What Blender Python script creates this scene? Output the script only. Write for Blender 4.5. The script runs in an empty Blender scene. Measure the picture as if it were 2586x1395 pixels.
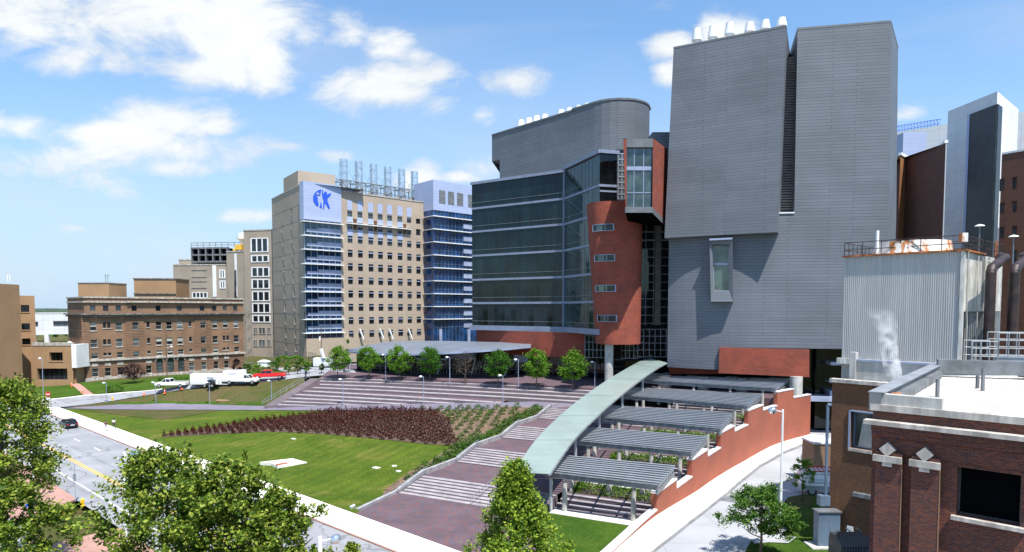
import bpy, bmesh, math, random
import numpy as np
from mathutils import Vector
from mathutils.geometry import delaunay_2d_cdt
random.seed(7)
R = math.radians
SC = bpy.context.scene
COL = SC.collection
# ------------------------------------------------------------------ camera
F_PX, CX, CY, PITCH, CZ = 1600.0, 1293.0, 862.0, R(2.93), 20.0
cam = bpy.data.cameras.new("Camera"); camo = bpy.data.objects.new("Camera", cam); COL.objects.link(camo)
camo.location = (0, 0, CZ); camo.rotation_euler = (R(90) - PITCH, 0, 0)
cam.sensor_width = 36; cam.lens = 36 * F_PX / 2586; cam.shift_y = (CY - 697.5) / 2586
cam.clip_start = 0.3; cam.clip_end = 12000
SC.camera = camo; SC.cycles.volume_bounces = 6
SC.view_settings.view_transform = 'Standard'; SC.view_settings.look = 'None'; SC.view_settings.gamma = 1
SC.view_settings.exposure = 0.72
# ------------------------------------------------------------------ sun and sky
SUN_AZ = (0.45, -0.893); SUN_EL = 65
sl = bpy.data.lights.new("Sun", 'SUN'); sl.energy = 4.9; sl.angle = R(0.5); sl.color = (1, .955, .88)
so = bpy.data.objects.new("Sun", sl); COL.objects.link(so)
sd = Vector((SUN_AZ[0] * math.cos(R(SUN_EL)), SUN_AZ[1] * math.cos(R(SUN_EL)), math.sin(R(SUN_EL))))
so.rotation_euler = sd.to_track_quat('Z', 'Y').to_euler()

def make_world():
    w = bpy.data.worlds.new("World"); SC.world = w; w.use_nodes = True
    nt = w.node_tree; N = nt.nodes; L = nt.links; N.clear()
    def n(t, **k):
        x = N.new(t)
        for a, b in k.items(): setattr(x, a, b)
        return x
    out = n('ShaderNodeOutputWorld'); bg = n('ShaderNodeBackground'); L.new(bg.outputs[0], out.inputs[0])
    bg.inputs[1].default_value = 0.09
    sky = n('ShaderNodeTexSky', sky_type='NISHITA', sun_disc=False)
    sky.sun_elevation = R(SUN_EL); sky.sun_rotation = math.atan2(SUN_AZ[0], SUN_AZ[1])
    sky.air_density = 1.15; sky.dust_density = 0.6; sky.ozone_density = 3.0; sky.altitude = 200
    tc = n('ShaderNodeTexCoord'); sep = n('ShaderNodeSeparateXYZ'); L.new(tc.outputs['Generated'], sep.inputs[0])
    def m(op, a, b=None, c=None, clamp=False):
        x = n('ShaderNodeMath', operation=op); x.use_clamp = clamp
        for i, v in enumerate((a, b, c)):
            if v is None: continue
            if isinstance(v, (int, float)): x.inputs[i].default_value = v
            else: L.new(v, x.inputs[i])
        return x.outputs[0]
    # azimuth tangent / elevation tangent of the sky direction; the blobs are clouds at fixed compass directions
    yy = m('MAXIMUM', sep.outputs[1], 0.08)
    a = m('DIVIDE', sep.outputs[0], yy); b = m('DIVIDE', sep.outputs[2], yy)
    cmb = n('ShaderNodeCombineXYZ'); L.new(a, cmb.inputs[0]); L.new(b, cmb.inputs[1])
    nz = n('ShaderNodeTexNoise'); nz.inputs['Scale'].default_value = 7; nz.inputs['Detail'].default_value = 9
    nz.inputs['Roughness'].default_value = .64; nz.inputs['Distortion'].default_value = .35
    mp = n('ShaderNodeVectorMath', operation='MULTIPLY'); mp.inputs[1].default_value = (1, 1.9, 1)
    L.new(cmb.outputs[0], mp.inputs[0]); L.new(mp.outputs[0], nz.inputs['Vector'])
    wn = n('ShaderNodeTexNoise'); wn.inputs['Scale'].default_value = 3.2; wn.inputs['Detail'].default_value = 5
    L.new(mp.outputs[0], wn.inputs['Vector'])
    ws = n('ShaderNodeVectorMath', operation='SUBTRACT'); L.new(wn.outputs['Color'], ws.inputs[0]); ws.inputs[1].default_value = (.5, .5, .5)
    wm = n('ShaderNodeVectorMath', operation='MULTIPLY_ADD'); L.new(ws.outputs[0], wm.inputs[0]); wm.inputs[1].default_value = (.16, .08, 0); L.new(cmb.outputs[0], wm.inputs[2])
    blobs = [ # px, py, rx, ry, strength   (clouds)
        (150, 45, 330, 90, .75), (420, 60, 330, 120, .95), (600, 90, 200, 120, 1.0), (700, 150, 90, 90, .9),
        (180, 150, 110, 45, .75), (300, 175, 80, 35, .5), (560, 185, 210, 50, .85), (680, 215, 70, 40, .7), (60, 110, 140, 60, .6),
        (810, 100, 60, 40, .7), (905, 95, 60, 60, .8), (985, 140, 80, 50, .85), (1040, 165, 60, 25, .6),
        (980, 235, 175, 58, 1.15), (900, 225, 80, 30, .7), (440, 300, 150, 55, 1.1), (545, 330, 90, 35, .9), (340, 355, 180, 40, .9),
        (80, 330, 130, 45, .85), (480, 395, 260, 50, .75), (460, 440, 130, 28, .85), (120, 430, 170, 50, .75), (230, 480, 160, 40, .55),
        (640, 545, 90, 20, .8), (1290, 225, 110, 50, .62), (1065, 455, 55, 45, 1.0), (1160, 462, 60, 22, .95), (1215, 435, 60, 45, .7),
        (1665, 128, 70, 36, 1.1), (1675, 195, 60, 38, 1.1), (1800, 90, 70, 55, 1.1), (1870, 85, 60, 40, .9), (2280, 275, 50, 22, .7),
        (1250, 295, 50, 24, .5), (820, 410, 60, 25, .5), (1660, 20, 60, 40, .45), (640, 390, 140, 30, .5), (350, 610, 160, 18, .42), (180, 575, 60, 16, .4), (700, 385, 60, 16, .6)]
    cur = None
    for (px, py, rx, ry, s) in blobs:
        rx *= 1.32; ry *= 1.36
        vm = n('ShaderNodeVectorMath', operation='MULTIPLY_ADD'); L.new(wm.outputs[0], vm.inputs[0])
        sx, sy = 1600 / rx, 1600 / ry
        vm.inputs[1].default_value = (sx, sy, 0)
        vm.inputs[2].default_value = (-(px - 1293) / 1600 * sx, -(780 - py) / 1600 * sy, 0)
        ln = n('ShaderNodeVectorMath', operation='LENGTH'); L.new(vm.outputs[0], ln.inputs[0])
        mr = n('ShaderNodeMapRange', interpolation_type='SMOOTHSTEP'); L.new(ln.outputs['Value'], mr.inputs[0])
        mr.inputs[1].default_value = 0.0; mr.inputs[2].default_value = 1.25; mr.inputs[3].default_value = s; mr.inputs[4].default_value = 0
        cur = mr.outputs[0] if cur is None else m('ADD', m('MULTIPLY', m('MAXIMUM', cur, mr.outputs[0]), .8), m('MULTIPLY', m('ADD', cur, mr.outputs[0]), .2))
    dens = m('ADD', m('MULTIPLY', cur, .95), m('MULTIPLY', m('SUBTRACT', nz.outputs['Fac'], .5), 2.3))
    mr = n('ShaderNodeMapRange', interpolation_type='SMOOTHSTEP'); L.new(dens, mr.inputs[0])
    mr.inputs[1].default_value = .12; mr.inputs[2].default_value = .95
    gate = m('MULTIPLY', mr.outputs[0], m('MULTIPLY', cur, 3.5, clamp=True), clamp=True)
    # thin streaky veil, upper right and low left
    vn = n('ShaderNodeTexNoise'); vn.inputs['Scale'].default_value = 1.6; vn.inputs['Detail'].default_value = 6; vn.inputs['Distortion'].default_value = .6
    vmap = n('ShaderNodeVectorMath', operation='MULTIPLY'); vmap.inputs[1].default_value = (1, 3.2, 1); L.new(cmb.outputs[0], vmap.inputs[0]); L.new(vmap.outputs[0], vn.inputs['Vector'])
    vr = n('ShaderNodeMapRange', interpolation_type='SMOOTHSTEP'); L.new(vn.outputs['Fac'], vr.inputs[0]); vr.inputs[1].default_value = .45; vr.inputs[2].default_value = .8; vr.inputs[4].default_value = .5
    hz = n('ShaderNodeMapRange'); L.new(b, hz.inputs[0]); hz.inputs[1].default_value = 0; hz.inputs[2].default_value = .42; hz.inputs[3].default_value = .95; hz.inputs[4].default_value = .12
    alpha = m('MAXIMUM', gate, vr.outputs[0])
    # cloud colour: white where thick, bluish where thin
    cr = n('ShaderNodeMapRange'); L.new(m('ADD', m('MULTIPLY', dens, .6), m('MULTIPLY', wn.outputs['Fac'], .8)), cr.inputs[0]); cr.inputs[1].default_value = .5; cr.inputs[2].default_value = 1.15; cr.inputs[3].default_value = 5.7; cr.inputs[4].default_value = 7.4
    cs = n('ShaderNodeVectorMath', operation='SCALE'); cs.inputs[0].default_value = (.93, .97, 1.0); L.new(cr.outputs[0], cs.inputs['Scale'])
    sk = n('ShaderNodeVectorMath', operation='MULTIPLY'); L.new(sky.outputs[0], sk.inputs[0]); sk.inputs[1].default_value = (1.0, 1.32, 1.50)
    hm = n('ShaderNodeMix', data_type='RGBA'); L.new(hz.outputs[0], hm.inputs[0]); L.new(sk.outputs[0], hm.inputs[6]); hm.inputs[7].default_value = (3.9, 5.0, 6.5, 1)
    mix = n('ShaderNodeMix', data_type='RGBA'); L.new(alpha, mix.inputs[0]); L.new(hm.outputs[2], mix.inputs[6]); L.new(cs.outputs[0], mix.inputs[7])
    L.new(mix.outputs[2], bg.inputs[0])
make_world()

# ------------------------------------------------------------------ geometry helpers
CP, SP = math.cos(PITCH), math.sin(PITCH)
def ray(px, py):
    xc = (px - CX) / F_PX; yc = (CY - py) / F_PX
    return Vector((xc, CP + yc * SP, -SP + yc * CP))
def W(px, py, z):
    d = ray(px, py); t = (z - CZ) / d.z; return Vector((d.x * t, d.y * t, z))
def V(px, py, Y):
    d = ray(px, py); t = Y / d.y; return Vector((d.x * t, Y, CZ + d.z * t))
def XY(px, Y, z=20):
    return ((px - CX) / F_PX * (Y * CP - (z - CZ) * SP), Y)
def zc(ox, oy, s): return lambda x, y: (ox + x * s, oy + y * s)
Z1 = zc(0, 650, .3238); Z2 = zc(400, 380, .3957); Z3 = zc(1180, 200, .5466); Z4 = zc(1600, 0, .5036)
ZA = zc(1640, 560, .403); ZB = zc(2050, 180, .504); ZC = zc(2000, 850, .392); ZD = zc(1250, 880, .3705)
Z8 = zc(0, 900, .3562); Z6 = zc(600, 820, .4136)

class Fr:                                   # vertical facade frame from plan point A to B
    def __init__(s, A, B, flip=False):
        s.A = Vector((A[0], A[1])); b = Vector((B[0], B[1])); s.t = (b - s.A); s.L = s.t.length; s.t /= s.L
        n = Vector((s.t.y, -s.t.x))
        if n.dot(-s.A) < 0: n = -n
        if flip: n = -n
        s.n = n
    def P(s, u, z, d=0):
        p = s.A + s.t * u + s.n * d; return (p.x, p.y, z)
    def pix(s, px, py, d=0):
        r = ray(px, py); o = s.A + s.n * d
        k = o.dot(s.n) / (r.x * s.n.x + r.y * s.n.y)
        p = Vector((r.x * k, r.y * k)); return (p - o).dot(s.t), CZ + r.z * k

class MB:
    def __init__(s): s.v = []; s.f = []; s.m = []; s.uv = []
    def face(s, pts, m=0, uv=None):
        i = len(s.v); s.v += [tuple(p) for p in pts]; s.f.append(tuple(range(i, i + len(pts)))); s.m.append(m)
        if uv is None:
            a, b, c = Vector(pts[0]), Vector(pts[1]), Vector(pts[2]); n = (b - a).cross(c - a)
            if n.length < 1e-9 and len(pts) > 3: n = (Vector(pts[2]) - a).cross(Vector(pts[3]) - a)
            if n.length > 0: n.normalize()
            h = math.hypot(n.x, n.y)
            if abs(n.z) > .75 or h < 1e-6: uv = [(p[0], p[1]) for p in pts]
            else:
                tx, ty = -n.y / h, n.x / h
                if tx < 0: tx, ty = -tx, -ty
                uv = [(p[0] * tx + p[1] * ty, p[2]) for p in pts]
        s.uv.append(uv)
    def hexa(s, c, m=0, mt=None):           # c: 4 bottom, 4 top
        q = [(0, 1, 2, 3), (4, 5, 6, 7), (0, 1, 5, 4), (1, 2, 6, 5), (2, 3, 7, 6), (3, 0, 4, 7)]
        for k, f in enumerate(q): s.face([c[i] for i in f], mt if (k == 1 and mt is not None) else m)
    def fb(s, F, u0, u1, z0, z1, d0, d1, m=0, mt=None):
        b = [F.P(u0, z0, d0), F.P(u1, z0, d0), F.P(u1, z0, d1), F.P(u0, z0, d1)]
        t = [F.P(u0, z1, d0), F.P(u1, z1, d0), F.P(u1, z1, d1), F.P(u0, z1, d1)]
        s.hexa(b + t, m, mt)
    def box(s, x0, x1, y0, y1, z0, z1, m=0):
        s.hexa([(x0, y0, z0), (x1, y0, z0), (x1, y1, z0), (x0, y1, z0), (x0, y0, z1), (x1, y0, z1), (x1, y1, z1), (x0, y1, z1)], m)
    def prism(s, poly, z0, z1, m=0, mt=None):
        n = len(poly); u = 0
        for i in range(n):
            a, b = poly[i], poly[(i + 1) % n]; l = math.dist(a, b)
            s.face([(a[0], a[1], z0), (b[0], b[1], z0), (b[0], b[1], z1), (a[0], a[1], z1)], m, [(u, z0), (u + l, z0), (u + l, z1), (u, z1)]); u += l
        s.face([(p[0], p[1], z1) for p in poly], m if mt is None else mt)
        s.face([(p[0], p[1], z0) for p in poly], m)
    def tube(s, p0, p1, r0, r1=None, n=8, m=0, cap=True):
        r1 = r0 if r1 is None else r1; p0, p1 = Vector(p0), Vector(p1); d = (p1 - p0)
        if d.length < 1e-6: return
        d.normalize(); a = d.orthogonal().normalized(); b = d.cross(a)
        A = [p0 + (a * math.cos(2 * math.pi * i / n) + b * math.sin(2 * math.pi * i / n)) * r0 for i in range(n)]
        B = [p1 + (a * math.cos(2 * math.pi * i / n) + b * math.sin(2 * math.pi * i / n)) * r1 for i in range(n)]
        for i in range(n): s.face([A[i], A[(i + 1) % n], B[(i + 1) % n], B[i]], m)
        if cap:
            s.face(A, m)
            if r1 > 1e-4: s.face(B, m)
    def pipe(s, pts, r, n=8, m=0):
        for a, b in zip(pts[:-1], pts[1:]): s.tube(a, b, r, r, n, m)
    def lathe(s, o, prof, n=14, m=0):
        for (r0, z0), (r1, z1) in zip(prof[:-1], prof[1:]):
            for i in range(n):
                a0, a1 = 2 * math.pi * i / n, 2 * math.pi * (i + 1) / n
                s.face([(o[0] + r * math.cos(a), o[1] + r * math.sin(a), o[2] + z) for r, a, z in ((r0, a0, z0), (r0, a1, z0), (r1, a1, z1), (r1, a0, z1))], m)
    def build(s, name, mats, parent=None, smooth=False, label=None, loc=None):
        me = bpy.data.meshes.new(name)
        me.from_pydata(s.v, [], s.f)
        if not isinstance(mats, (list, tuple)): mats = [mats]
        for x in mats: me.materials.append(x)
        me.polygons.foreach_set('material_index', s.m)
        ul = me.uv_layers.new(name='UVMap')
        ul.data.foreach_set('uv', [c for f in s.uv for p in f for c in (p[0], p[1])])
        if smooth:
            bm = bmesh.new(); bm.from_mesh(me); bmesh.ops.remove_doubles(bm, verts=bm.verts, dist=1e-4)
            bmesh.ops.recalc_face_normals(bm, faces=bm.faces)
            for e in bm.edges:
                if len(e.link_faces) == 2 and e.calc_face_angle(0) > R(40): e.smooth = False
            bm.to_mesh(me); bm.free()
            me.polygons.foreach_set('use_smooth', [True] * len(me.polygons))
        o = bpy.data.objects.new(name, me); COL.objects.link(o)
        if parent: o.parent = parent
        if label: o['label'] = label
        if loc: o.location = loc
        return o

def tag(o, label=None, cat=None, group=None, kind=None):
    if label: o['label'] = label
    if cat: o['category'] = cat
    if group: o['group'] = group
    if kind: o['kind'] = kind
    return o
def thing(name, label, cat, group=None, loc=None, rz=0):
    o = bpy.data.objects.new(name, None); COL.objects.link(o); o.empty_display_size = .3
    if loc is not None: o.location = loc
    o.rotation_euler.z = rz
    return tag(o, label, cat, group)
def struct(o, label=None): o['kind'] = 'structure'; return tag(o, label)
def copy_tree(o, parent=None):
    c = o.copy(); COL.objects.link(c)
    if parent: c.parent = parent
    for ch in [x for x in o.children]: copy_tree(ch, c)
    return c

def holewall(mb, F, s0, s1, z0, z1, holes, dep=.25, m=0, mr=None, d=0):
    mr = m if mr is None else mr
    S = sorted({s0, s1} | {min(max(x, s0), s1) for h in holes for x in h[:2]}); Zs = sorted({z0, z1} | {min(max(x, z0), z1) for h in holes for x in h[2:4]})
    for zi in range(len(Zs) - 1):
        za, zb = Zs[zi], Zs[zi + 1]; zm = (za + zb) / 2; st = None
        for i in range(len(S) - 1):
            sm = (S[i] + S[i + 1]) / 2
            inh = any(h[0] < sm < h[1] and h[2] < zm < h[3] for h in holes)
            if not inh and st is None: st = S[i]
            if st is not None and (inh or i == len(S) - 2):
                e = S[i] if inh else S[i + 1]
                mb.face([F.P(st, za, d), F.P(e, za, d), F.P(e, zb, d), F.P(st, zb, d)], m, [(st, za), (e, za), (e, zb), (st, zb)]); st = None
    for (a, b, c, e) in [h[:4] for h in holes]:
        for q in (((a, c), (b, c)), ((b, c), (b, e)), ((b, e), (a, e)), ((a, e), (a, c))):
            mb.face([F.P(q[0][0], q[0][1], d), F.P(q[1][0], q[1][1], d), F.P(q[1][0], q[1][1], d - dep), F.P(q[0][0], q[0][1], d - dep)], mr)

def window(F, h, dep, mats, parent, nu=1, nv=2, sill=False, fw=.07, name='window', d=0, lintel=False, blind=0, bar=False):
    """mats: glass, frame, sill, blind"""
    mb = MB(); a, b, c, e = h; g = d - dep
    mb.face([F.P(a, c, g + .02), F.P(b, c, g + .02), F.P(b, e, g + .02), F.P(a, e, g + .02)], 0)
    for i in range(nu + 1):
        u = a + (b - a) * i / nu; u = min(max(u, a + fw / 2), b - fw / 2)
        mb.fb(F, u - fw / 2, u + fw / 2, c, e, g + .025, g + .09, 1)
    for i in range(nv + 1):
        z = c + (e - c) * i / nv; z = min(max(z, c + fw / 2), e - fw / 2)
        mb.fb(F, a, b, z - fw / 2, z + fw / 2, g + .028, g + .095, 1)
    if blind: mb.face([F.P(a, e - (e - c) * blind, g + .024), F.P(b, e - (e - c) * blind, g + .024), F.P(b, e, g + .024), F.P(a, e, g + .024)], 3)
    if bar: mb.fb(F, a - .05, b + .05, e - (e - c) * .36, e - (e - c) * .24, g + .1, d + .06, 2)
    if sill: mb.fb(F, a - .12, b + .12, c - .22, c - .002, d + .003, d + .12, 2)
    if lintel: mb.fb(F, a - .1, b + .1, e + .002, e + .3, d + .003, d + .05, 2)
    return mb.build(name, mats, parent)

# ------------------------------------------------------------------ materials
def nodes(name):
    m = bpy.data.materials.new(name); m.use_nodes = True; nt = m.node_tree; return m, nt, nt.nodes['Principled BSDF']
def _n(nt, t, **k):
    x = nt.nodes.new(t)
    for a, b in k.items(): setattr(x, a, b)
    return x
def mixc(nt, fac, a, b, blend='MIX'):
    x = _n(nt, 'ShaderNodeMix', data_type='RGBA', blend_type=blend)
    for i, v in ((0, fac), (6, a), (7, b)):
        if isinstance(v, (int, float)): x.inputs[i].default_value = v
        elif isinstance(v, tuple): x.inputs[i].default_value = (*v[:3], 1)
        else: nt.links.new(v, x.inputs[i])
    return x.outputs[2]
def noise(nt, vec, sc, det=5, lo=.35, hi=.65, rough=.6, dist=0):
    x = _n(nt, 'ShaderNodeTexNoise'); x.inputs['Scale'].default_value = sc; x.inputs['Detail'].default_value = det; x.inputs['Roughness'].default_value = rough; x.inputs['Distortion'].default_value = dist
    nt.links.new(vec, x.inputs['Vector'])
    r = _n(nt, 'ShaderNodeMapRange', interpolation_type='SMOOTHSTEP'); nt.links.new(x.outputs['Fac'], r.inputs[0]); r.inputs[1].default_value = lo; r.inputs[2].default_value = hi
    return r.outputs[0]
def vmul(nt, vec, s):
    x = _n(nt, 'ShaderNodeVectorMath', operation='MULTIPLY'); nt.links.new(vec, x.inputs[0]); x.inputs[1].default_value = s; return x.outputs[0]
def bump(nt, p, h, st, dist=.02):
    b = _n(nt, 'ShaderNodeBump'); b.inputs['Strength'].default_value = st; b.inputs['Distance'].default_value = dist
    nt.links.new(h, b.inputs['Height']); nt.links.new(b.outputs[0], p.inputs['Normal'])
def sc3(c, k): return tuple(min(1, x * k) for x in c)
def mat(name, col, rough=.8, metal=0, var=.12, vs=.6, col2=None, fine=0, streak=0, spec=None, bmp=0):
    m, nt, p = nodes(name); tc = _n(nt, 'ShaderNodeTexCoord'); o = tc.outputs['Object']
    c2 = col2 or sc3(col, 1 - 2 * var)
    c = mixc(nt, noise(nt, o, vs, 6), c2, sc3(col, 1 + var))
    if fine: c = mixc(nt, noise(nt, o, vs * 25, 3), c, sc3(col, 1 - fine), 'MIX') if False else mixc(nt, noise(nt, o, vs * 22, 3), mixc(nt, fine, c, (0, 0, 0)), c)
    if streak:
        c = mixc(nt, noise(nt, vmul(nt, o, (2.2, 2.2, .12)), 1.2, 6, .42, .62), mixc(nt, streak, c, (.05, .045, .04)), c)
    nt.links.new(c, p.inputs['Base Color']); p.inputs['Roughness'].default_value = rough; p.inputs['Metallic'].default_value = metal
    if spec is not None: p.inputs['Specular IOR Level'].default_value = spec
    if bmp: bump(nt, p, noise(nt, o, vs * 18, 4), bmp)
    return m
def brick(name, c1, c2, mortar, w=.21, h=.068, ms=.008, big=.15, bst=.4, c3=None, off=.5, rough=.85, mscale=.35, bias=0.0):
    m, nt, p = nodes(name); uv = _n(nt, 'ShaderNodeUVMap').outputs[0]; tc = _n(nt, 'ShaderNodeTexCoord').outputs['Object']
    b = _n(nt, 'ShaderNodeTexBrick'); b.offset = off; nt.links.new(uv, b.inputs['Vector'])
    b.inputs['Scale'].default_value = 1; b.inputs['Brick Width'].default_value = w; b.inputs['Row Height'].default_value = h
    b.inputs['Mortar Size'].default_value = ms; b.inputs['Mortar Smooth'].default_value = .2; b.inputs['Bias'].default_value = bias
    for k, c in (('Color1', c1), ('Color2', c2), ('Mortar', mortar)): b.inputs[k].default_value = (*c, 1)
    c = b.outputs['Color']
    if c3: c = mixc(nt, noise(nt, vmul(nt, uv, (1 / w, 1 / h, 1)), .9, 2, .5, .58), c, mixc(nt, b.outputs['Fac'], c3, mortar))
    c = mixc(nt, noise(nt, tc, mscale, 6), mixc(nt, big, c, (0.02, .02, .02)), c)
    nt.links.new(c, p.inputs['Base Color']); p.inputs['Roughness'].default_value = rough
    iv = _n(nt, 'ShaderNodeMath', operation='SUBTRACT'); iv.inputs[0].default_value = 1; nt.links.new(b.outputs['Fac'], iv.inputs[1])
    bump(nt, p, iv.outputs[0], bst, .01 if h < .1 else .03)
    return m
def glass(name, col, rough=.04, spec=.8, var=.5, vs=.3, panes=None, ior=1.6):
    m, nt, p = nodes(name); tc = _n(nt, 'ShaderNodeTexCoord').outputs['Object']; uv = _n(nt, 'ShaderNodeUVMap').outputs[0]
    c = mixc(nt, noise(nt, tc, vs, 3), sc3(col, 1 - var), sc3(col, 1 + var))
    if panes:
        v = _n(nt, 'ShaderNodeTexBrick'); v.offset = 0; nt.links.new(uv, v.inputs['Vector']); v.inputs['Scale'].default_value = 1
        v.inputs['Brick Width'].default_value = panes[0]; v.inputs['Row Height'].default_value = panes[1]; v.inputs['Mortar Size'].default_value = panes[2]
        v.inputs['Color1'].default_value = (.75, .75, .75, 1); v.inputs['Color2'].default_value = (1.25, 1.25, 1.25, 1); v.inputs['Mortar'].default_value = (*panes[3], 1)
        c = mixc(nt, v.outputs['Fac'], mixc(nt, 1.0, c, v.outputs['Color'], 'MULTIPLY'), panes[3])
        # each pane tilts a hair so reflections break up
        wn = _n(nt, 'ShaderNodeTexWhiteNoise', noise_dimensions='2D')
        sn = _n(nt, 'ShaderNodeVectorMath', operation='SNAP'); nt.links.new(uv, sn.inputs[0]); sn.inputs[1].default_value = (panes[0], panes[1], 1); nt.links.new(sn.outputs[0], wn.inputs['Vector'])
        g = _n(nt, 'ShaderNodeNewGeometry'); s1 = _n(nt, 'ShaderNodeVectorMath', operation='SUBTRACT'); nt.links.new(wn.outputs['Color'], s1.inputs[0]); s1.inputs[1].default_value = (.5, .5, .5)
        s2 = _n(nt, 'ShaderNodeVectorMath', operation='MULTIPLY_ADD'); nt.links.new(s1.outputs[0], s2.inputs[0]); s2.inputs[1].default_value = (.025, .025, .025); nt.links.new(g.outputs['Normal'], s2.inputs[2])
        s3 = _n(nt, 'ShaderNodeVectorMath', operation='NORMALIZE'); nt.links.new(s2.outputs[0], s3.inputs[0]); nt.links.new(s3.outputs[0], p.inputs['Normal'])
    nt.links.new(c, p.inputs['Base Color']); p.inputs['Roughness'].default_value = rough; p.inputs['IOR'].default_value = ior
    return m
def leafmat(name, cols, trans=.35, rough=.55):
    m, nt, p = nodes(name); g = _n(nt, 'ShaderNodeNewGeometry'); cr = _n(nt, 'ShaderNodeValToRGB')
    e = cr.color_ramp.elements; e[0].color = (*cols[0], 1); e[1].color = (*cols[-1], 1)
    for i, c in enumerate(cols[1:-1]): x = e.new((i + 1) / (len(cols) - 1)); x.color = (*c, 1)
    nt.links.new(g.outputs['Random Per Island'], cr.inputs[0])
    tc = _n(nt, 'ShaderNodeTexCoord').outputs['Object']
    c = mixc(nt, noise(nt, tc, .8, 3), mixc(nt, .35, cr.outputs[0], cols[0]), cr.outputs[0])
    nt.links.new(c, p.inputs['Base Color']); p.inputs['Roughness'].default_value = rough; p.inputs['Specular IOR Level'].default_value = .18
    t = _n(nt, 'ShaderNodeBsdfTranslucent'); nt.links.new(c, t.inputs[0]); ms = _n(nt, 'ShaderNodeMixShader'); ms.inputs[0].default_value = trans
    out = nt.nodes['Material Output']; nt.links.new(p.outputs[0], ms.inputs[1]); nt.links.new(t.outputs[0], ms.inputs[2]); nt.links.new(ms.outputs[0], out.inputs[0])
    return m
def grassmat(name, a, b, dry, dryamt=.5, stripe=0):
    m, nt, p = nodes(name); o = _n(nt, 'ShaderNodeTexCoord').outputs['Object']
    c = mixc(nt, noise(nt, o, .25, 5), a, b)
    lo = .62 - .22 * dryamt
    c = mixc(nt, noise(nt, vmul(nt, o, (1, 1.2, 1)), .11, 6, lo, lo + .22, .65, 1.2), c, dry)
    c = mixc(nt, noise(nt, o, 3.2, 6, .3, .68, .8), mixc(nt, .55, c, (.008, .018, 0)), c); c = mixc(nt, noise(nt, vmul(nt, o, (.9, 2.6, 1)), 1.4, 4, .55, .8), c, mixc(nt, .5, c, dry))
    if stripe:
        w = _n(nt, 'ShaderNodeTexWave', wave_type='BANDS'); w.inputs['Scale'].default_value = stripe; w.inputs['Distortion'].default_value = .6
        rt = _n(nt, 'ShaderNodeVectorRotate', rotation_type='Z_AXIS'); rt.inputs['Angle'].default_value = R(28); nt.links.new(o, rt.inputs['Vector']); nt.links.new(rt.outputs[0], w.inputs['Vector'])
        c = mixc(nt, w.outputs['Fac'], mixc(nt, .22, c, (.02, .05, .01)), c)
    nt.links.new(c, p.inputs['Base Color']); p.inputs['Roughness'].default_value = .95; p.inputs['Specular IOR Level'].default_value = .1
    bump(nt, p, noise(nt, o, 22, 3), .6, .06)
    return m
M = {}
M['siding'] = brick('siding_grey', (.132, .148, .176), (.150, .167, .197), (.050, .058, .075), w=9.5, h=.49, ms=.03, big=.22, bst=.5, off=.37, rough=.6, mscale=.10)
M['coping'] = mat('coping_grey', (.13, .14, .15), .5, var=.08)
M['redbrick'] = brick('red_brick', (.36, .085, .042), (.30, .07, .036), (.29, .11, .07), ms=.006, big=.22, bst=.2, mscale=.25)
M['redpanel'] = brick('red_terracotta', (.31, .068, .038), (.25, .053, .031), (.15, .04, .025), w=.8, h=.3, ms=.014, big=.28, bst=.3)
M['tan'] = brick('tan_brick', (.44, .355, .275), (.40, .32, .245), (.37, .30, .235), w=.6, h=.2, ms=.008, big=.13, bst=.15, mscale=.12)
M['tanside'] = M['tan']
M['tanold'] = brick('tan_old_brick', (.38, .315, .25), (.35, .29, .23), (.32, .265, .22), w=.6, h=.2, ms=.008, big=.2, bst=.15, mscale=.15)
M['brown'] = brick('brown_brick', (.29, .165, .095), (.235, .125, .072), (.22, .15, .10), w=.4, h=.14, ms=.012, big=.3, bst=.2, mscale=.3)
M['brownrust'] = brick('brown_rusticated_brick', (.29, .165, .095), (.24, .13, .075), (.06, .038, .028), w=30, h=.42, ms=.05, big=.3, bst=.8, mscale=.3)
M['ochre'] = brick('ochre_brick', (.38, .225, .115), (.34, .20, .10), (.37, .24, .15), w=.4, h=.14, ms=.01, big=.14, bst=.15, mscale=.2)
M['dkbrick'] = brick('dark_red_brick', (.095, .020, .013), (.20, .052, .022), (.15, .09, .07), w=.215, h=.0755, ms=.009, big=.25, bst=.5, c3=(.055, .02, .026), mscale=.6)
M['umber'] = brick('umber_brick', (.20, .083, .030), (.155, .062, .024), (.12, .065, .035), w=.215, h=.0755, ms=.008, big=.3, bst=.4, c3=(.09, .045, .03), mscale=.5)
M['farbrick'] = brick('far_brown_brick', (.17, .075, .05), (.14, .06, .04), (.14, .09, .07), w=.5, h=.2, ms=.01, big=.2, bst=.1)
M['litbrick'] = brick('sunlit_brown_brick', (.33, .13, .04), (.28, .11, .035), (.2, .1, .05), w=.5, h=.2, ms=.01, big=.3, bst=.1)  # brown wing brick with sunlight painted in, for its lit face
M['stone'] = mat('limestone', (.52, .48, .43), .85, var=.12, vs=1.2, streak=.35)
M['grime'] = mat('grimy_stone', (.24, .21, .19), .9, var=.25, vs=1.2, streak=.5)
M['conc'] = mat('concrete', (.50, .49, .46), .85, var=.1, vs=.7, fine=.12, streak=.2)
M['kerbcap'] = mat('grey_kerb_cap', (.33, .32, .34), .8, var=.12, vs=.8, fine=.1)
M['cap'] = mat('white_coping', (.60, .575, .59), .7, var=.06, vs=1.5)
M['walk'] = mat('bright_concrete_walk', (.80, .77, .70), .85, var=.06, vs=.3, fine=.08)
M['nosing'] = mat('pale_stone_tread', (.33, .305, .325), .8, var=.12, vs=.8, fine=.1)
M['white'] = mat('white_metal', (.78, .79, .8), .45, var=.05, vs=.5)
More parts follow.
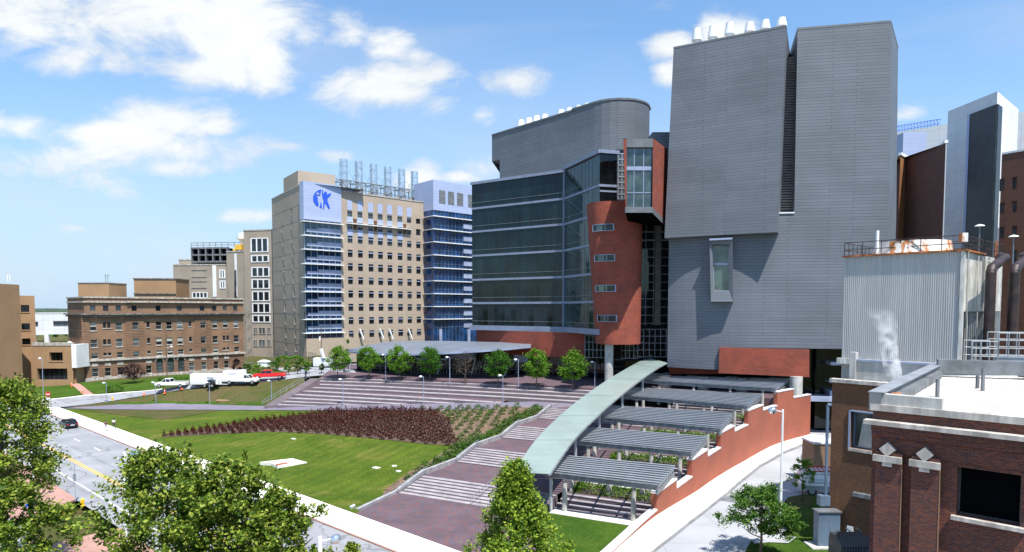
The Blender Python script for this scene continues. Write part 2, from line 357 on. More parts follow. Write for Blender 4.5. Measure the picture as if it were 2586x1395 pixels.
M['whitewall'] = brick('white_panel', (.70, .70, .71), (.66, .66, .68), (.45, .45, .47), w=3.2, h=3.2, ms=.04, big=.06, bst=.2, off=0)
M['band'] = mat('lilac_floor_band', (.21, .24, .33), .4, var=.05)
M['lilac'] = brick('pale_metal_panel', (.36, .42, .60), (.385, .445, .63), (.28, .33, .47), w=9, h=1.0, ms=.04, big=.05, bst=.2, off=0, rough=.45)
M['bluewhite'] = mat('blue_white_spandrel', (.30, .345, .47), .3, var=.1, vs=.4)
M['steel'] = mat('galvanised_steel', (.43, .46, .50), .45, .35, var=.04, vs=.5)
M['steeldk'] = mat('dark_galvanised_steel', (.20, .22, .24), .5, .4, var=.15, vs=2)
M['bright'] = mat('bright_steel', (.62, .65, .68), .28, .8, var=.1, vs=1)
M['mech'] = mat('rooftop_mechanical', (.17, .18, .19), .6, .2, var=.16, vs=.8)
M['galv'] = mat('grey_galvanised', (.27, .29, .31), .5, .2, var=.1, vs=1)
M['cream'] = mat('cream_metal', (.62, .60, .55), .6, var=.1, vs=1, streak=.4)
M['ribbon'] = mat('frosted_green_glass', (.265, .33, .312), .22, var=.04, vs=.3, spec=.6)
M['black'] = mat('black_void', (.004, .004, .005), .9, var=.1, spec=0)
M['blkpanel'] = mat('black_louver', (.018, .02, .025), .35, var=.2)
M['dkframe'] = mat('dark_frame', (.05, .055, .06), .4, var=.1)
M['louver'] = mat('louver_grey', (.26, .27, .29), .5, .2, var=.1)
M['glassdk'] = glass('dark_green_glass', (.006, .014, .018), panes=(1.45, 5.1, .02, (.006, .012, .014)), ior=1.42, vs=.12)
M['glasslt'] = glass('pale_green_glass', (.022, .045, .050), panes=(1.45, 5.1, .02, (.02, .035, .035)), ior=1.45, vs=.12)
M['glassblk'] = glass('black_glass', (.004, .006, .008), panes=(1.4, 2.6, .02, (.01, .012, .014)), ior=1.45)
M['glassblue'] = glass('blue_glass', (.008, .040, .125), panes=(2.2, 4.3, .04, (.03, .07, .14)), ior=1.5)
M['glassbox'] = glass('grey_green_glass', (.05, .075, .07), ior=1.7)
M['glassblue2'] = glass('blue_window_band', (.012, .035, .075), ior=1.6, var=.5)
M['pane'] = glass('window_pane', (.012, .016, .02), ior=1.5, var=.6, vs=.15)
M['panegrey'] = glass('window_pane_grey', (.06, .075, .085), ior=1.55, var=.5, vs=.2)
M['blind'] = mat('window_blind', (.45, .44, .40), .8, var=.1)
M['grass'] = grassmat('lawn_grass', (.080, .134, .013), (.118, .172, .018), (.200, .195, .042), .6, .18)
M['grassrich'] = grassmat('green_grass', (.045, .105, .012), (.072, .138, .016), (.13, .16, .03), .45)
M['grassdry'] = grassmat('dry_slope_grass', (.082, .100, .026), (.115, .110, .042), (.145, .105, .055), .8)
M['darkmulch'] = mat('dark_mulch', (.125, .078, .055), .95, var=.3, vs=2.5, fine=.4, bmp=.5)
M['mulch'] = mat('brown_mulch', (.20, .13, .085), .95, var=.3, vs=2.5, fine=.4, bmp=.5)
M['asphalt'] = mat('grey_road', (.33, .335, .36), .9, var=.08, vs=.22, fine=.08)
M['driveconc'] = brick('drive_concrete', (.37, .38, .40), (.35, .36, .38), (.24, .25, .27), w=6, h=5, ms=.035, big=.16, bst=.1, off=0, mscale=.15)
M['paver'] = brick('purple_paver', (.092, .072, .098), (.118, .082, .104), (.07, .058, .075), w=.6, h=.3, ms=.01, big=.28, bst=.1, c3=(.16, .07, .07), mscale=.4)
M['paverpale'] = brick('violet_path_paver', (.16, .142, .19), (.18, .16, .205), (.17, .15, .19), w=.6, h=.3, ms=.01, big=.15, bst=.1, mscale=.3)
M['riser'] = brick('paver_riser', (.165, .125, .145), (.19, .145, .16), (.12, .1, .11), w=.6, h=.3, ms=.01, big=.2, bst=.1)
M['redpave'] = brick('red_brick_paving', (.42, .23, .185), (.37, .20, .16), (.33, .22, .19), w=.4, h=.2, ms=.01, big=.2, bst=.1)
M['yellow'] = mat('yellow_paint', (.72, .42, .04), .7, var=.1, vs=3)
M['whiteline'] = mat('white_road_paint', (.80, .80, .80), .7, var=.08, vs=3)
M['gravel'] = mat('white_roof_gravel', (.66, .63, .58), .95, var=.05, vs=.28, col2=(.58, .54, .48), fine=.55, bmp=.8)
M['bark'] = mat('tree_bark', (.12, .09, .065), .9, var=.3, vs=4, bmp=.4)
M['leafA'] = leafmat('maple_leaves', [(.030, .070, .007), (.100, .175, .015), (.225, .300, .030), (.370, .400, .075)], trans=.28)
M['leafB'] = leafmat('fresh_leaves', [(.045, .10, .010), (.16, .27, .020), (.36, .44, .05)], trans=.32)
M['leafC'] = leafmat('plaza_tree_leaves', [(.045, .13, .010), (.11, .26, .016), (.22, .38, .04)], trans=.35)
M['leafD'] = leafmat('dark_green_leaves', [(.022, .075, .010), (.065, .16, .018), (.15, .26, .035)], trans=.3)
M['leafpurple'] = leafmat('purple_leaves', [(.018, .008, .012), (.035, .014, .018), (.06, .025, .03)], trans=.15)
M['leafred'] = leafmat('barberry_leaves', [(.022, .003, .003), (.065, .010, .006), (.125, .026, .012)], trans=.2)
M['leafshrub'] = leafmat('shrub_leaves', [(.035, .085, .014), (.07, .14, .02), (.12, .2, .035)], trans=.3)
M['leafhedge'] = leafmat('hedge_leaves', [(.05, .12, .012), (.11, .21, .02), (.19, .30, .04)], trans=.3)
M['leafbrown'] = leafmat('bare_brown_twigs', [(.08, .06, .045), (.13, .10, .075), (.17, .13, .09)], trans=.1)
M['forest'] = mat('far_woods', (.035, .065, .03), .95, var=.4, vs=.05)
M['logo'] = mat('logo_blue', (.02, .09, .62), .5, var=.03)
M['rust'] = mat('rust', (.42, .13, .03), .9, var=.3, vs=2)
M['pipe'] = mat('black_brown_pipe', (.035, .018, .015), .5, var=.3, vs=1.5)
M['bluegrey'] = mat('blue_grey_paint', (.11, .16, .23), .5, var=.1)
M['roof'] = mat('roof_membrane', (.32, .32, .32), .9, var=.15, vs=.3)
M['green_box'] = mat('grey_green_cabinet', (.22, .26, .27), .6, var=.1, streak=.2)
M['tire'] = mat('rubber', (.018, .018, .02), .85)
M['rim'] = mat('wheel_rim', (.5, .5, .52), .35, .7)
M['carwhite'] = mat('white_car_paint', (.80, .80, .80), .25, var=.02)
M['carred'] = mat('red_car_paint', (.62, .012, .012), .22, var=.03)
M['cardark'] = mat('dark_car_paint', (.012, .016, .022), .18, var=.05)
M['carsilver'] = mat('silver_car_paint', (.45, .46, .48), .3, .5, var=.03)
M['carglass'] = glass('car_glass', (.01, .012, .015), ior=1.5)
M['lampred'] = mat('red_lens', (.5, .01, .01), .3)
M['lens'] = mat('clear_lens', (.75, .75, .72), .2)
M['orange'] = mat('orange_plastic', (.85, .16, .03), .6, var=.05)
M['hydrant'] = mat('yellow_hydrant_paint', (.85, .50, .01), .45, var=.05)
M['signred'] = mat('sign_red', (.55, .02, .02), .5)
M['signblue'] = mat('sign_blue', (.03, .10, .33), .5)
M['globe'] = mat('mirror_dome', (.72, .76, .80), .14, .85, var=.03)
M['skin'] = mat('skin', (.22, .12, .08), .6)
M['cloth_p'] = mat('maroon_cloth', (.13, .03, .06), .9)
M['cloth_w'] = mat('white_cloth', (.75, .75, .75), .9)
M['cloth_d'] = mat('dark_cloth', (.03, .03, .045), .9)
M['cloth_g'] = mat('grey_cloth', (.30, .32, .36), .9)
M['wood'] = mat('weathered_wood_pole', (.13, .085, .055), .9, var=.2, vs=3)
m, nt, p = nodes('worn_road_asphalt')
o = _n(nt, 'ShaderNodeTexCoord').outputs['Object']
c = mixc(nt, noise(nt, o, .18, 5), (.24, .245, .265), (.30, .305, .325)); c = mixc(nt, noise(nt, o, 9, 3), mixc(nt, .14, c, (0, 0, 0)), c)
rt = _n(nt, 'ShaderNodeVectorRotate', rotation_type='Z_AXIS'); rt.inputs['Angle'].default_value = R(42); nt.links.new(o, rt.inputs['Vector'])
c = mixc(nt, noise(nt, vmul(nt, rt.outputs[0], (.05, .9, 1)), 1.0, 3, .5, .68), c, mixc(nt, .22, c, (.05, .05, .05)))
wn_ = _n(nt, 'ShaderNodeTexNoise'); wn_.inputs['Scale'].default_value = .35; nt.links.new(o, wn_.inputs['Vector']); ad = _n(nt, 'ShaderNodeVectorMath', operation='MULTIPLY_ADD'); nt.links.new(wn_.outputs['Color'], ad.inputs[0]); ad.inputs[1].default_value = (5, 5, 5); nt.links.new(rt.outputs[0], ad.inputs[2])
vo = _n(nt, 'ShaderNodeTexVoronoi', feature='DISTANCE_TO_EDGE'); vo.inputs['Scale'].default_value = .085; nt.links.new(ad.outputs[0], vo.inputs['Vector'])
mr = _n(nt, 'ShaderNodeMapRange'); nt.links.new(vo.outputs['Distance'], mr.inputs[0]); mr.inputs[1].default_value = .006; mr.inputs[2].default_value = .014; mr.inputs[3].default_value = .45; mr.inputs[4].default_value = 0
c = mixc(nt, mr.outputs[0], c, (.06, .06, .065)); nt.links.new(c, p.inputs['Base Color']); p.inputs['Roughness'].default_value = .9; M['asphalt'] = m
m, nt, p = nodes('corrugated_metal')                      # ribs are real geometry; this is the weathered paint
o = _n(nt, 'ShaderNodeTexCoord').outputs['Object']
c = mixc(nt, noise(nt, vmul(nt, o, (3, 3, .10)), 1.1, 6, .3, .75), (.42, .42, .415), (.54, .54, .535))
c = mixc(nt, noise(nt, vmul(nt, o, (1.2, 1.2, .3)), .5, 5, .60, .75), c, (.54, .51, .44))
nt.links.new(c, p.inputs['Base Color']); p.inputs['Roughness'].default_value = .6; M['corr'] = m
m, nt, p = nodes('rust_stained_paint')
o = _n(nt, 'ShaderNodeTexCoord').outputs['Object']
c = mixc(nt, noise(nt, vmul(nt, o, (1.5, 1.5, .5)), 1.0, 6, .50, .60), (.62, .60, .56), (.45, .16, .04))
nt.links.new(c, p.inputs['Base Color']); p.inputs['Roughness'].default_value = .7; M['ruststain'] = m

# ================================================================== TERRAIN
class TPS:
    def __init__(s, pts):
        P = np.array([(a, b) for a, b, c in pts]) / 50; z = np.array([c for *_, c in pts]); n = len(P)
        K = s.k(P, P) + np.eye(n) * 1e-3; Q = np.hstack([np.ones((n, 1)), P])
        A = np.block([[K, Q], [Q.T, np.zeros((3, 3))]]); w = np.linalg.solve(A, np.concatenate([z, [0, 0, 0]]))
        s.P = P; s.w = w[:n]; s.c = w[n:]
    @staticmethod
    def k(a, b):
        r2 = ((a[:, None] - b[None]) ** 2).sum(2); return np.where(r2 > 1e-12, .5 * r2 * np.log(np.maximum(r2, 1e-12)), 0)
    def __call__(s, x, y):
        q = np.array([[x, y]]) / 50; return float((s.k(q, s.P) @ s.w)[0] + s.c[0] + q[0] @ s.c[1:])
O2 = Vector((-12.2, 67.5)); Uv = Vector((.478, .8784)); Vv = Vector((.894, -.448))
def S(u, v, z=None):
    p = O2 + Uv * u + Vv * v
    return (p.x, p.y) if z is None else (p.x, p.y, z)
PATHZ = [(100, 0.1), (300, .1), (396, .2), (530, .6), (700, 1.6), (802, 2.2), (910, 2.7), (1022, 3.15), (1142, 3.6), (1262, 4.0), (1480, 4.0)]
def lerp(tab, x):
    if x <= tab[0][0]: return tab[0][1]
    for (a, b), (c, d) in zip(tab[:-1], tab[1:]):
        if x <= c: return b + (d - b) * (x - a) / (c - a)
    return tab[-1][1]
ctl = []
def cp(px, py, z): p = W(px, py, z); ctl.append((p.x, p.y, z))
for q in ((153, 1032), (250, 1070), (363, 1114), (520, 1177), (677, 1238), (800, 1270), (885, 1297)): cp(*q, .14)
for px in (200, 300, 360, 420, 475, 530, 620, 700, 802, 910, 1022, 1142, 1262, 1340): cp(px, 1036, lerp(PATHZ, px)); cp(px, 1026 if px < 1000 else 1021, lerp(PATHZ, px))
for k in range(4):
    for (du, dz) in ((0, 0), (4.5, 1.0), (8, 1.0)):
        p = S(11.35 * k + du, -.6); ctl.append((p[0], p[1], k + dz + .1))
for q in ((285, 1015, .6), (363, 1002, 1.5), (440, 985, 3.0), (560, 974, 3.9), (659, 966, 4.3), (766, 953, 5.3), (870, 945, 6.0)): cp(*q)
for q in ((64, 1020, 0), (180, 1000, .5), (330, 992, 1.6)): cp(*q)
for q in ((213, 966, 1.6), (300, 955, 1.7), (420, 948, 1.8), (618, 934, 1.95), (60, 975, .6), (190, 970, 1.2)): cp(*q)
cp(600, 950, 4.0); cp(700, 944, 4.8)
ctl += [(-200, 110, 0), (-200, 220, 1), (-120, 260, 3), (-64, 197, 5), (-30, 230, 6), (-45, 160, 6.1), (-40, 140, 6.1), (0, 200, 6.2), (-150, 130, 0)]
H = TPS(ctl)
DZ = [(35, 1.2), (50, 1.2), (57, .95), (68, .1), (84, -.5), (101, -.45), (200, -.45)]
def HD(x, y): return lerp(DZ, y)
def hit(px, py, fn):
    r = ray(px, py); t0 = 30; f = lambda t: CZ + r.z * t - fn(r.x * t, r.y * t); t = t0
    while t < 400 and f(t) > 0: t0 = t; t += 4
    a, b = t0, t
    for _ in range(22):
        c = (a + b) / 2
        if f(c) > 0: a = c
        else: b = c
    return (r.x * b, r.y * b, CZ + r.z * b)
def G(px, py): return hit(px, py, H)
def GD(px, py): return hit(px, py, HD)

def inside(poly, x, y):
    c = False; n = len(poly)
    for i in range(n):
        (x1, y1), (x2, y2) = poly[i], poly[i - 1]
        if (y1 > y) != (y2 > y) and x < (x2 - x1) * (y - y1) / (y2 - y1) + x1: c = not c
    return c
def drape(name, poly, fn, off, m, step=2.5, skirt=0):
    poly = [(p[0], p[1]) for p in poly]; dense = []
    for i in range(len(poly)):
        a, b = Vector(poly[i]), Vector(poly[(i + 1) % len(poly)]); k = max(1, int((b - a).length / step))
        for j in range(k): dense.append(tuple(a.lerp(b, j / k)))
    vs = [Vector(p) for p in dense]; n = len(vs)
    xs = [p[0] for p in poly]; ys = [p[1] for p in poly]
    x = min(xs) + step / 2
    while x < max(xs):
        y = min(ys) + step / 2
        while y < max(ys):
            if inside(dense, x, y) and min((v.x - x) ** 2 + (v.y - y) ** 2 for v in vs[:n]) > (step * .4) ** 2: vs.append(Vector((x, y)))
            y += step
        x += step
    rv, re, rf, *_ = delaunay_2d_cdt(vs, [(i, (i + 1) % n) for i in range(n)], [], 1, 1e-4)
    mb = MB(); zz = [fn(v.x, v.y) + off for v in rv]
    for f in rf: mb.face([(rv[i].x, rv[i].y, zz[i]) for i in f], 0, [(rv[i].x, rv[i].y) for i in f])
    if skirt:
        for i in range(len(dense)):
            a, b = dense[i], dense[(i + 1) % len(dense)]; za, zb = fn(*a) + off, fn(*b) + off
            mb.face([(a[0], a[1], za - skirt), (b[0], b[1], zb - skirt), (b[0], b[1], zb), (a[0], a[1], za)], 0)
    o = mb.build(name, m, smooth=not skirt); return struct(o)

# base sheet to the horizon
mb = MB(); mb.face([(-6000, -300, -.9), (6000, -300, -.9), (6000, 9000, -.9), (-6000, 9000, -.9)])
struct(mb.build('ground', M['grassdry']))
flat = lambda z: (lambda x, y: z)
# street axis
sA = W(153, 1032, 0); sB = W(885, 1297, 0); sd2 = Vector((sB.x - sA.x, sB.y - sA.y)).normalized(); sn2 = Vector((sd2.y, -sd2.x))
if sn2.y > 0: sn2 = -sn2
def ST(a, b): p = Vector((sB.x, sB.y)) + sd2 * a + sn2 * b; return (p.x, p.y)   # a along street to the right, b across toward the viewer
WALKW = 3.5; ROADW = 12.8
drape('road', [ST(-260, WALKW), ST(60, WALKW), ST(60, WALKW + ROADW), ST(-260, WALKW + ROADW)], flat(0), 0, M['asphalt'], 8)
drape('pavement', [ST(-106, 0), ST(50, 0), ST(50, WALKW - .15), ST(-106, WALKW - .15)], flat(.14), 0, M['walk'], 6, .2)
drape('kerb', [ST(-106, WALKW - .148), ST(50, WALKW - .148), ST(50, WALKW), ST(-106, WALKW)], flat(.125), 0, M['redpave'], 6, .2)
# near side: red brick pavement and side street
drape('brick_pavement', [ST(-58, WALKW + ROADW), ST(-25.3, WALKW + ROADW), ST(-22, WALKW + ROADW + 4), ST(-26, WALKW + ROADW + 9), ST(-58, WALKW + ROADW + 9)], flat(.12), 0, M['redpave'], 4, .2)
drape('side_street', [ST(-75, 22), ST(60, 22), ST(60, 70), ST(-75, 70)], flat(-.1), 0, M['asphalt'], 12)
drape('near_ground', [ST(-58, WALKW + ROADW + 9.0), ST(-25, WALKW + ROADW + 9.0), ST(20, WALKW + ROADW + 1), ST(60, WALKW + ROADW + 1), ST(60, 60), ST(-58, 60)], flat(-.02), -.02, M['asphalt'], 10)
drape('near_pavement', [ST(-12, WALKW + ROADW), ST(60, WALKW + ROADW), ST(60, WALKW + ROADW + 8), ST(-12, WALKW + ROADW + 8)], flat(.12), 0, M['redpave'], 6, .2)
drape('near_grass', [ST(-100, WALKW + ROADW + .1), ST(-58.1, WALKW + ROADW + .1), ST(-58.1, 60), ST(-100, 60)], flat(.1), 0, M['grassrich'], 8)
# road markings
def stripe(mb, a0, a1, b, w=.15): mb.face([(*ST(a0, b - w / 2), .006), (*ST(a1, b - w / 2), .006), (*ST(a1, b + w / 2), .006), (*ST(a0, b + w / 2), .006)])
mb = MB()
for db in (-.16, .16): stripe(mb, -150, 60, WALKW + 7.9 + db, .16)
struct(mb.build('yellow_centre_line', M['yellow']))
mb = MB()
for k in range(16): stripe(mb, -120 + k * 9.6, -117 + k * 9.6, WALKW + 3.6, .14)
stripe(mb, -44, 10, WALKW + 10.8, .14)
stripe(mb, -120, -60, WALKW + 3.4 - .0 + 0, .0001)
struct(mb.build('white_lane_lines', M['whiteline']))

# lawns and slopes (one sheet each side of the paths)
curb = [S(u, -.45) for u in (-6.2, 0, 4.5, 11.35, 15.9, 22.7, 27.2, 34, 38.6)]
pathlow = [W(px, py, lerp(PATHZ, px)) for px, py in ((153, 1033), (300, 1034), (430, 1035), (530, 1036), (620, 1036.5), (700, 1037), (802, 1037.5), (910, 1038), (1022, 1037.5), (1142, 1036.5), (1262, 1034.5), (1340, 1033), (1400, 1032))]
pathup = [W(px, py, lerp(PATHZ, px)) for px, py in ((200, 1029), (300, 1024.5), (430, 1024.5), (530, 1025), (620, 1026), (666, 1027))]
P2 = lambda L: [(p[0], p[1]) for p in L]
lawn = [ST(-100, -.02)] + [ST(a, -.02) for a in (-80, -60, -40, -20, -4)] + curb[0:9] + P2(pathlow)[::-1]
drape('lawn', lawn, H, 0, M['grass'], 2.2)
struct(bpy.data.objects['lawn'])
far = P2(pathup) + [(-39.5, 128.8), (-46, 160), (-58, 215), (-90, 230), (-130, 240), (-190, 200), (-175, 130)] + [ST(-106, -.02)]
drape('slope_lawn', [ST(-104, -.02)] + P2(pathup) + [tuple(W(*Z6(448, 330), 6.1))[:2], (-52, 150), (-58, 196), (-95, 228), (-190, 215), (-190, 125)], H, 0, M['grassdry'], 3)
# darker, greener strip patches
def pz(conv, pts, fn=G): return [fn(*conv(*q)) for q in pts]
drape('slope_grass_patch', pz(Z8, [(780, 340), (1100, 345), (1490, 350), (1860, 345), (1890, 325), (1500, 320), (1200, 318), (900, 322)]), H, .05, M['grassrich'], 2)
drape('dry_slope_patch', pz(Z8, [(560, 378), (1000, 382), (1560, 388), (1250, 440), (1130, 450), (900, 425), (700, 400)]), H, .05, M['grassdry'], 2)
drape('lawn_front_patch', pz(Z8, [(200, 215), (330, 195), (440, 185), (600, 275), (480, 290), (330, 303), (190, 312)]), H, .06, M['grassrich'], 3)
drape('brown_house_lawn', pz(Z8, [(490, 180), (640, 190), (1000, 165), (1340, 130), (1600, 118), (2000, 105), (2010, 122), (1620, 165), (1330, 190), (1150, 232), (900, 250), (680, 272)]), H, .06, M['grassrich'], 3)
drape('brown_walk', pz(Z8, [(430, 170), (480, 168), (665, 272), (600, 282)]), H, .1, M['redpave'], 3)
# side road and its kerb pavement
low = [(150, 372), (300, 366), (450, 362), (640, 342), (800, 318), (1020, 282), (1250, 245), (1450, 218), (1650, 203), (1850, 185), (2150, 150), (2527, 118)]
upp = [(130, 330), (300, 318), (600, 284), (900, 262), (1150, 238), (1340, 205), (1500, 180), (1850, 130), (2100, 112), (2500, 92)]
drape('side_road', pz(Z8, low) + pz(Z8, upp)[::-1], H, .07, M['asphalt'], 3)
drape('side_pavement', pz(Z8, [(300, 318), (600, 284), (900, 262), (1150, 238), (1150, 234), (900, 257), (600, 279), (300, 312)]), H, .12, M['walk'], 3)
# violet path
pu2 = [W(*Z6(x, y), lerp(PATHZ, Z6(x, y)[0])) for x, y in ((160, 500), (490, 498), (750, 493), (1020, 488), (1310, 483), (1600, 478), (1900, 470))]
drape('path', P2(pathlow) + [S(38.6, 0), S(38.6, 16), S(46, 16)] + P2(pu2)[::-1][:-1] + P2(pathup)[::-1], lambda x, y: min(H(x, y), 4.02) if y < 200 else 4, .08, M['paverpale'], 2)
# mulch beds
redbed = [(20, 600), (300, 565), (600, 525), (1000, 520), (1200, 530), (1290, 590), (1350, 740), (1150, 732), (850, 700), (550, 672), (200, 655), (-100, 668), (-460, 690), (-440, 672)]
grnbed = [(1040, 522), (1850, 515), (1835, 545), (1560, 680), (1360, 760), (1000, 985), (880, 1050), (900, 1010), (1000, 940), (1250, 780), (1350, 738), (1290, 590), (1200, 528)]
drape('red_shrub_bed', pz(Z6, redbed), H, .05, M['darkmulch'], 1.6)
drape('green_shrub_bed', pz(Z6, grnbed), H, .055, M['mulch'], 1.6)
# flat stone markers in the lawn
for q, lb, m2 in (([(135, 858), (335, 820), (425, 845), (245, 880), (205, 862)], 'large pale stone slab with red brick centre lying in the lawn', 1), ([(820, 877), (845, 870), (875, 876), (845, 883)], 'small pale stone disc in the lawn left of two smaller ones', 0),
              ([(940, 863), (970, 861), (972, 867), (945, 869)], 'tiny pale stone disc nearest the shrub border on the lawn', 0), ([(965, 897), (985, 892), (1000, 897), (980, 901)], 'small pale stone disc lowest of three on the lawn', 0),
              ([(325, 698), (345, 696), (357, 700), (338, 703)], 'small pale stone disc below the red shrub bed', 0)):
    pts = pz(Z6, q); mb = MB(); z = max(p[2] for p in pts) + .06
    mb.prism(P2(pts), min(p[2] for p in pts) - .3, z, 0)
    if m2:
        root = thing('stone_slab', lb, 'stone slab'); mb.build('slab', M['walk'], root)
        q2 = [W(*Z6(*k), z + .01) for k in ((228, 852), (300, 840), (313, 848), (240, 862))]; m3 = MB(); m3.prism(P2(q2), z - .02, z + .015); m3.build('brick_inlay', M['redbrick'], root)
    else: tag(mb.build('stone_marker', M['walk']), lb, 'stone marker')

# ================================================================== AMPHITHEATRE
ZL = [2.25, 2.7, 3.15, 3.6, 4.05, 4.5, 4.95, 5.4, 5.85]
CL = [[(235, 491), (360, 494), (490, 498)], [(270, 471), (500, 480), (750, 493)], [(302, 451), (600, 465), (1020, 488)], [(338, 429), (700, 448), (1310, 483)],
      [(372, 406), (900, 435), (1600, 479)], [(405, 385), (900, 405), (1480, 436), (2120, 474)], [(437, 365), (800, 378), (1180, 397), (1700, 424), (2170, 452)],
      [(468, 346), (900, 358), (1200, 372), (1700, 400), (2200, 430)], [(498, 328), (800, 335), (1020, 348), (1715, 375), (2240, 414)]]
def contour(k, n=24):
    c = [W(*Z6(*q), ZL[k]) for q in CL[k]]; L = [0]
    for a, b in zip(c[:-1], c[1:]): L.append(L[-1] + (b - a).length)
    out = []
    for i in range(n + 1):
        s = L[-1] * i / n; j = max(x for x in range(len(L)) if L[x] <= s + 1e-6); j = min(j, len(c) - 2)
        t = (s - L[j]) / (L[j + 1] - L[j]); out.append(c[j].lerp(c[j + 1], t))
    return out
CT = [contour(k) for k in range(9)]
amph = MB()
for k in range(9):
    c = CT[k]; zt = ZL[k]; zb = ZL[k] - .45
    nx = CT[k + 1] if k < 8 else None
    for i in range(24):
        a, b = c[i], c[i + 1]
        amph.face([(a.x, a.y, zb - 1.2), (b.x, b.y, zb - 1.2), (b.x, b.y, zt), (a.x, a.y, zt)], 1)
        d = Vector((-(b.y - a.y), b.x - a.x, 0)).normalized()
        w = 1.35
        a1, b1 = a + d * w, b + d * w
        amph.face([(a.x, a.y, zt), (b.x, b.y, zt), (b1.x, b1.y, zt + .004), (a1.x, a1.y, zt + .004)], 0)
        a2, b2 = a + d * (w - .01), b + d * (w - .01); a3, b3 = a + d * 9, b + d * 9
        if k < 8 and k >= 5: amph.face([(a2.x, a2.y, zt), (b2.x, b2.y, zt), (b3.x, b3.y, zt), (a3.x, a3.y, zt)], 2)
        elif k < 5: amph.face([(a2.x, a2.y, zt), (b2.x, b2.y, zt), (b3.x, b3.y, zt), (a3.x, a3.y, zt)], 2)
amo = amph.build('amphitheatre_steps', [M['nosing'], M['riser'], M['paver']])
struct(amo)
# upper plaza
b0 = CT[8]; zp = 6.2
pl = [(b.x, b.y + 1.1) for b in b0[:23:2]] + [S(50, 15), S(50, 33), (46.6, 102.0), (50, 106.5), (75, 106.5), (75, 200), (-30, 200), (-42, 150)]
mb = MB(); mb.face([(x, y, zp) for x, y in pl]); 
for a, b in zip(pl[:13], pl[1:14]): mb.face([(a[0], a[1], 4.5), (b[0], b[1], 4.5), (b[0], b[1], zp), (a[0], a[1], zp)])
struct(mb.build('plaza_pavement', M['paver']))
# narrow stair at the left end
lb_, lt_ = W(*Z6(162, 500), 1.9), W(*Z6(448, 330), 6.15); rb_, rt_ = W(*Z6(240, 497), 1.9), W(*Z6(503, 329), 6.15)
mb = MB(); NS = 26
for i in range(NS):
    t0, t1 = i / NS, (i + 1) / NS; z0 = 1.9 + (6.15 - 1.9) * t1
    a, b, c, d = lb_.lerp(lt_, t0), rb_.lerp(rt_, t0), rb_.lerp(rt_, t1), lb_.lerp(lt_, t1)
    mb.hexa([(q.x, q.y, 1.0) for q in (a, b, c, d)] + [(q.x, q.y, z0) for q in (a, b, c, d)], 1, 0)
struct(mb.build('plaza_side_steps', [M['nosing'], M['riser']]))
mb = MB()
for off in (0, .5):
    mb.pipe([lb_ + Vector((-.3, 0, 1.0 - off)), lt_ + Vector((-.3, 0, 1.0 - off))], .035, 6)
for i in range(9): q = lb_.lerp(lt_, i / 8) + Vector((-.3, 0, 0)); mb.tube(q - Vector((0, 0, .3)), q + Vector((0, 0, 1.0)), .03, n=6)
tag(mb.build('handrail', M['bright']), 'long pale handrail up the left end of the striped plaza steps', 'handrail')

# ================================================================== MAIN STAIR and TERRACES
NW = [27.3 + 1.45 * k for k in range(5)]
st = MB(); 
for k in range(4):
    u0 = 11.35 * k
    for i in range(7):
        z1 = k + (i + 1) / 7; a = u0 + .64 * i
        st.hexa([S(a, 0, -.5), S(a, 16.5, -.5), S(a + .66, 16.5, -.5), S(a + .66, 0, -.5), S(a, 0, z1), S(a, 16.5, z1), S(a + .66, 16.5, z1), S(a + .66, 0, z1)], 1, 0)
struct(st.build('stairs', [M['nosing'], M['riser']]))
mb = MB()
for k in range(4):
    u0 = 11.35 * k + .64 * 7; u1 = 11.35 * (k + 1) if k < 3 else 47
    z = k + 1
    mb.face([S(u0 - .02, 0, z + .003), S(u0 - .02, 16.5, z + .003), S(u1, 16.5, z + .003), S(u1, 0, z + .003)])
struct(mb.build('stair_landings', M['paver']))
lp = [S(0.02, -.45), S(.02, 16.5), S(.02, 17.0), S(-9.5, 17), ST(20, -.02), ST(0.6, -.02)]
drape('lawn_corner', [ST(-5, -.03), ST(2.2, -.03), S(-6.3, -.2), S(0.5, -.2), S(.5, -4)], flat(.12), 0, M['grass'], 3)
lowp = [S(0.02, -.1), S(0.02, 17.2), S(-3.2, 17.2), ST(24, -.01), ST(.8, -.01)]
drape('lower_plaza', lowp, flat(.142), 0, M['paver'], 4, .3)
drape('wall_lawn', [S(-3.2, 17.3), S(1.0, 17.3), S(1.0, 27.5), (9.5, 50), (4, 42), ST(24, -.01)], flat(.16), 0, M['grassrich'], 4, .3)
mb = MB(); mb.hexa([S(1.0, 17.2, -.2), S(1.0, 27.6, -.2), S(2.2, 27.6, -.2), S(2.2, 17.2, -.2), S(1.0, 17.2, .22), S(1.0, 27.6, .22), S(2.2, 27.6, .22), S(2.2, 17.2, .22)])
struct(mb.build('terrace_edge_strip', M['walk']))
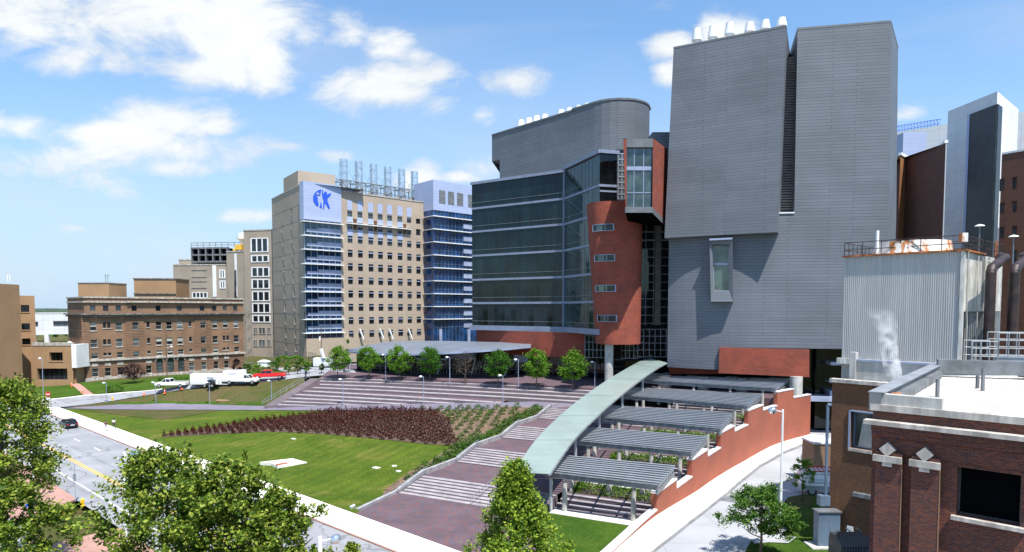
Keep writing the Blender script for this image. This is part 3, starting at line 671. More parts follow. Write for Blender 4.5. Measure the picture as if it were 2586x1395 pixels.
# terraces right of the ribbon: seat steps, planting, pavement
wkc = [Vector(XY(px, Y, 4)) for px, Y in ((1572, 49.2), (1655, 56.9), (1748, 66.3), (1820, 75.6), (1889, 84.9), (1962, 94.4), (2047, 101.8))]
def wallv(u):
    D_ = Uv.x * Vv.y - Uv.y * Vv.x
    uv_ = [(((w - O2).x * Vv.y - (w - O2).y * Vv.x) / D_, (Uv.x * (w - O2).y - Uv.y * (w - O2).x) / D_) for w in wkc]
    return lerp(uv_, u)
ter = MB(); hedges = []
for k in range(5):
    u0 = 11.35 * k + 2.2; vw = wallv(u0) - .72; vw2 = wallv(u0 + 11.4) - .72; z0 = k; zr = 1.0 if k < 4 else 1.2
    for i in range(4):
        a = u0 + .9 * i; zt = z0 + zr * (i + 1) / 4
        ter.hexa([S(a, 17.0, -.6), S(a, vw, -.6), S(a + .92, vw, -.6), S(a + .92, 17.0, -.6), S(a, 17.0, zt - .06), S(a, vw, zt - .06), S(a + .92, vw, zt - .06), S(a + .92, 17.0, zt - .06)], 1)
        ter.hexa([S(a - .04, 17.0, zt - .055), S(a - .04, vw, zt - .055), S(a + .4, vw, zt - .055), S(a + .4, 17.0, zt - .055), S(a - .04, 17.0, zt + .01), S(a - .04, vw, zt + .01), S(a + .4, vw, zt + .01), S(a + .4, 17.0, zt + .01)], 0)
    z1 = z0 + zr; ua, ub = u0 + 3.6, u0 + 11.4
    ter.hexa([S(ua, 16.5, -.6), S(ua, wallv(ua) - .7, -.6), S(ub, vw2, -.6), S(ub, 16.5, -.6), S(ua, 16.5, z1), S(ua, wallv(ua) - .7, z1), S(ub, vw2, z1), S(ub, 16.5, z1)], 2)
    if k < 4: ter.hexa([S(ua + 3.0, 17.2, z1), S(ua + 3.0, vw, z1), S(ua + 3.5, vw, z1), S(ua + 3.5, 17.2, z1), S(ua + 3.0, 17.2, z1 + .3), S(ua + 3.0, vw, z1 + .3), S(ua + 3.5, vw, z1 + .3), S(ua + 3.5, 17.2, z1 + .3)], 3)
    hedges.append((ua + .15, ua + 2.8, 17.6 if k else 17.4, vw - .1, z1))
struct(ter.build('garden_terraces', [M['nosing'], M['riser'], M['paver'], M['walk']]))
# left kerb wall of the stair
mb = MB(); pr = [(-6.2, .15)]
prof = [(-6.4, .16), (-.6, .45), (0.3, .6)]
for k in range(4): u0 = 11.35 * k; prof += [(u0 + .2, k + .55), (u0 + 4.6, k + 1.55), (u0 + 11.1, k + 1.55)]
prof[-1] = (41, 4.45); prof = sorted(set(prof))
for (a, za), (b, zb) in zip(prof[:-1], prof[1:]):
    if b - a < .01: continue
    mb.hexa([S(a, -.4, -.3), S(a, 0, -.3), S(b, 0, -.3), S(b, -.4, -.3), S(a, -.4, za), S(a, 0, za), S(b, 0, zb), S(b, -.4, zb)], 1, 0)
tag(mb.build('stair_kerb_wall', [M['kerbcap'], M['kerbcap']]), 'long low concrete kerb wall along the left side of the wide stairs', 'low wall')
def rail(v, u0, z0, lb, ln=5.4):
    mb = MB(); u1 = u0 + 4.6; a, b = S(u0 - .4, v), S(u1 + .3, v)
    top = [Vector((*S(u0 - .4, v), z0 + .05)), Vector((*S(u0 - .4, v), z0 + .95)), Vector((*S(u1 + .1, v), z0 + 1.98)), Vector((*S(u1 + .1, v), z0 + 1.02))]
    mb.pipe(top, .035, 6); m1 = (top[1] + top[2]) / 2; mb.tube(m1, m1 - Vector((0, 0, 1)), .03, n=6)
    mb.pipe([top[1] - Vector((0, 0, .4)), top[2] - Vector((0, 0, .4))], .02, 5)
    tag(mb.build('stair_handrail', M['bright']), lb, 'handrail', 'handrails on the wide stairs')
for k, nm in enumerate(('lowest', 'second', 'third', 'top')):
    rail(.15, 11.35 * k, k, f'steel handrail beside the kerb wall at the {nm} flight of the wide stairs')
rail(9.2, 0, 0, 'steel handrail in the middle of the lowest flight of the wide stairs')
rail(9.2, 11.35, 1, 'steel handrail in the middle of the second flight, next to the glass ribbon roof')

# ================================================================== RED RETAINING WALL
wk = [Vector((*XY(px, Y, 4),)) for px, Y in ((1655, 56.9), (1748, 66.3), (1820, 75.6), (1889, 84.9), (1962, 94.4), (2047, 101.8))]
near = [Vector((2.5, 38.5)), Vector((8.6, 49.2))]
line = near + wk
# densify with Catmull-Rom
def cat(P, n=6):
    out = []
    for i in range(len(P) - 1):
        p0, p1, p2, p3 = P[max(i - 1, 0)], P[i], P[i + 1], P[min(i + 2, len(P) - 1)]
        for j in range(n):
            t = j / n; out.append(.5 * ((2 * p1) + (p2 - p0) * t + (2 * p0 - 5 * p1 + 4 * p2 - p3) * t * t + (-p0 + 3 * p1 - 3 * p2 + p3) * t ** 3))
    return out + [P[-1]]
wl = cat(line)
cum = [0]
for a, b in zip(wl[:-1], wl[1:]): cum.append(cum[-1] + (b - a).length)
def wall_at_px(px, z):      # arc position where the wall crosses an image column
    best = None
    for i in range(len(wl) - 1):
        f = lambda p: CX + F_PX * p.x / (p.y * CP - (z - CZ) * SP)
        a, b = f(wl[i]), f(wl[i + 1])
        if a <= px <= b: return cum[i] + (cum[i + 1] - cum[i]) * (px - a) / (b - a)
    return cum[-1] if px > 1800 else 0
def wpt(s):
    s = min(max(s, 0), cum[-1])
    for i in range(len(cum) - 1):
        if cum[i] <= s <= cum[i + 1] + 1e-9:
            t = (s - cum[i]) / (cum[i + 1] - cum[i]); p = wl[i].lerp(wl[i + 1], t); d = (wl[i + 1] - wl[i]).normalized(); return p, Vector((-d.y, d.x))
def ztop(px, py, s): p, _ = wpt(s); return V(px, py, p.y).z
brk = [1105, 1240, 1345, 1452, 1540, 1634, 1725, 1826, 1922, 2032, 2133]
lowY = [(1105, 1105), (1240, 970, 1345, 866), (1452, 750, 1540, 671), (1635, 577, 1725, 517), (1827, 435, 1922, 385), (2033, 338, 2133, 323)]
hiY = [(1108, 1000, 1237, 892), (1345, 768, 1452, 690), (1540, 592, 1635, 520), (1725, 440, 1825, 380), (1922, 316, 2030, 268)]
segs = []
def zseg(q):
    a = ZD(q[0], q[1]); b = ZD(q[2], q[3])
    return (ztop(*a, wall_at_px(a[0], 4)) + ztop(*b, wall_at_px(b[0], 4))) / 2
sb = [wall_at_px(ZD(x, 0)[0], 4) for x in brk]; sb[-1] = cum[-1]
a = ZD(*lowY[0]); z0w = ztop(*a, wall_at_px(a[0], 2))
segs.append((0, sb[0], z0w, 0))
for k in range(5):
    segs.append((sb[2 * k], sb[2 * k + 1], zseg(hiY[k]), 1)); segs.append((sb[2 * k + 1], sb[2 * k + 2], zseg(lowY[k + 1]), 0))
WT = .55
wb = MB(); wcap = MB()
for (s0, s1, zt, hi) in segs:
    n = max(1, int((s1 - s0) / 1.0)); ss = [s0 + (s1 - s0) * i / n for i in range(n + 1)]
    if s0 == 0: zts = [zt - .0 for _ in ss]
    else: zts = [zt] * (n + 1)
    for i in range(n):
        (p, q), (p2, q2) = wpt(ss[i] + 1e-4), wpt(ss[i + 1] - 1e-4); zb = -1.3
        o0, i0, o1, i1 = p, p + q * WT, p2, p2 + q2 * WT
        for (A, B, u0, u1) in ((o0, o1, ss[i], ss[i + 1]), (i0, i1, ss[i], ss[i + 1])):
            wb.face([(A.x, A.y, zb), (B.x, B.y, zb), (B.x, B.y, zts[i]), (A.x, A.y, zts[i])], 0, [(u0, zb), (u1, zb), (u1, zts[i]), (u0, zts[i])])
        if i == 0: wb.face([(o0.x, o0.y, zb), (i0.x, i0.y, zb), (i0.x, i0.y, zt), (o0.x, o0.y, zt)])
        if i == n - 1: wb.face([(o1.x, o1.y, zb), (i1.x, i1.y, zb), (i1.x, i1.y, zt), (o1.x, o1.y, zt)])
        e = .06; c0, c1, c2, c3 = p - q * e, p2 - q2 * e, p2 + q2 * (WT + e), p + q * (WT + e)
        wcap.hexa([(c.x, c.y, zt) for c in (c0, c1, c2, c3)] + [(c.x, c.y, zt + .16) for c in (c0, c1, c2, c3)])
rw = thing('retaining_wall', 'long curved red brick retaining wall stepping up beside the concrete drive', 'wall')
wb.build('wall', M['redbrick'], rw); wcap.build('coping', M['cap'], rw)

# ================================================================== DRIVE
dsw = [(1030, 1420), (1200, 1285), (1400, 1128), (1640, 930), (1800, 800), (1960, 707), (2090, 655), (2250, 604)]
inner = [(w.x + .0, w.y) for w in wl[3:]]
drape('drive', [(3, 36), (40, 36), (36, 60), (60, 104), (66, 130), (44, 130)] + [(w.x - .3, w.y + .1) for w in wl[::-1]], HD, 0, M['driveconc'], 3)
drape('drive_pavement', inner + [GD(*ZD(*q)) for q in dsw[::-1]], HD, .13, M['walk'], 2, .2)
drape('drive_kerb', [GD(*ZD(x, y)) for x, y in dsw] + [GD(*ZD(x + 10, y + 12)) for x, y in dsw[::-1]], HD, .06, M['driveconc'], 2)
bpy.data.objects['drive_kerb'].data.materials[0] = mat('kerb_line_grey', (.20, .20, .21), .9)  # kerb line in a darker grey than the drive and pavement
gp = [(1690, 1420), (1745, 1320), (1850, 1290), (2055, 1300), (1990, 1240), (1950, 1130), (1965, 1060), (2000, 1020), (2110, 1000), (2260, 1025), (2330, 1040), (2500, 1420)]
drape('drive_grass', [GD(*ZD(*q)) for q in gp], HD, .1, M['grassrich'], 2, .2)
drape('grass_dry_patch', [GD(*ZD(*q)) for q in [(1990, 1040), (2080, 1015), (2180, 1030), (2150, 1085), (2040, 1115), (1985, 1090)]], HD, .14, M['grassdry'], 2)
drape('drive_grass_kerb', [GD(*ZD(*q)) for q in [(1745, 1318), (1850, 1288), (2055, 1298), (2000, 1340), (1860, 1335), (1770, 1345)]], HD, .16, M['driveconc'], 2)
drape('drive_asphalt_patch', [GD(*ZD(*q)) for q in [(1520, 1035), (1640, 987), (1800, 1018), (1690, 1063)]], HD, .02, M['asphalt'], 2)
mat_dk = mat('patch_asphalt', (.17, .175, .19), .9); bpy.data.objects['drive_asphalt_patch'].data.materials[0] = mat_dk

# ================================================================== PERGOLAS
PZ = [4.16, 5.0, 5.9, 7.04, 8.15]
PC = [[(395, 845), (1112, 930), (1228, 800), (465, 728)], [(545, 625), (1340, 705), (1446, 600), (612, 535)], [(700, 465), (1534, 545), (1625, 437), (768, 390)],
      [(860, 318), (1720, 390), (1818, 310), (930, 265)], [(1000, 215), (1914, 272), (2028, 205), (1095, 163)]]
PLAB = ['lowest and nearest grey steel pergola over the garden terraces', 'second grey steel pergola up from the lawn, with hedges in front', 'middle one of five grey steel pergolas beside the red wall',
        'fourth grey steel pergola, next below the one by the tower', 'topmost grey steel pergola close under the red brick base of the tower']
for k in range(5):
    z = PZ[k]; FL, FRr, BR, BL = [W(*ZD(*q), z) for q in PC[k]]
    FL = FL + (FL - FRr).normalized() * .8; BL = BL + (BL - BR).normalized() * .8
    root = thing('pergola', PLAB[k], 'pergola', 'steel pergolas stepping up beside the red wall')
    NB = 10; d = (BR - FRr).normalized(); hd = d * .05
    for i in range(NB):
        t = i / (NB - 1); a, b = FL.lerp(BL, t), FRr.lerp(BR, t); mb = MB()
        w = d * (.05 if i else .09); hh = .30 if i else .48
        for (zz0, zz1, ww) in ((-hh, -.03, w * .4), (-.03, 0, w * 2.2), (-hh - .03, -hh, w * 1.3)):
            q = [a - ww, b - ww, b + ww, a + ww]
            mb.hexa([(p.x, p.y, z + zz0) for p in q] + [(p.x, p.y, z + zz1) for p in q], 0)
        mb.build('fascia_beam' if i == 0 else 'louver_beam', M['steel'] if i else M['steeldk'], root)
    mb = MB()
    for t in (.04, .27, .5, .73, .985):
        a, b = FL.lerp(FRr, t), BL.lerp(BR, t); e = (FRr - FL).normalized() * .07
        q = [a - e, b - e, b + e, a + e]
        mb.hexa([(p.x, p.y, z - .62) for p in q] + [(p.x, p.y, z - .335) for p in q])
    a, b = FRr, BR; e = (FRr - FL).normalized() * .05
    for dz in (.0,):
        q = [a - e * 3, b - e * 3, b, a]; mb.hexa([(p.x, p.y, z - .95) for p in q] + [(p.x, p.y, z - .64) for p in q])
    mb.build('cross_beams', M['steeldk'], root)
    for t in (.18, .50, .80) if k < 1 else (.16, .42, .68, .9):
        for (s, zf) in ((.12, 0), (.68, 1)):
            if k == 0 and t == .5 and s < .5: continue
            tt = {(.18): .17, (.80): .78}.get(t, t)
            a = FL.lerp(FRr, tt).lerp(BL.lerp(BR, tt), s); zb = k + (.0 if s < .5 else 1.0) + (.14 if k == 0 and s < .5 else 0)
            mb = MB(); mb.tube((a.x, a.y, zb), (a.x, a.y, z - 1.15), .27, .22, 14); c1 = mb.build('column', M['conc'], root, smooth=True)
            mb = MB()
            mb.tube((a.x, a.y, z - 1.15), (a.x, a.y, z - 1.05), .2, .2, 10)
            for sx in (-1, 1):
                for sy in (-1, 1): mb.tube((a.x, a.y, z - 1.08), (a.x + sx * .28, a.y + sy * .28, z - .62), .045, n=6)
            mb.build('bracket', M['steeldk'], c1)

# ================================================================== RIBBON ROOF
rl = [(148, 815), (275, 627), (440, 460), (610, 323), (780, 206), (950, 108), (1040, 62)]
rr = [(372, 857), (533, 627), (695, 462), (850, 325), (995, 212), (1105, 135), (1172, 98)]
rz = [4.55, 5.75, 6.85, 7.95, 9.1, 10.2, 10.9]
root = thing('ribbon_canopy', 'long arched pale green glass canopy running up over the stairs', 'canopy')
LP = [W(*ZD(*q), z) for q, z in zip(rl, rz)]; RP = [W(*ZD(*q), z) for q, z in zip(rr, rz)]
LP[0] = W(*ZD(148, 815), 4.55)
for i in range(6):
    mb = MB(); n = 6
    def cr(P, i, t):
        p0, p1, p2, p3 = P[max(i - 1, 0)], P[i], P[i + 1], P[min(i + 2, 6)]
        return .5 * ((2 * p1) + (p2 - p0) * t + (2 * p0 - 5 * p1 + 4 * p2 - p3) * t * t + (-p0 + 3 * p1 - 3 * p2 + p3) * t ** 3)
    for j in range(n):
        t0, t1 = (j + (.10 if j == 0 and i else 0)) / n, (j + 1) / n
        q = [cr(LP, i, t0), cr(RP, i, t0), cr(RP, i, t1), cr(LP, i, t1)]
        mb.hexa([(p.x, p.y, p.z - .07) for p in q] + [tuple(p) for p in q])
    mb.build('glass_panel', M['ribbon'], root)
mb = MB()
for i in range(6):
    for (P_, off) in ((LP, .0), (RP, .0)):
        pts = [cr(P_, i, j / 5) + Vector((0, 0, -.16)) for j in range(6)]; mb.pipe(pts, .10, 6)
    a, b = LP[i], RP[i]; mb.tube(a + Vector((0, 0, -.12)), b + Vector((0, 0, -.12)), .09, n=6)
    for f in (.25, .5, .75): mb.pipe([cr(LP, i, j / 4).lerp(cr(RP, i, j / 4), f) - Vector((0, 0, .13)) for j in range(5)], .03, 5)
mb.build('frame', M['steeldk'], root)
tip = MB(); a, b = LP[0], RP[0]; c = W(*ZD(185, 848), 4.5)
tip.face([a, c, b, LP[0].lerp(LP[1], .02), ], 0); tip.build('front_panel', M['ribbon'], root)
for i in range(0, 5):
    g = i + 0.0; a = RP[i].lerp(LP[i], .12); mb = MB(); a2 = cr(RP, i, .35).lerp(cr(LP, i, .35), .15); zb = i + (0 if i < 1 else .0)
    mb.tube((a2.x, a2.y, max(0, zb)), (a2.x, a2.y, a2.z - .2), .16, n=10); mb.build('post', M['steel'], root, smooth=True)
# ================================================================== GREY TOWER BUILDING
GM = [M['pane'], M['white'], M['stone'], M['blind']]
gt = thing('grey_tower', 'tall grey shingle-clad research tower with two slanted slabs and a dark louvred slot between them', 'building')
Lp, Rp, Rr = Vector((26.8, 109)), Vector((43.3, 101.5)), Vector((58.3, 98.9)); ctrl = Vector((33.5, 102.9))
curve = [(1 - t) ** 2 * Lp + 2 * t * (1 - t) * ctrl + t * t * Rp for t in [i / 12 for i in range(13)]]
front = curve + [Rr]; back = Vector((65.3, 108.6))
bk = [back, Vector((62, 128)), Vector((34, 128))]
ZT = V(1990, 540, 101.4).z
def zlow(px):     # underside height of the shingle wall
    return 9.95 if px < 1817 else 13.65
acc = 0; mb = MB()
pxof = lambda p, z=20: CX + F_PX * p.x / (p.y * CP - (z - CZ) * SP)
pts = front[:]
# split where the shingle wall steps up
for i in range(len(pts) - 1):
    a, b = pts[i], pts[i + 1]; l = (b - a).length
    pa, pb = pxof(a, 12), pxof(b, 12); cuts = [0]
    if pa < 1817 < pb: cuts.append((1817 - pa) / (pb - pa))
    cuts.append(1)
    for t0, t1 in zip(cuts[:-1], cuts[1:]):
        A, B = a.lerp(b, t0), a.lerp(b, t1); zz = 9.95 if pxof((A + B) / 2, 12) < 1817 else 13.65
        mb.face([(A.x, A.y, zz), (B.x, B.y, zz), (B.x, B.y, ZT), (A.x, A.y, ZT)], 0, [(acc + l * t0, zz), (acc + l * t1, zz), (acc + l * t1, ZT), (acc + l * t0, ZT)])
    acc += l
shp = [Lp, Rp, Rr, back, bk[1], bk[2]]
for a, b in ((Rr, back), (back, bk[1]), (bk[1], bk[2]), (bk[2], Lp)):
    mb.face([(a.x, a.y, 13.65), (b.x, b.y, 13.65), (b.x, b.y, ZT), (a.x, a.y, ZT)], 0)
mb.face([(p.x, p.y, 13.65) for p in front + bk], 1); mb.face([(p.x, p.y, 9.95) for p in (curve[:6] + [Vector((34, 118)), Vector((30, 120))])], 1)
mb.face([(p.x, p.y, ZT) for p in front + bk], 2)
mb.build('base_wall', [M['siding'], M['black'], M['roof']], gt)
# left slab
PL, PR = Vector((25.7, 107.0)), Vector((41.4, 98.9)); FP = Fr(PL, PR)
def slab(F, px4, depth, name, topdrop=0, mats=None, side=None, backlift=0):
    q = [F.pix(*p) for p in px4]                                # bl br tr tl on the facade plane
    f = [F.P(u, z) for u, z in q]; zb = [(z) for u, z in q]
    bkp = [F.P(u, z, -depth) for u, z in q]
    if side: bkp[1] = (bkp[1][0] + side[0], bkp[1][1] + side[1], bkp[1][2]); bkp[2] = (bkp[2][0] + side[0], bkp[2][1] + side[1], bkp[2][2])
    mb = MB(); mb.face(f, 0, [(u, z) for u, z in q])
    mb.face([f[1], bkp[1], bkp[2], f[2]], 0); mb.face([f[0], bkp[0], bkp[3], f[3]], 0); mb.face([f[0], f[1], bkp[1], bkp[0]], 0)
    mb.face([bkp[0], bkp[1], bkp[2], bkp[3]], 0); mb.face([f[3], f[2], bkp[2], bkp[3]], 1)
    o = mb.build(name, mats or [M['siding'], M['roof']], gt)
    mb = MB(); cps = f[3], f[2], bkp[2], bkp[3]
    c = sum((Vector(p) for p in cps), Vector()) / 4
    for i in range(4):
        a, b = Vector(cps[i]), Vector(cps[(i + 1) % 4]); ia, ib = a.lerp(c, .06), b.lerp(c, .06); oa, ob = a.lerp(c, -.004), b.lerp(c, -.004)
        mb.hexa([oa, ob, ib, ia] + [v + Vector((0, 0, .32)) for v in (oa, ob, ib, ia)])
    mb.build('roof_coping', M['coping'], o); return q, f, bkp
ql, fl, bl = slab(FP, [(1678, 602), (1963, 587), (1985, 69), (1701, 124)], 14, 'left_slab', side=(-.3, 0))
# right slab, rising flush from the base wall
FR = Fr(Rp, Rr)
u0, _ = FR.pix(2006, 540); u1 = FR.L
tl = FR.pix(2014, 76); tr = FR.pix(2250, 57)
f = [FR.P(u0, ZT), FR.P(u1, ZT), FR.P(tr[0], tr[1]), FR.P(tl[0], tl[1])]
sv = back - Rr; B2 = [(f[0][0] + 5, f[0][1] + 16, ZT), (f[1][0] + sv.x, f[1][1] + sv.y, ZT), (f[2][0] + sv.x, f[2][1] + sv.y, f[2][2]), (f[3][0] + 5, f[3][1] + 16, f[3][2])]
mb = MB(); accs = sum((b - a).length for a, b in zip(curve[:-1], curve[1:]))
mb.face(f, 0, [(accs + u0, ZT), (accs + u1, ZT), (accs + tr[0], tr[1]), (accs + tl[0], tl[1])])
mb.face([f[1], B2[1], B2[2], f[2]], 0); mb.face([f[0], B2[0], B2[3], f[3]], 0); mb.face([B2[0], B2[1], B2[2], B2[3]], 0); mb.face([f[3], f[2], B2[2], B2[3]], 1)
rs = mb.build('right_slab', [M['siding'], M['roof']], gt)
mb = MB(); cps = f[3], f[2], B2[2], B2[3]; c = sum((Vector(p) for p in cps), Vector()) / 4
for i in range(4):
    a, b = Vector(cps[i]), Vector(cps[(i + 1) % 4]); ia, ib = a.lerp(c, .06), b.lerp(c, .06); oa, ob = a.lerp(c, -.004), b.lerp(c, -.004)
    mb.hexa([oa, ob, ib, ia] + [v + Vector((0, 0, .32)) for v in (oa, ob, ib, ia)])
mb.build('roof_coping', M['coping'], rs)
# louvred slot, recessed
zt_s = V(1995, 140, 103).z; mb = MB(); a = Vector(FR.P(u0 - 6, 0, -2.4)[:2]); b = Vector(FR.P(u0 + 1.2, 0, -2.4)[:2]); FSl = Fr(a, b)
mb.face([FSl.P(0, ZT), FSl.P(FSl.L, ZT), FSl.P(FSl.L, zt_s), FSl.P(0, zt_s)], 0)
z = ZT + .1
while z < zt_s:
    mb.face([FSl.P(0, z, .02), FSl.P(FSl.L, z, .02), FSl.P(FSl.L, z + .26, .24), FSl.P(0, z + .26, .24)], 1); z += .42
mb.face([FSl.P(0, zt_s), FSl.P(FSl.L, zt_s), FSl.P(FSl.L, zt_s, -8), FSl.P(0, zt_s, -8)], 1)
mb.build('slot_louvers', [M['black'], M['louver']], gt)
mb = MB(); mb.fb(FR, u0 - 3.5, u0, ZT + .02, ZT + .22, -1.5, .15); mb.build('slot_sill', M['white'], gt)
# box window
FWn = Fr(curve[5], curve[9]); 
o4 = [FWn.pix(*ZA(*q), 1.5) for q in ((386, 502), (524, 502), (521, 113), (377, 120))]
i4 = [FWn.pix(*ZA(*q), .5) for q in ((404, 430), (501, 432), (498, 150), (397, 148))]
o4f = [FWn.P(u, z, 1.7) for u, z in o4]; o4b = [FWn.P(u, z, -.8) for u, z in o4]; i4f = [FWn.P(u, z, 1.4) for u, z in i4]; i4g = [FWn.P(u, z, .5) for u, z in i4]
mb = MB()
for i in range(4):
    j = (i + 1) % 4; mb.face([o4f[i], o4f[j], o4b[j], o4b[i]], 0); mb.face([o4f[i], o4f[j], i4f[j], i4f[i]], 0); mb.face([i4f[i], i4f[j], i4g[j], i4g[i]], 1)
wn = mb.build('box_window', [M['siding'], M['coping']], gt)
mb = MB(); mb.face(i4g, 0); mb.build('glass', M['glassbox'], wn)
mb = MB(); lm = [Vector(i4g[0]).lerp(Vector(i4g[3]), .56), Vector(i4g[1]).lerp(Vector(i4g[2]), .56)]; n3 = Vector((FWn.n.x, FWn.n.y, 0))
mb.hexa([lm[0], lm[1], lm[1] + n3 * .12, lm[0] + n3 * .12] + [p + Vector((0, 0, .35)) for p in (lm[0], lm[1], lm[1] + n3 * .12, lm[0] + n3 * .12)])
for a, b in ((0, 1), (0, 3), (1, 2)): mb.tube(Vector(i4g[a]) + n3 * .1, Vector(i4g[b]) + n3 * .1, .07, n=4)
hd = [Vector(p) for p in (o4f[3], o4f[2])]; mb.hexa([hd[0], hd[1], hd[1] + n3 * .3, hd[0] + n3 * .3] + [p + Vector((0, 0, .28)) for p in (hd[0], hd[1], hd[1] + n3 * .3, hd[0] + n3 * .3)])
mb.build('frame', M['bluewhite'], wn)
# red brick base and dark glazing
u_l = FR.pix(1817, 900); a = V(1812, 900, 103.6); b = V(2044, 900, 100.0); FB = Fr((a.x, a.y), (b.x, b.y))
q = [FB.pix(*p) for p in ((1815, 943), (2044, 953), (2044, 884), (1817, 878))]
f = [FB.P(u, z) for u, z in q]; g = [FB.P(u, z, -6) for u, z in q]
mb = MB(); mb.face(f, 0, q)
for i in range(4): j = (i + 1) % 4; mb.face([f[i], f[j], g[j], g[i]], 0)
mb.build('brick_panel', M['redpanel'], gt)
mb = MB(); q = [FP.pix(*p, -4.2) for p in ((1690, 945), (1822, 945), (1822, 925), (1690, 925))]; f = [FP.P(u, z, -4.2) for u, z in q]; g = [FP.P(u, z, -7) for u, z in q]
mb.face(f); 
for i in range(4): j = (i + 1) % 4; mb.face([f[i], f[j], g[j], g[i]], 0)
mb.build('brick_panel', M['redpanel'], gt)
mb = MB(); FG = Fr((28, 113), (66, 104.0)); mb.fb(FG, 0, 34, 6.2, 13.6, -2, 0, 0)
mb.fb(Fr((51, 106), (66, 103.5)), 0, 15, -.4, 13.6, -1, 0, 0)
gg = mb.build('ground_floor_glazing', M['glassblk'], gt)
mb = MB(); F2 = Fr((52.0, 103), (64, 101))
for z in (5.7, 7.9, 10.8): mb.fb(F2, 0, 12, z, z + (.9 if z < 6 else .5 if z > 10 else .1), -3, 0, 0)
mb.build('floor_edge', M['bluewhite'], gt)
mb = MB()
for px, py, r in ((2017, 1001, .95), (1908, 1000, .95), (1804, 995, .95), (1703, 990, .95)):
    p = W(px, py, 6.2); m2 = MB(); m2.tube((p.x, p.y + (1 if px > 2000 else 6), 6.2), (p.x, p.y + (1 if px > 2000 else 6), 9.25 if px > 2000 else 8.4), .95, n=20); m2.build('column', M['conc'], gt, smooth=True)
# garage opening at the end of the drive
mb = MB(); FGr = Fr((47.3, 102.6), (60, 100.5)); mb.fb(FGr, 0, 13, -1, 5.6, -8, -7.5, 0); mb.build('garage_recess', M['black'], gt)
mb = MB(); mb.fb(FGr, 0, 13, 5.0, 5.7, -8, .3, 0); mb.build('garage_lintel', M['bluewhite'], gt)
mb = MB(); mb.fb(FGr, -.3, .4, -1, 5.0, -7, 0, 0); mb.fb(FGr, 7.6, 8.6, -1, 5, -7, 0, 0); mb.build('garage_wall', M['conc'], gt)
# rooftop vents
def vent(px, ytop, ybase, Y, parent, s=1.0, r=None):
    t = V(px, ytop, Y); h = t.z - V(px, ybase, Y).z + 1.5; r = r or 1.05 * s; mb = MB()
    mb.lathe((t.x, t.y, t.z - h - 1), [(r * .62, 0), (r * .62, h * .5 + 1), (r * 1.15, h * .5 + 1), (r * 1.15, h * .5 + 1.25), (r * .82, h + .8), (r * .82, h + 1), (0, h + 1)], 16)
    mb.build('roof_vent', M['white'], parent, smooth=True)
for (x, y0, y1, Y) in ((318, 145, 222, 113), (398, 133, 205, 112), (482, 115, 188, 110.5), (583, 115, 166, 112), (661, 103, 152, 112), (743, 92, 132, 109)):
    a, b = Z4(x, y0); vent(a, b, Z4(x, y1)[1], Y, gt, .72)

# ================================================================== GLASS BUILDING
gb = thing('glass_building', 'dark glass curtain-wall building with a grey rounded top and a red curved stair drum', 'building')
C1 = Vector(XY(1425, 125)); CL_ = C1 + Vector((-.83, .5577)) * 22.8; CR_ = C1 + Vector((.348, -.9375)) * 14.3; CD = CR_ + Vector((.964, .266)) * 3.2
Fg1 = Fr(CL_, C1); Fg2 = Fr(C1, CR_); Fg3 = Fr(CR_, CD)
ztop1 = Fg1.pix(1425, 430)[1]; zbot = V(1425, 826, 125).z
def zrow(y): return V(1425, y, 125).z
rows = [zrow(200 + y * .5466) for y in (548, 666, 788, 910, 1028, 1146)]
zt1 = zrow(200 + 432 * .5466); zt2a = Fg2.pix(*Z3(610, 345))[1]
mb = MB(); mb.face([Fg1.P(0, zbot), Fg1.P(Fg1.L, zbot), Fg1.P(Fg1.L, zt1), Fg1.P(0, zt1)], 0)
mb.build('curtain_wall', M['glassdk'], gb)
mb = MB(); mb.face([Fg2.P(0, zbot), Fg2.P(Fg2.L, zbot), Fg2.P(Fg2.L, zt2a), Fg2.P(0, zt2a)], 0); mb.build('curtain_wall', M['glasslt'], gb)
mb = MB(); mb.face([Fg3.P(0, zbot), Fg3.P(Fg3.L, zbot), Fg3.P(Fg3.L, zt2a), Fg3.P(0, zt2a)], 0); mb.build('curtain_wall', M['glassblk'], gb)
mb = MB(); poly = [CL_, C1, CR_, CD, Vector((24, 125)), Vector((10, 150))]
mb.face([(p.x, p.y, zbot) for p in poly], 0); mb.face([(p.x, p.y, zt1 - .02) for p in [CL_, C1, Vector((15, 124)), Vector((10, 150))]], 0); mb.face([(p.x, p.y, zt2a - .02) for p in [C1, CR_, CD, Vector((24, 125)), Vector((12, 130))]], 0)
q = Vector((10, 150)); mb.face([(CL_.x, CL_.y, zbot), (q.x, q.y, zbot), (q.x, q.y, zt1), (CL_.x, CL_.y, zt1)], 1)
q = Vector((24, 125)); mb.face([(CD.x, CD.y, zbot), (q.x, q.y, zbot), (q.x, q.y, zt2a), (CD.x, CD.y, zt2a)], 1)
mb.build('floor_slabs', [M['roof'], M['glassblk']], gb)
mb = MB()
for i, z in enumerate(rows):
    h = .42
    mb.fb(Fg1, 0, Fg1.L + .08, z - h, z, .01, .16, 0); mb.fb(Fg2, 0.02, Fg2.L + .1, z - h, z, .01, .16, 0)
    if i in (0,): mb.fb(Fg3, 0, Fg3.L, z - h, z, .01, .14, 0)
    mb.fb(Fg1, 0, Fg1.L, z + .95, z + 1.03, .01, .07, 1); mb.fb(Fg2, 0, Fg2.L, z + .95, z + 1.03, .01, .07, 1)
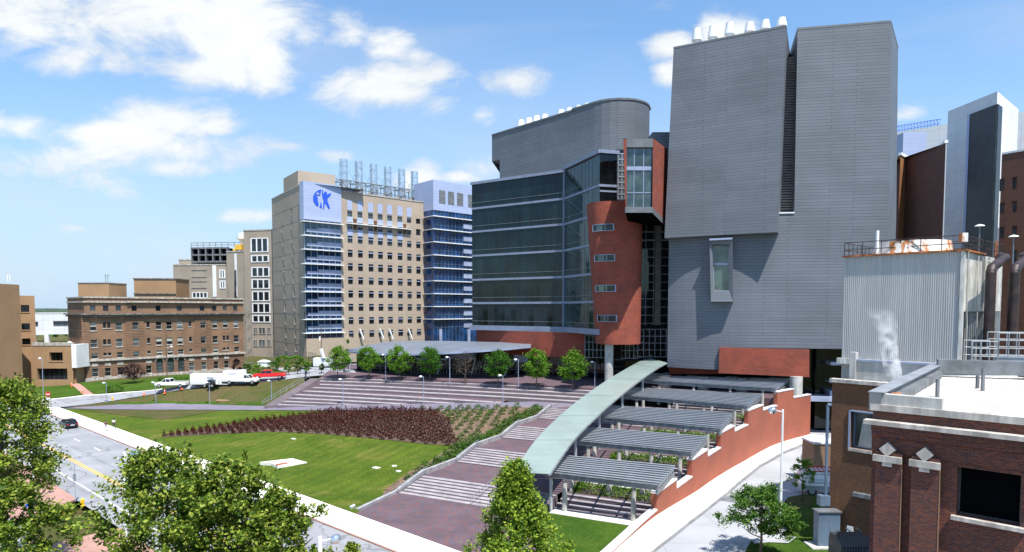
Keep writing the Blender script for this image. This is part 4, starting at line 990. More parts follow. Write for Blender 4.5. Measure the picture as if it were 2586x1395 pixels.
mb.fb(Fg1, -.1, Fg1.L + .3, zt1, zt1 + .55, -.3, .45, 0); mb.fb(Fg2, 0.1, Fg2.L + .4, zt2a, zt2a + .6, -.3, .5, 0); mb.fb(Fg3, 0, Fg3.L + .3, zt2a, zt2a + .6, -.3, .5, 0)
mb.fb(Fg3, 0, Fg3.L, zt2a - 6.6, zt2a - 6.3, .01, .1, 0); mb.fb(Fg3, 0, Fg3.L, zt2a - 8.6, zt2a - 8.3, .01, .1, 0)
mb.fb(Fg1, -.4, Fg1.L + .2, zbot - 1.0, zbot, -1, .5, 0); mb.fb(Fg2, .1, Fg2.L + 1, zbot - 1.0, zbot, -1, .5, 0)
mb.fb(Fg2, -.12, .12, zbot, zt1, .02, .35, 0)
mb.build('floor_bands', [M['band'], M['steeldk']], gb)
mb = MB()
for F in (Fg1, Fg2):
    n = int(F.L / 1.45)
    for i in range(1, n): mb.fb(F, i * 1.45 - .015, i * 1.45 + .015, zbot, zt1, .006, .03, 0)
mb.build('mullions', M['dkframe'], gb)
# lower brick storey and dark entrance glazing
a = XY(1203, 139); b = XY(1480, 121); FBk = Fr(a, b)
zb1, zt_ = FBk.pix(1440, 903)[1], zbot - 1.0
mb = MB(); n = 10
fp = [Vector(a).lerp(Vector(b), i / n) + Vector((0, -1.6 * math.sin(math.pi * i / n))) for i in range(n + 1)]; uacc = 0
for i in range(n):
    p, q = fp[i], fp[i + 1]; l = (q - p).length
    mb.face([(p.x, p.y, zb1), (q.x, q.y, zb1), (q.x, q.y, zt_), (p.x, p.y, zt_)], 0, [(uacc, zb1), (uacc + l, zb1), (uacc + l, zt_), (uacc, zt_)]); uacc += l
mb.face([(p.x, p.y, zb1) for p in fp] + [(16, 135, zb1), (-6, 150, zb1)], 1)
mb.build('brick_storey', [M['redpanel'], M['black']], gb)
mb = MB(); Fe = Fr((-32, 152), (26, 122)); mb.fb(Fe, 0, Fe.L, 6.2, zb1, -1, 0, 0); mb.build('entrance_glazing', M['glassblk'], gb)
mb = MB()
for i in range(34): mb.fb(Fe, i * 1.9, i * 1.9 + .08, 6.2, zb1, .01, .12, 0)
for z in (7.2, 8.9): mb.fb(Fe, 0, Fe.L, z, z + .07, .012, .13, 0)
mb.build('entrance_mullions', M['steeldk'], gb)
# grey rounded top
ap = Vector(XY(1243, 145)); wp = Vector((15.8, 123)); d = (wp - ap).normalized(); r = 6.5
n_ = Vector((d.y, -d.x)); n_ = n_ if n_.dot(-wp) > 0 else -n_; cc = wp - n_ * r
a0 = math.atan2(n_.y, n_.x); outl = [ap, ap.lerp(wp, .3), ap.lerp(wp, .62), wp]
for i in range(1, 15): t = a0 + (R(200)) * i / 14; outl.append(cc + Vector((math.cos(t), math.sin(t))) * r)
outl += [Vector((8, 160)), Vector((-2, 165))]
zA_ = V(1243, 343, 145).z; zs = V(1443, 283, 128).z
stepi = ap + d * ((wp - ap).length * .55); sx = Fr(ap, wp).pix(1444, 282)[0]; stepp = ap + d * sx
hz1 = Fr(ap, wp).pix(1441, 284)[1]; hz0 = Fr(ap, wp).pix(1243, 343)[1]; hz2 = Fr(ap, wp).pix(1500, 262)[1]
zlow_ = V(1243, 408, 145).z
q0 = ap + d * Fr(ap, wp).pix(1262, 400)[0]
mb = MB()
def wq(p, q, z0, z1a, z1b, u): l = (q - p).length; mb.face([(p.x, p.y, z0), (q.x, q.y, z0), (q.x, q.y, z1b), (p.x, p.y, z1a)], 0, [(u, z0), (u + l, z0), (u + l, z1b), (u, z1a)]); return u + l
hA = (hz0 + hz1) / 2
u = wq(ap, q0, zlow_, hA, hA, 0); u = wq(q0, stepp, 38, hA, hA, u)
u = wq(stepp, wp, 38, hz2, hz2, u); prev = wp
for p in outl[4:]: u = wq(prev, p, 38, hz2, hz2, u); prev = p
wq(prev, ap, zlow_, hA, hA, u)
mb.face([(p.x, p.y, hA - .3) for p in (ap, stepp, Vector((8, 160)), Vector((-2, 165)))], 1)
b2 = stepp + Vector((.736, .677)) * 14; mb.face([(stepp.x, stepp.y, hA - .3), (b2.x, b2.y, hA - .3), (b2.x, b2.y, hz2), (stepp.x, stepp.y, hz2)], 0)
mb.face([(p.x, p.y, hz2 - .3) for p in [stepp, wp] + outl[4:18] + [b2]], 1)
mb.face([(ap.x, ap.y, zlow_), (q0.x, q0.y, zlow_), (q0.x + 5, q0.y + 8, zlow_), (ap.x + 5, ap.y + 8, zlow_)], 0)
mb.build('rounded_top', [M['siding'], M['roof']], gb)
mb = MB()
def cq(p, q, z):
    e = (q - p).normalized(); m_ = Vector((e.y, -e.x)); m_ = m_ if m_.dot(-p) > 0 else -m_
    mb.hexa([(v.x, v.y, z) for v in (p + m_ * .12, q + m_ * .12, q - m_ * .3, p - m_ * .3)] + [(v.x, v.y, z + .35) for v in (p + m_ * .12, q + m_ * .12, q - m_ * .3, p - m_ * .3)])
cq(ap, stepp, hA); cq(stepp, wp, hz2); prev = wp
for p in outl[4:16]: cq(prev, p, hz2); prev = p
mb.build('roof_coping', M['coping'], gb)
for (x, y0, y1, Y) in ((249, 190, 232, 145), (285, 181, 222, 143), (320, 171, 214, 141), (358, 164, 208, 139), (434, 143, 190, 136), (472, 134, 182, 134), (514, 124, 150, 138), (555, 114, 135, 136)):
    a_, b_ = Z3(x, y0); vent(a_, b_, Z3(x, y1)[1], Y + 3, gb, .8)
# red stair drum (a D in plan, leaning), with strip windows
def drum_out(cx, cy, rx, ry, n=30):
    return [Vector((cx + rx * math.copysign(abs(math.cos(t)) ** .8, math.cos(t)), cy + ry * math.copysign(abs(math.sin(t)) ** .8, math.sin(t)))) for t in [2 * math.pi * i / n for i in range(n)]]
Yd = 112
xl_t, xr_t = XY(1484, Yd, 38)[0], XY(1618, Yd + 2, 38)[0]; xl_b, xr_b = XY(1507, Yd, 15)[0], XY(1612, Yd + 2, 15)[0]
zt_d = V(1550, 508, 109).z; zb_d = V(1570, 871, 108.5).z
def dring(t):
    xl = xl_b + (xl_t - xl_b) * t; xr = xr_b + (xr_t - xr_b) * t; return drum_out((xl + xr) / 2, Yd + 1, (xr - xl) / 2, 4.2)
mb = MB(); NT = 24; NR = 48
zs_ = [zb_d + (zt_d - zb_d) * i / NT for i in range(NT + 1)]
def dring(t, n=NR):
    xl = xl_b + (xl_t - xl_b) * t; xr = xr_b + (xr_t - xr_b) * t; return drum_out((xl + xr) / 2, Yd + 1, (xr - xl) / 2, 4.2, n)
rowsw = [Z3(640, y)[1] for y in (685, 826, 967, 1106)]
for i in range(NT):
    A, B = dring(i / NT), dring((i + 1) / NT); z0, z1 = zs_[i], zs_[i + 1]; u = 0
    for j in range(NR):
        k = (j + 1) % NR; l = (A[k] - A[j]).length
        mb.face([(A[j].x, A[j].y, z0), (A[k].x, A[k].y, z0), (B[k].x, B[k].y, z1), (B[j].x, B[j].y, z1)], 0, [(u, z0), (u + l, z0), (u + l, z1), (u, z1)]); u += l
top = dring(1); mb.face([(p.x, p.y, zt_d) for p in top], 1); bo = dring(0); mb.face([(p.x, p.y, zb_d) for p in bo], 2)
dr = mb.build('stair_drum', [M['redpanel'], M['coping'], M['black']], gb)
for yw in rowsw:
    z = V(1530, yw, 109).z; t = (z - zb_d) / (zt_d - zb_d); ring = dring(t, 96); cen = sum(ring, Vector((0, 0))) / 96
    sel = [p for p in ring if 1494 + (1 - t) * 18 < pxof(p, z) < 1548 + (1 - t) * 12 and p.y < Yd + 1]; sel.sort(key=lambda p: p.x)
    out = [p + (p - cen).normalized() * .05 for p in sel]; mb = MB(); h = .55
    for a_, b_ in zip(out[:-1], out[1:]):
        i_ = out.index(a_); light = 3 <= i_ < 8 or i_ in (9,)
        mb.face([(a_.x, a_.y, z - h), (b_.x, b_.y, z - h), (b_.x, b_.y, z + h), (a_.x, a_.y, z + h)], 1 if light else 0)
        for zz in (z - h, z + h): mb.hexa([(v.x, v.y, zz - .04) for v in (a_, b_, b_ + (b_ - cen).normalized() * .1, a_ + (a_ - cen).normalized() * .1)] + [(v.x, v.y, zz + .04) for v in (a_, b_, b_ + (b_ - cen).normalized() * .1, a_ + (a_ - cen).normalized() * .1)], 2)
    for e in (out[0], out[-1]): mb.tube((e.x, e.y, z - h), (e.x, e.y, z + h), .1, n=6, m=2)
    mb.build('strip_window', [M['glassblk'], M['glassbox'], M['bluewhite']], dr)
p = Vector((*XY(1538, 111, 12), 0)); mb = MB(); mb.tube((p.x, p.y, 6.2), (p.x, p.y, zb_d), .75, n=18); mb.build('column', M['conc'], gb, smooth=True)
# red box bay
YB, YK = 101.0, 110.0
xf0, xf1 = XY(1584, YB, 44)[0], XY(1647, YB, 44)[0]; zt_b = V(1647, 350, YB).z; zb_b = V(1640, 523, YB).z; zt_m = V(1647, 372, YB).z
mb = MB(); rx_t, rx_b = XY(1686, YK, 48)[0], XY(1682, YK, 38)[0]
A = [(xf1 + .1, YB, zb_b), (rx_b, YK, zb_b - 1.0), (rx_t, YK, zt_b + .6), (xf1 + .1, YB, zt_b)]
mb.face(A, 0, [(0, zb_b), (9, zb_b), (9, zt_b), (0, zt_b)])
bx = xf0 * YK / YB + .3
mb.face([(xf0 - .02, YB, zb_b), (xf0 - .22, YB + .1, zb_b), (xf0 - .62, YB + .1, zt_b), (xf0 - .1, YB, zt_b)], 0, [(0, zb_b), (.4, zb_b), (.6, zt_b), (0, zt_b)])
mb.face([(xf0 - .22, YB + .1, zb_b), (bx, YK, zb_b), (bx, YK, zt_b), (xf0 - .62, YB + .1, zt_b)], 0)
mb.face([(xf0 - .62, YB, zt_b), (xf1 + .1, YB, zt_b), (rx_t, YK, zt_b + .6), (bx, YK, zt_b)], 1)
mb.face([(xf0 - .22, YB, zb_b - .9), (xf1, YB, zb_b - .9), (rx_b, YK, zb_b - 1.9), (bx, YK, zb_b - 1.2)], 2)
mb.face([(xf1 + .1, YB, zb_b - .9), (rx_b, YK, zb_b - 1.9), (rx_b, YK, zb_b - 1.0), (xf1 + .1, YB, zb_b)], 1)
bb = mb.build('box_bay', [M['redpanel'], M['coping'], M['black']], gb)
mb = MB(); mb.face([(xf0, YB + .5, zb_b), (xf1, YB + .5, zb_b), (xf1, YB + .5, zt_m), (xf0 - .1, YB + .5, zt_m)]); mb.build('glass', M['glassbox'], bb)
mb = MB(); zm = V(1640, 425, YB).z; zq = V(1640, 486, YB).z
mb.box(xf0 - .1, xf1 + .08, YB, YB + .6, zt_m, zt_b - .02, 0); mb.box(xf0 - .2, xf1 + .08, YB, YB + .7, zb_b - .9, zb_b, 0)
mb.box(xf0, xf1, YB + .38, YB + .48, zm - .25, zm + .35, 1); mb.box(xf0, xf1, YB + .4, YB + .47, zq - .06, zq + .06, 1)
for t in (.3, .68): x = xf0 + (xf1 - xf0) * t; mb.box(x - .05, x + .05, YB + .4, YB + .47, zb_b, zt_m, 1)
mb.build('frame', [M['coping'], M['bluewhite']], bb)
g1, g2 = XY(1632, 117, 49)[0], XY(1690, 117, 49)[0]; mb = MB(); mb.box(g1, g2 + 2, 112, 120, 38, V(1660, 334, 112).z, 0); mb.build('lift_housing', M['siding'], gb)
# stair glazing between drum and tower, with frame grid
xa, xb = XY(1552, 117)[0], XY(1712, 117)[0]; mb = MB(); mb.box(xa, xb, 117.2, 124, 6.2, 49, 0); sg = mb.build('stair_glazing', M['glassblk'], gb)
xa2 = XY(1612, 117)[0]; mb = MB(); z = 17.2
while z < 36.5: mb.box(xa2, xb, 117.06, 117.17, z, z + (.14 if int(z * 10) % 3 else .30), 0); z += 1.52
for px in (1617, 1630, 1650, 1668): x = XY(px, 117)[0]; mb.box(x - .06, x + .06, 117.04, 117.16, 17, 37, 0)
mb.build('stair_frames', M['steeldk'], sg)
mb = MB(); mb.box(XY(1652, 117)[0], XY(1665, 117)[0], 116.5, 117.0, 17, 36, 0); mb.build('concrete_pier', mat('dim_concrete', (.14, .135, .13)), sg)
# white-framed lattice at the foot
M['lattice'] = mat('lattice_frame', (.26, .29, .34), .5)
def lattice(x0, y0, x1, y1, z0, z1, nu, nv, name='lattice_glazing'):
    F = Fr((x0, y0), (x1, y1)); mb = MB(); mb.face([F.P(0, z0), F.P(F.L, z0), F.P(F.L, z1), F.P(0, z1)], 1)
    for i in range(nu + 1): mb.fb(F, F.L * i / nu - .05, F.L * i / nu + .05, z0, z1, .02, .14, 0)
    for i in range(nv + 1): z = z0 + (z1 - z0) * i / nv; mb.fb(F, 0, F.L, z - .05, z + .05, .022, .145, 0)
    mb.build(name, [M['lattice'], M['glassblk']], gb)
x0 = XY(1478, 119)[0]; lattice(x0, 119, XY(1612, 116.6)[0], 116.6, V(1540, 905, 117).z, V(1500, 846, 117).z, 13, 3)
lattice(XY(1612, 116.6)[0], 116.6, XY(1712, 116)[0], 116, V(1650, 902, 116).z, V(1650, 832, 116).z, 7, 4)
# glazing strip beside the box bay (upper)
F = Fr(XY(1551, 113.2, 40), XY(1578, 113.2, 40)); z0, z1 = V(1560, 505, 113).z, V(1560, 388, 113).z
mb = MB(); mb.face([F.P(0, z0 - 5), F.P(F.L, z0 - 5), F.P(F.L, z1), F.P(0, z1)], 1)
for i in range(9): z = z0 + (z1 - z0) * i / 8; mb.fb(F, 0, F.L, z - .07, z + .07, .02, .1, 0)
for t in (0, .35, .7, 1): mb.fb(F, F.L * t - .05, F.L * t + .05, z0, z1, .025, .1, 0)
mb.build('corner_glazing', [M['steel'], M['panegrey']], gb)

# ================================================================== ENTRY PAVILION with vaulted roofs
ep = thing('entry_pavilion', 'low entrance pavilion with two overlapping curved pale metal roofs over dark glass', 'building')
def vault(ptsF, ptsB, rise, name, th=.35, n=8):
    mb = MB(); m_ = len(ptsF)
    def P_(i, j):
        a, b = ptsF[i], ptsB[i]; t = j / n; p = a.lerp(b, t); p.z += rise * 4 * t * (1 - t); return p
    for i in range(m_ - 1):
        for j in range(n): mb.face([P_(i, j), P_(i + 1, j), P_(i + 1, j + 1), P_(i, j + 1)], 0, [(i * 3, j), (i * 3 + 3, j), (i * 3 + 3, j + 1), (i * 3, j + 1)])
    dn = Vector((0, 0, -th))
    for i in range(m_ - 1):
        for j in range(n): mb.face([P_(i, j) + dn, P_(i + 1, j) + dn, P_(i + 1, j + 1) + dn, P_(i, j + 1) + dn], 1)
        for j in (0, n): mb.face([P_(i, j), P_(i + 1, j), P_(i + 1, j) + dn, P_(i, j) + dn], 2)
    for i in (0, m_ - 1):
        for j in range(n): mb.face([P_(i, j), P_(i, j + 1), P_(i, j + 1) + dn, P_(i, j) + dn], 2)
    return mb.build(name, [M['vault'], M['black'], M['bluewhite']], ep, smooth=True)
M['vault'] = mat('standing_seam_roof', (.21, .235, .28), .4, .35, var=.06, vs=.2)
fr_ = [W(*Z6(x, y), z) for x, y, z in ((655, 160, 10.6), (760, 172, 10.6), (900, 178, 10.7), (1030, 180, 10.9), (1250, 172, 11.4), (1450, 160, 11.9), (1620, 148, 12.3), (1790, 132, 12.6))]
bk_ = [W(*Z6(x, y), z) for x, y, z in ((662, 158, 10.75), (780, 127, 11.6), (900, 106, 12.25), (1030, 99, 12.66), (1250, 100, 12.9), (1450, 104, 13.0), (1620, 108, 13.0), (1795, 122, 12.76))]
vault(fr_, bk_, .25, 'main_roof')
fr_ = [W(*Z6(x, y), 10.0) for x, y in ((1090, 202), (1150, 202), (1210, 205), (1275, 207))]; bk_ = [W(*Z6(x, y), z) for x, y, z in ((1010, 160, 11.2), (1120, 156, 11.3), (1260, 152, 11.4), (1408, 147, 11.5))]
vault(fr_, bk_, .5, 'porch_roof')
mb = MB(); Fp = Fr(XY(870, 142, 8), XY(1335, 132, 8)); mb.fb(Fp, 3.0, Fp.L, 6.2, 10.9, -6, 0, 0); mb.build('glazing', M['glassblk'], ep)
mb = MB()
for i in range(2, 20): mb.fb(Fp, i * 2.2, i * 2.2 + .14, 6.2, 10.5, .02, .2, 0)
for z in (7.2, 8.8): mb.fb(Fp, 3, Fp.L, z, z + .1, .022, .2, 0)
mb.fb(Fp, 25, 31, 9.3, 10.6, .03, 1.5, 1); mb.fb(Fp, Fp.L - 3, Fp.L + .1, 8.9, 10.6, .03, 1.0, 1)
mb.build('glazing_frame', [M['steeldk'], M['bluewhite']], ep)
for px, py in ((1005, 944), (1105, 946), (880, 943), (1190, 948), (1275, 950)):
    p = W(px, py, 6.2); m2 = MB(); m2.tube((p.x, p.y, 6.2), (p.x + .9, p.y, 9.8), .14, n=8); m2.build('leaning_post', M['steel'], ep)
mb = MB(); a, b_ = W(*Z6(1060, 298), 6.2), W(*Z6(1520, 310), 6.2)
for z in (1.0, .55, .1): mb.tube(a + Vector((0, 0, z)), b_ + Vector((0, 0, z)), .04, n=5)
for i in range(24): q = a.lerp(b_, i / 23); mb.tube(q, q + Vector((0, 0, 1)), .035, n=5)
tag(mb.build('railing', M['bright']), 'pale metal railing in front of the entrance pavilion, behind the plaza trees', 'railing')

# ================================================================== TAN TOWER with blue emblem
tt = thing('hospital_tower', 'tan brick hospital tower with a blue emblem panel and six silver roof stacks', 'building')
K = Vector(XY(772, 197)); dL = Vector((-.581, .814)); dR = Vector((.741, .671))
FL_ = Fr(K + dL * 36, K); Kb = K + dR * 14.4; u_, _ = Fr(K, K + dR).pix(862, 700); Kb = K + dR * u_; uE, _ = Fr(K, K + dR).pix(1076, 700); Ke = K + dR * uE
FC = Fr(K, Kb); Kf = Kb; FM = Fr(Kf, Ke); GZ = 4.5
zpar = FM.pix(*Z2(1152, 262))[1]; zstep = FL_.pix(*Z2(735, 305))[1]; zst2 = FL_.pix(*Z2(905, 160))[1]
# main facade with window openings
cols = [1225, 1290, 1357, 1418, 1478, 1543, 1602, 1660]; rws = [(388, 423), (460, 503), (547, 592), (635, 682), (720, 769), (808, 855), (894, 941), (980, 1026), (1066, 1111), (1152, 1197)]
holes = []; ups = []
for ci, cx_ in enumerate(cols):
    wpx = 15.5 if ci < 6 else 14
    ua, _ = FM.pix(*Z2(cx_ - wpx, 700)); ub, _ = FM.pix(*Z2(cx_ + wpx, 700))
    for ri, (ya, yb) in enumerate(rws):
        z1 = FM.pix(*Z2(1225, ya))[1]; z0 = FM.pix(*Z2(1225, yb))[1]; holes.append((ua, ub, z0, z1, ci, ri))
    if ci < 7: ups.append((ua, ub, FM.pix(*Z2(1225, 385))[1] + .15, FM.pix(*Z2(1225, 318))[1]))
mb = MB(); holewall(mb, FM, 0, FM.L, GZ - 2, zpar, holes, .35); bd = 22
Eb = Ke - FM.n * bd; Sb = Kf - FM.n * bd
for a, b_ in ((Ke, Eb), (Eb, Sb)): mb.face([(a.x, a.y, GZ), (b_.x, b_.y, GZ), (b_.x, b_.y, zpar), (a.x, a.y, zpar)])
mb.face([(p.x, p.y, zpar - .5) for p in (Kf, Ke, Eb, Sb)], 1)
mb.fb(FM, -.1, FM.L, zpar, zpar + .4, -.4, .15, 2)
for ri in (1, 3, 5, 7, 9):
    zz = holes[ri][2] - 1.3; mb.fb(FM, 0, FM.L, zz, zz + .1, .002, .03, 2)
tw = mb.build('tower_wall', [M['tan'], M['roof'], M['stone']], tt)
WM = [M['pane'], M['dkframe'], M['bluewhite'], M['bluewhite']]
for h in holes:
    ci, ri = h[4], h[5]
    window(FM, h[:4], .35, [M['panegrey'] if (ri < 3 and ci < 6) or random.random() < .1 else M['pane'], M['dkframe'], M['bluewhite'], M['blind']], tt, 2 if ri > 1 else 1, 1, fw=.12, blind=random.choice([0, 0, 0, 0, 0, .2, .3]), bar=ri > 1)
for (a, b_, c, e) in ups: mb = MB(); mb.fb(FM, a, b_, c, e, .01, .08, 0); mb.build('spandrel_panel', M['lilac'], tt)
for ci in range(6):                                           # pale spandrels between upper rows
    h0 = holes[ci * 10]; h1 = holes[ci * 10 + 1]; mb = MB(); mb.fb(FM, h0[0] - .1, h0[1] + .1, h1[3] + .1, h0[2] - .1, .01, .08, 0); mb.build('spandrel_panel', M['lilac'], tt)
    h2 = holes[ci * 10 + 2]; mb = MB(); mb.fb(FM, h0[0] - .1, h0[1] + .1, h2[3] + .1, h1[2] - .1, .01, .08, 0); mb.build('spandrel_panel', M['lilac'], tt)
mb = MB(); z = holes[1][3] - .6; mb.fb(FM, holes[0][0] - .4, holes[60][0] + 1.2, z, z + .25, .05, 1.2, 0); mb.build('sun_shelf', M['white'], tt)
for ci in (0, 2, 5): 
    mb = MB(); a, b_ = holes[ci * 10][1] + .3, holes[(ci + 1) * 10][0] - .3
    for i in range(4): mb.fb(FM, a, b_, holes[1][2] + i * 1.0, holes[1][2] + i * 1.0 + .45, .01, .07, 0)
    mb.fb(FM, a + .1, b_ - .1, holes[1][2], holes[1][2] + 3.4, .003, .02, 0); mb.build('brick_grille', M['umber'], tt)
for x in (1280, 1408, 1468, 1590):
    mb = MB(); a, _ = FM.pix(*Z2(x - 3, 1140)); b_, _ = FM.pix(*Z2(x + 18, 1205)); zt2 = FM.pix(*Z2(x, 1140))[1]; zb2 = FM.pix(*Z2(x, 1205))[1]
    p, q = Vector(FM.P(a, zt2, .8)), Vector(FM.P(b_, zb2, 1.2)); mb.tube(p, q, .32, n=6)
    mb.build('leaning_fin', M['white'], tt)
# left tan side, with slot windows
cl = [(795, 1), (855, 1)]; sh = []
for (x, ys) in ((792, [475, 560, 645, 728, 812, 897, 980, 1062, 1145, 1228]), (852, [365, 452, 538, 628, 712, 802, 888, 975, 1062, 1148, 1235])):
    for y in ys:
        xx = x + (y - 480) * .033
        u, z1 = FL_.pix(*Z2(xx, y)); z0 = FL_.pix(*Z2(xx, y + 48))[1]; sh.append((u - .8, u + .8, z0, z1))
usp, _ = FL_.pix(*Z2(800, 300))
mb = MB(); holewall(mb, FL_, 0, FL_.L, GZ - 3, zstep, sh, .3)
zst2 = FL_.pix(*Z2(800, 180))[1]
# upper step volume
pts = [FL_.P(usp, zstep), FL_.P(FL_.L - 5.5, zstep), FL_.P(FL_.L - 5.5, zst2), FL_.P(usp, zst2)]; mb.face(pts)
cnr = K - dL * 0; a3, b3 = Vector(FL_.P(FL_.L - 5.5, 0)[:2]), Vector(FL_.P(FL_.L - 5.5, 0, -12)[:2]); mb.face([(a3.x, a3.y, zstep - 3), (b3.x, b3.y, zstep - 3), (b3.x, b3.y, zst2), (a3.x, a3.y, zst2)])
a4, b4 = Vector(FL_.P(usp, 0)[:2]), Vector(FL_.P(usp, 0, -12)[:2]); mb.face([(p.x, p.y, zst2 - .02) for p in (a3, b3, b4, a4)], 1); mb.face([(a4.x, a4.y, zstep), (b4.x, b4.y, zstep), (b4.x, b4.y, zst2), (a4.x, a4.y, zst2)])
mb.face([FL_.P(0, zstep), FL_.P(FL_.L, zstep), FL_.P(FL_.L, zstep, -20), FL_.P(0, zstep, -20)], 1); mb.face([FL_.P(0, GZ), FL_.P(0, zstep), FL_.P(0, zstep, -20), FL_.P(0, GZ, -20)])
for i in range(11): z = zstep - 1 - i * 4.9; mb.fb(FL_, 0, FL_.L, z - .05, z + .05, .002, .03, 2)
mb.fb(FL_, 0, FL_.L, zstep - .3, zstep + .1, .003, .12, 2)
mb.build('side_wall', [M['tan'], M['roof'], M['stone']], tt)
for h in sh: window(FL_, h, .3, [M['pane'], M['white'], M['stone'], M['blind']], tt, 1, 2, name='slot_window', fw=.15, sill=True)
# corner bay: emblem panel above, ribbon windows below
zpt = FC.pix(*Z2(942, 198))[1]; zpb = FC.pix(*Z2(945, 440))[1]
mb = MB(); mb.fb(FC, -.3, FC.L + .2, zpb, zpt, -2.5, .35, 0); mb.fb(FC, FC.L - .5, FC.L + 5.2, zpar - 1, zpt + .0, -3.5, -.9, 0); pn = mb.build('emblem_panel', M['lilac'], tt)
ys = [455, 545, 633, 725, 813, 903, 993, 1080, 1168]; zz = [FC.pix(*Z2(942, y))[1] for y in ys]
mb = MB(); zb_ = FC.pix(*Z2(960, 1200))[1]
mb.fb(FC, 0, FC.L, zb_, zpb, -1, 0, 0); mb.build('ribbon_windows', M['glassblue2'], tt)
fl_h = zz[0] - zz[1]
for z in zz:
    mb = MB(); mb.fb(FC, -1.2, FC.L + .5, z - .12, z + .12, .02, 1.3, 0); mb.fb(FL_, FL_.L - 1.8, FL_.L + .0, z - .1, z + .1, .02, .9, 0); mb.build('sun_shelf', M['white'], tt)
    mb = MB(); mb.fb(FC, .6, FC.L - .1, z - fl_h * .72, z - fl_h * .50, .03, .12, 0); mb.fb(FC, FC.L * .35, FC.L - .1, z - fl_h * .5 + .005, z - fl_h * .36, .035, .14, 0)
    mb.fb(FC, .1, FC.L - .1, z - fl_h * .97, z - fl_h * .90, .03, .1, 0)
    mb.build('spandrel', M['bluewhite'], tt)
mb = MB(); 
for i in range(7): u = FC.L * i / 6; mb.fb(FC, u - .06, u + .06, zb_, zpb, .02, .09, 0)
mb.build('mullions', M['steel'], tt)
mb = MB(); mb.fb(FC, -.2, FC.L + 3, GZ - 2, zb_ - .02, -3, .6, 0); mb.build('corner_base', M['tan'], tt)
# emblem: a round blue figure group, cut in shapes
def EM(x, y): return FC.pix(*Z2(x, y), .35)
def shp2(pts, name, mat_=None):
    mb = MB(); q = [EM(*p) for p in pts]; fr2 = [FC.P(u, z, .47) for u, z in q]; bk2 = [FC.P(u, z, .36) for u, z in q]; mb.face(fr2)
    for i in range(len(q)): j = (i + 1) % len(q); mb.face([fr2[i], fr2[j], bk2[j], bk2[i]])
    return mb
emb = MB()
def addshape(pts):
    m2 = shp2(pts, ''); o_ = len(emb.v); emb.v += m2.v; emb.f += [tuple(i + o_ for i in f) for f in m2.f]; emb.m += m2.m; emb.uv += m2.uv
def arc(cx, cy, rx, ry, a0, a1, n=10): return [(cx + rx * math.cos(R(a0 + (a1 - a0) * i / n)), cy - ry * math.sin(R(a0 + (a1 - a0) * i / n))) for i in range(n + 1)]
cxe, cye = 1036, 308
def E2(L): return [((760 + x * .0863 - 400) / .3957, (440 + y * .0863 - 380) / .3957) for x, y in L]
addshape(E2([(595, 455), (560, 455), (500, 478), (440, 520), (395, 570), (370, 610), (445, 612), (440, 575), (455, 530), (490, 505), (520, 530)]))
addshape(E2([(595, 455), (520, 530), (540, 560), (545, 580), (540, 612), (552, 625), (575, 540)]))
addshape(E2([(445, 612), (445, 590), (545, 598), (548, 625)]))
addshape(E2([(358, 635), (350, 700), (358, 770), (385, 840), (430, 905), (495, 950), (512, 905), (512, 850), (490, 815), (490, 700), (475, 655), (430, 635)]))
addshape(E2([(575, 835), (595, 835), (600, 900), (615, 1000), (540, 965), (560, 905)]))
addshape(E2([(718 + 42 * math.cos(k * .5236), 553 + 42 * math.sin(k * .5236)) for k in range(12)]))
addshape(E2([(620, 460), (642, 465), (650, 555), (680, 590), (700, 600), (740, 600), (780, 595), (845, 560), (875, 560), (860, 620), (790, 690), (768, 730), (775, 800), (845, 985), (830, 1030), (775, 965), (712, 850), (690, 870), (685, 950), (665, 1025), (648, 1020), (650, 900), (660, 770), (625, 690), (615, 600)]))
emb.build('emblem', M['logo'], tt)
# roof plant and stacks
mb = MB(); back8 = -6.5
frm = Fr(Kf - FM.n * 6 - FM.t * 2, Ke - FM.n * 6)
zr0 = zpar; zr1 = zpar + 5.2
for i in range(13):
    u = frm.L * i / 12; mb.tube(frm.P(u, zr0), frm.P(u, zr1), .14, n=5); mb.tube(frm.P(u, zr0, -5), frm.P(u, zr1, -5), .14, n=5); mb.tube(frm.P(u, zr1), frm.P(u, zr1, -5), .12, n=5)
    if i < 12: v = frm.L * (i + 1) / 12; mb.tube(frm.P(u, zr0), frm.P(v, zr1), .09, n=4); mb.tube(frm.P(u, zr1), frm.P(v, zr0), .09, n=4)
for z in (zr0 + 2.5, zr1):
    for d_ in (0, -5): mb.tube(frm.P(0, z, d_), frm.P(frm.L, z, d_), .16, n=5)
mb.build('roof_truss', M['mech'], tt)
mb = MB(); mb.fb(frm, 1, frm.L - .5, zr0 - 1, zr0 + 1.8, -7, -2.5, 0)
mb.fb(frm, -4, 5, zr0, zr1 + .2, -9, -5.5, 0); mb.build('roof_plant', M['mech'], tt)
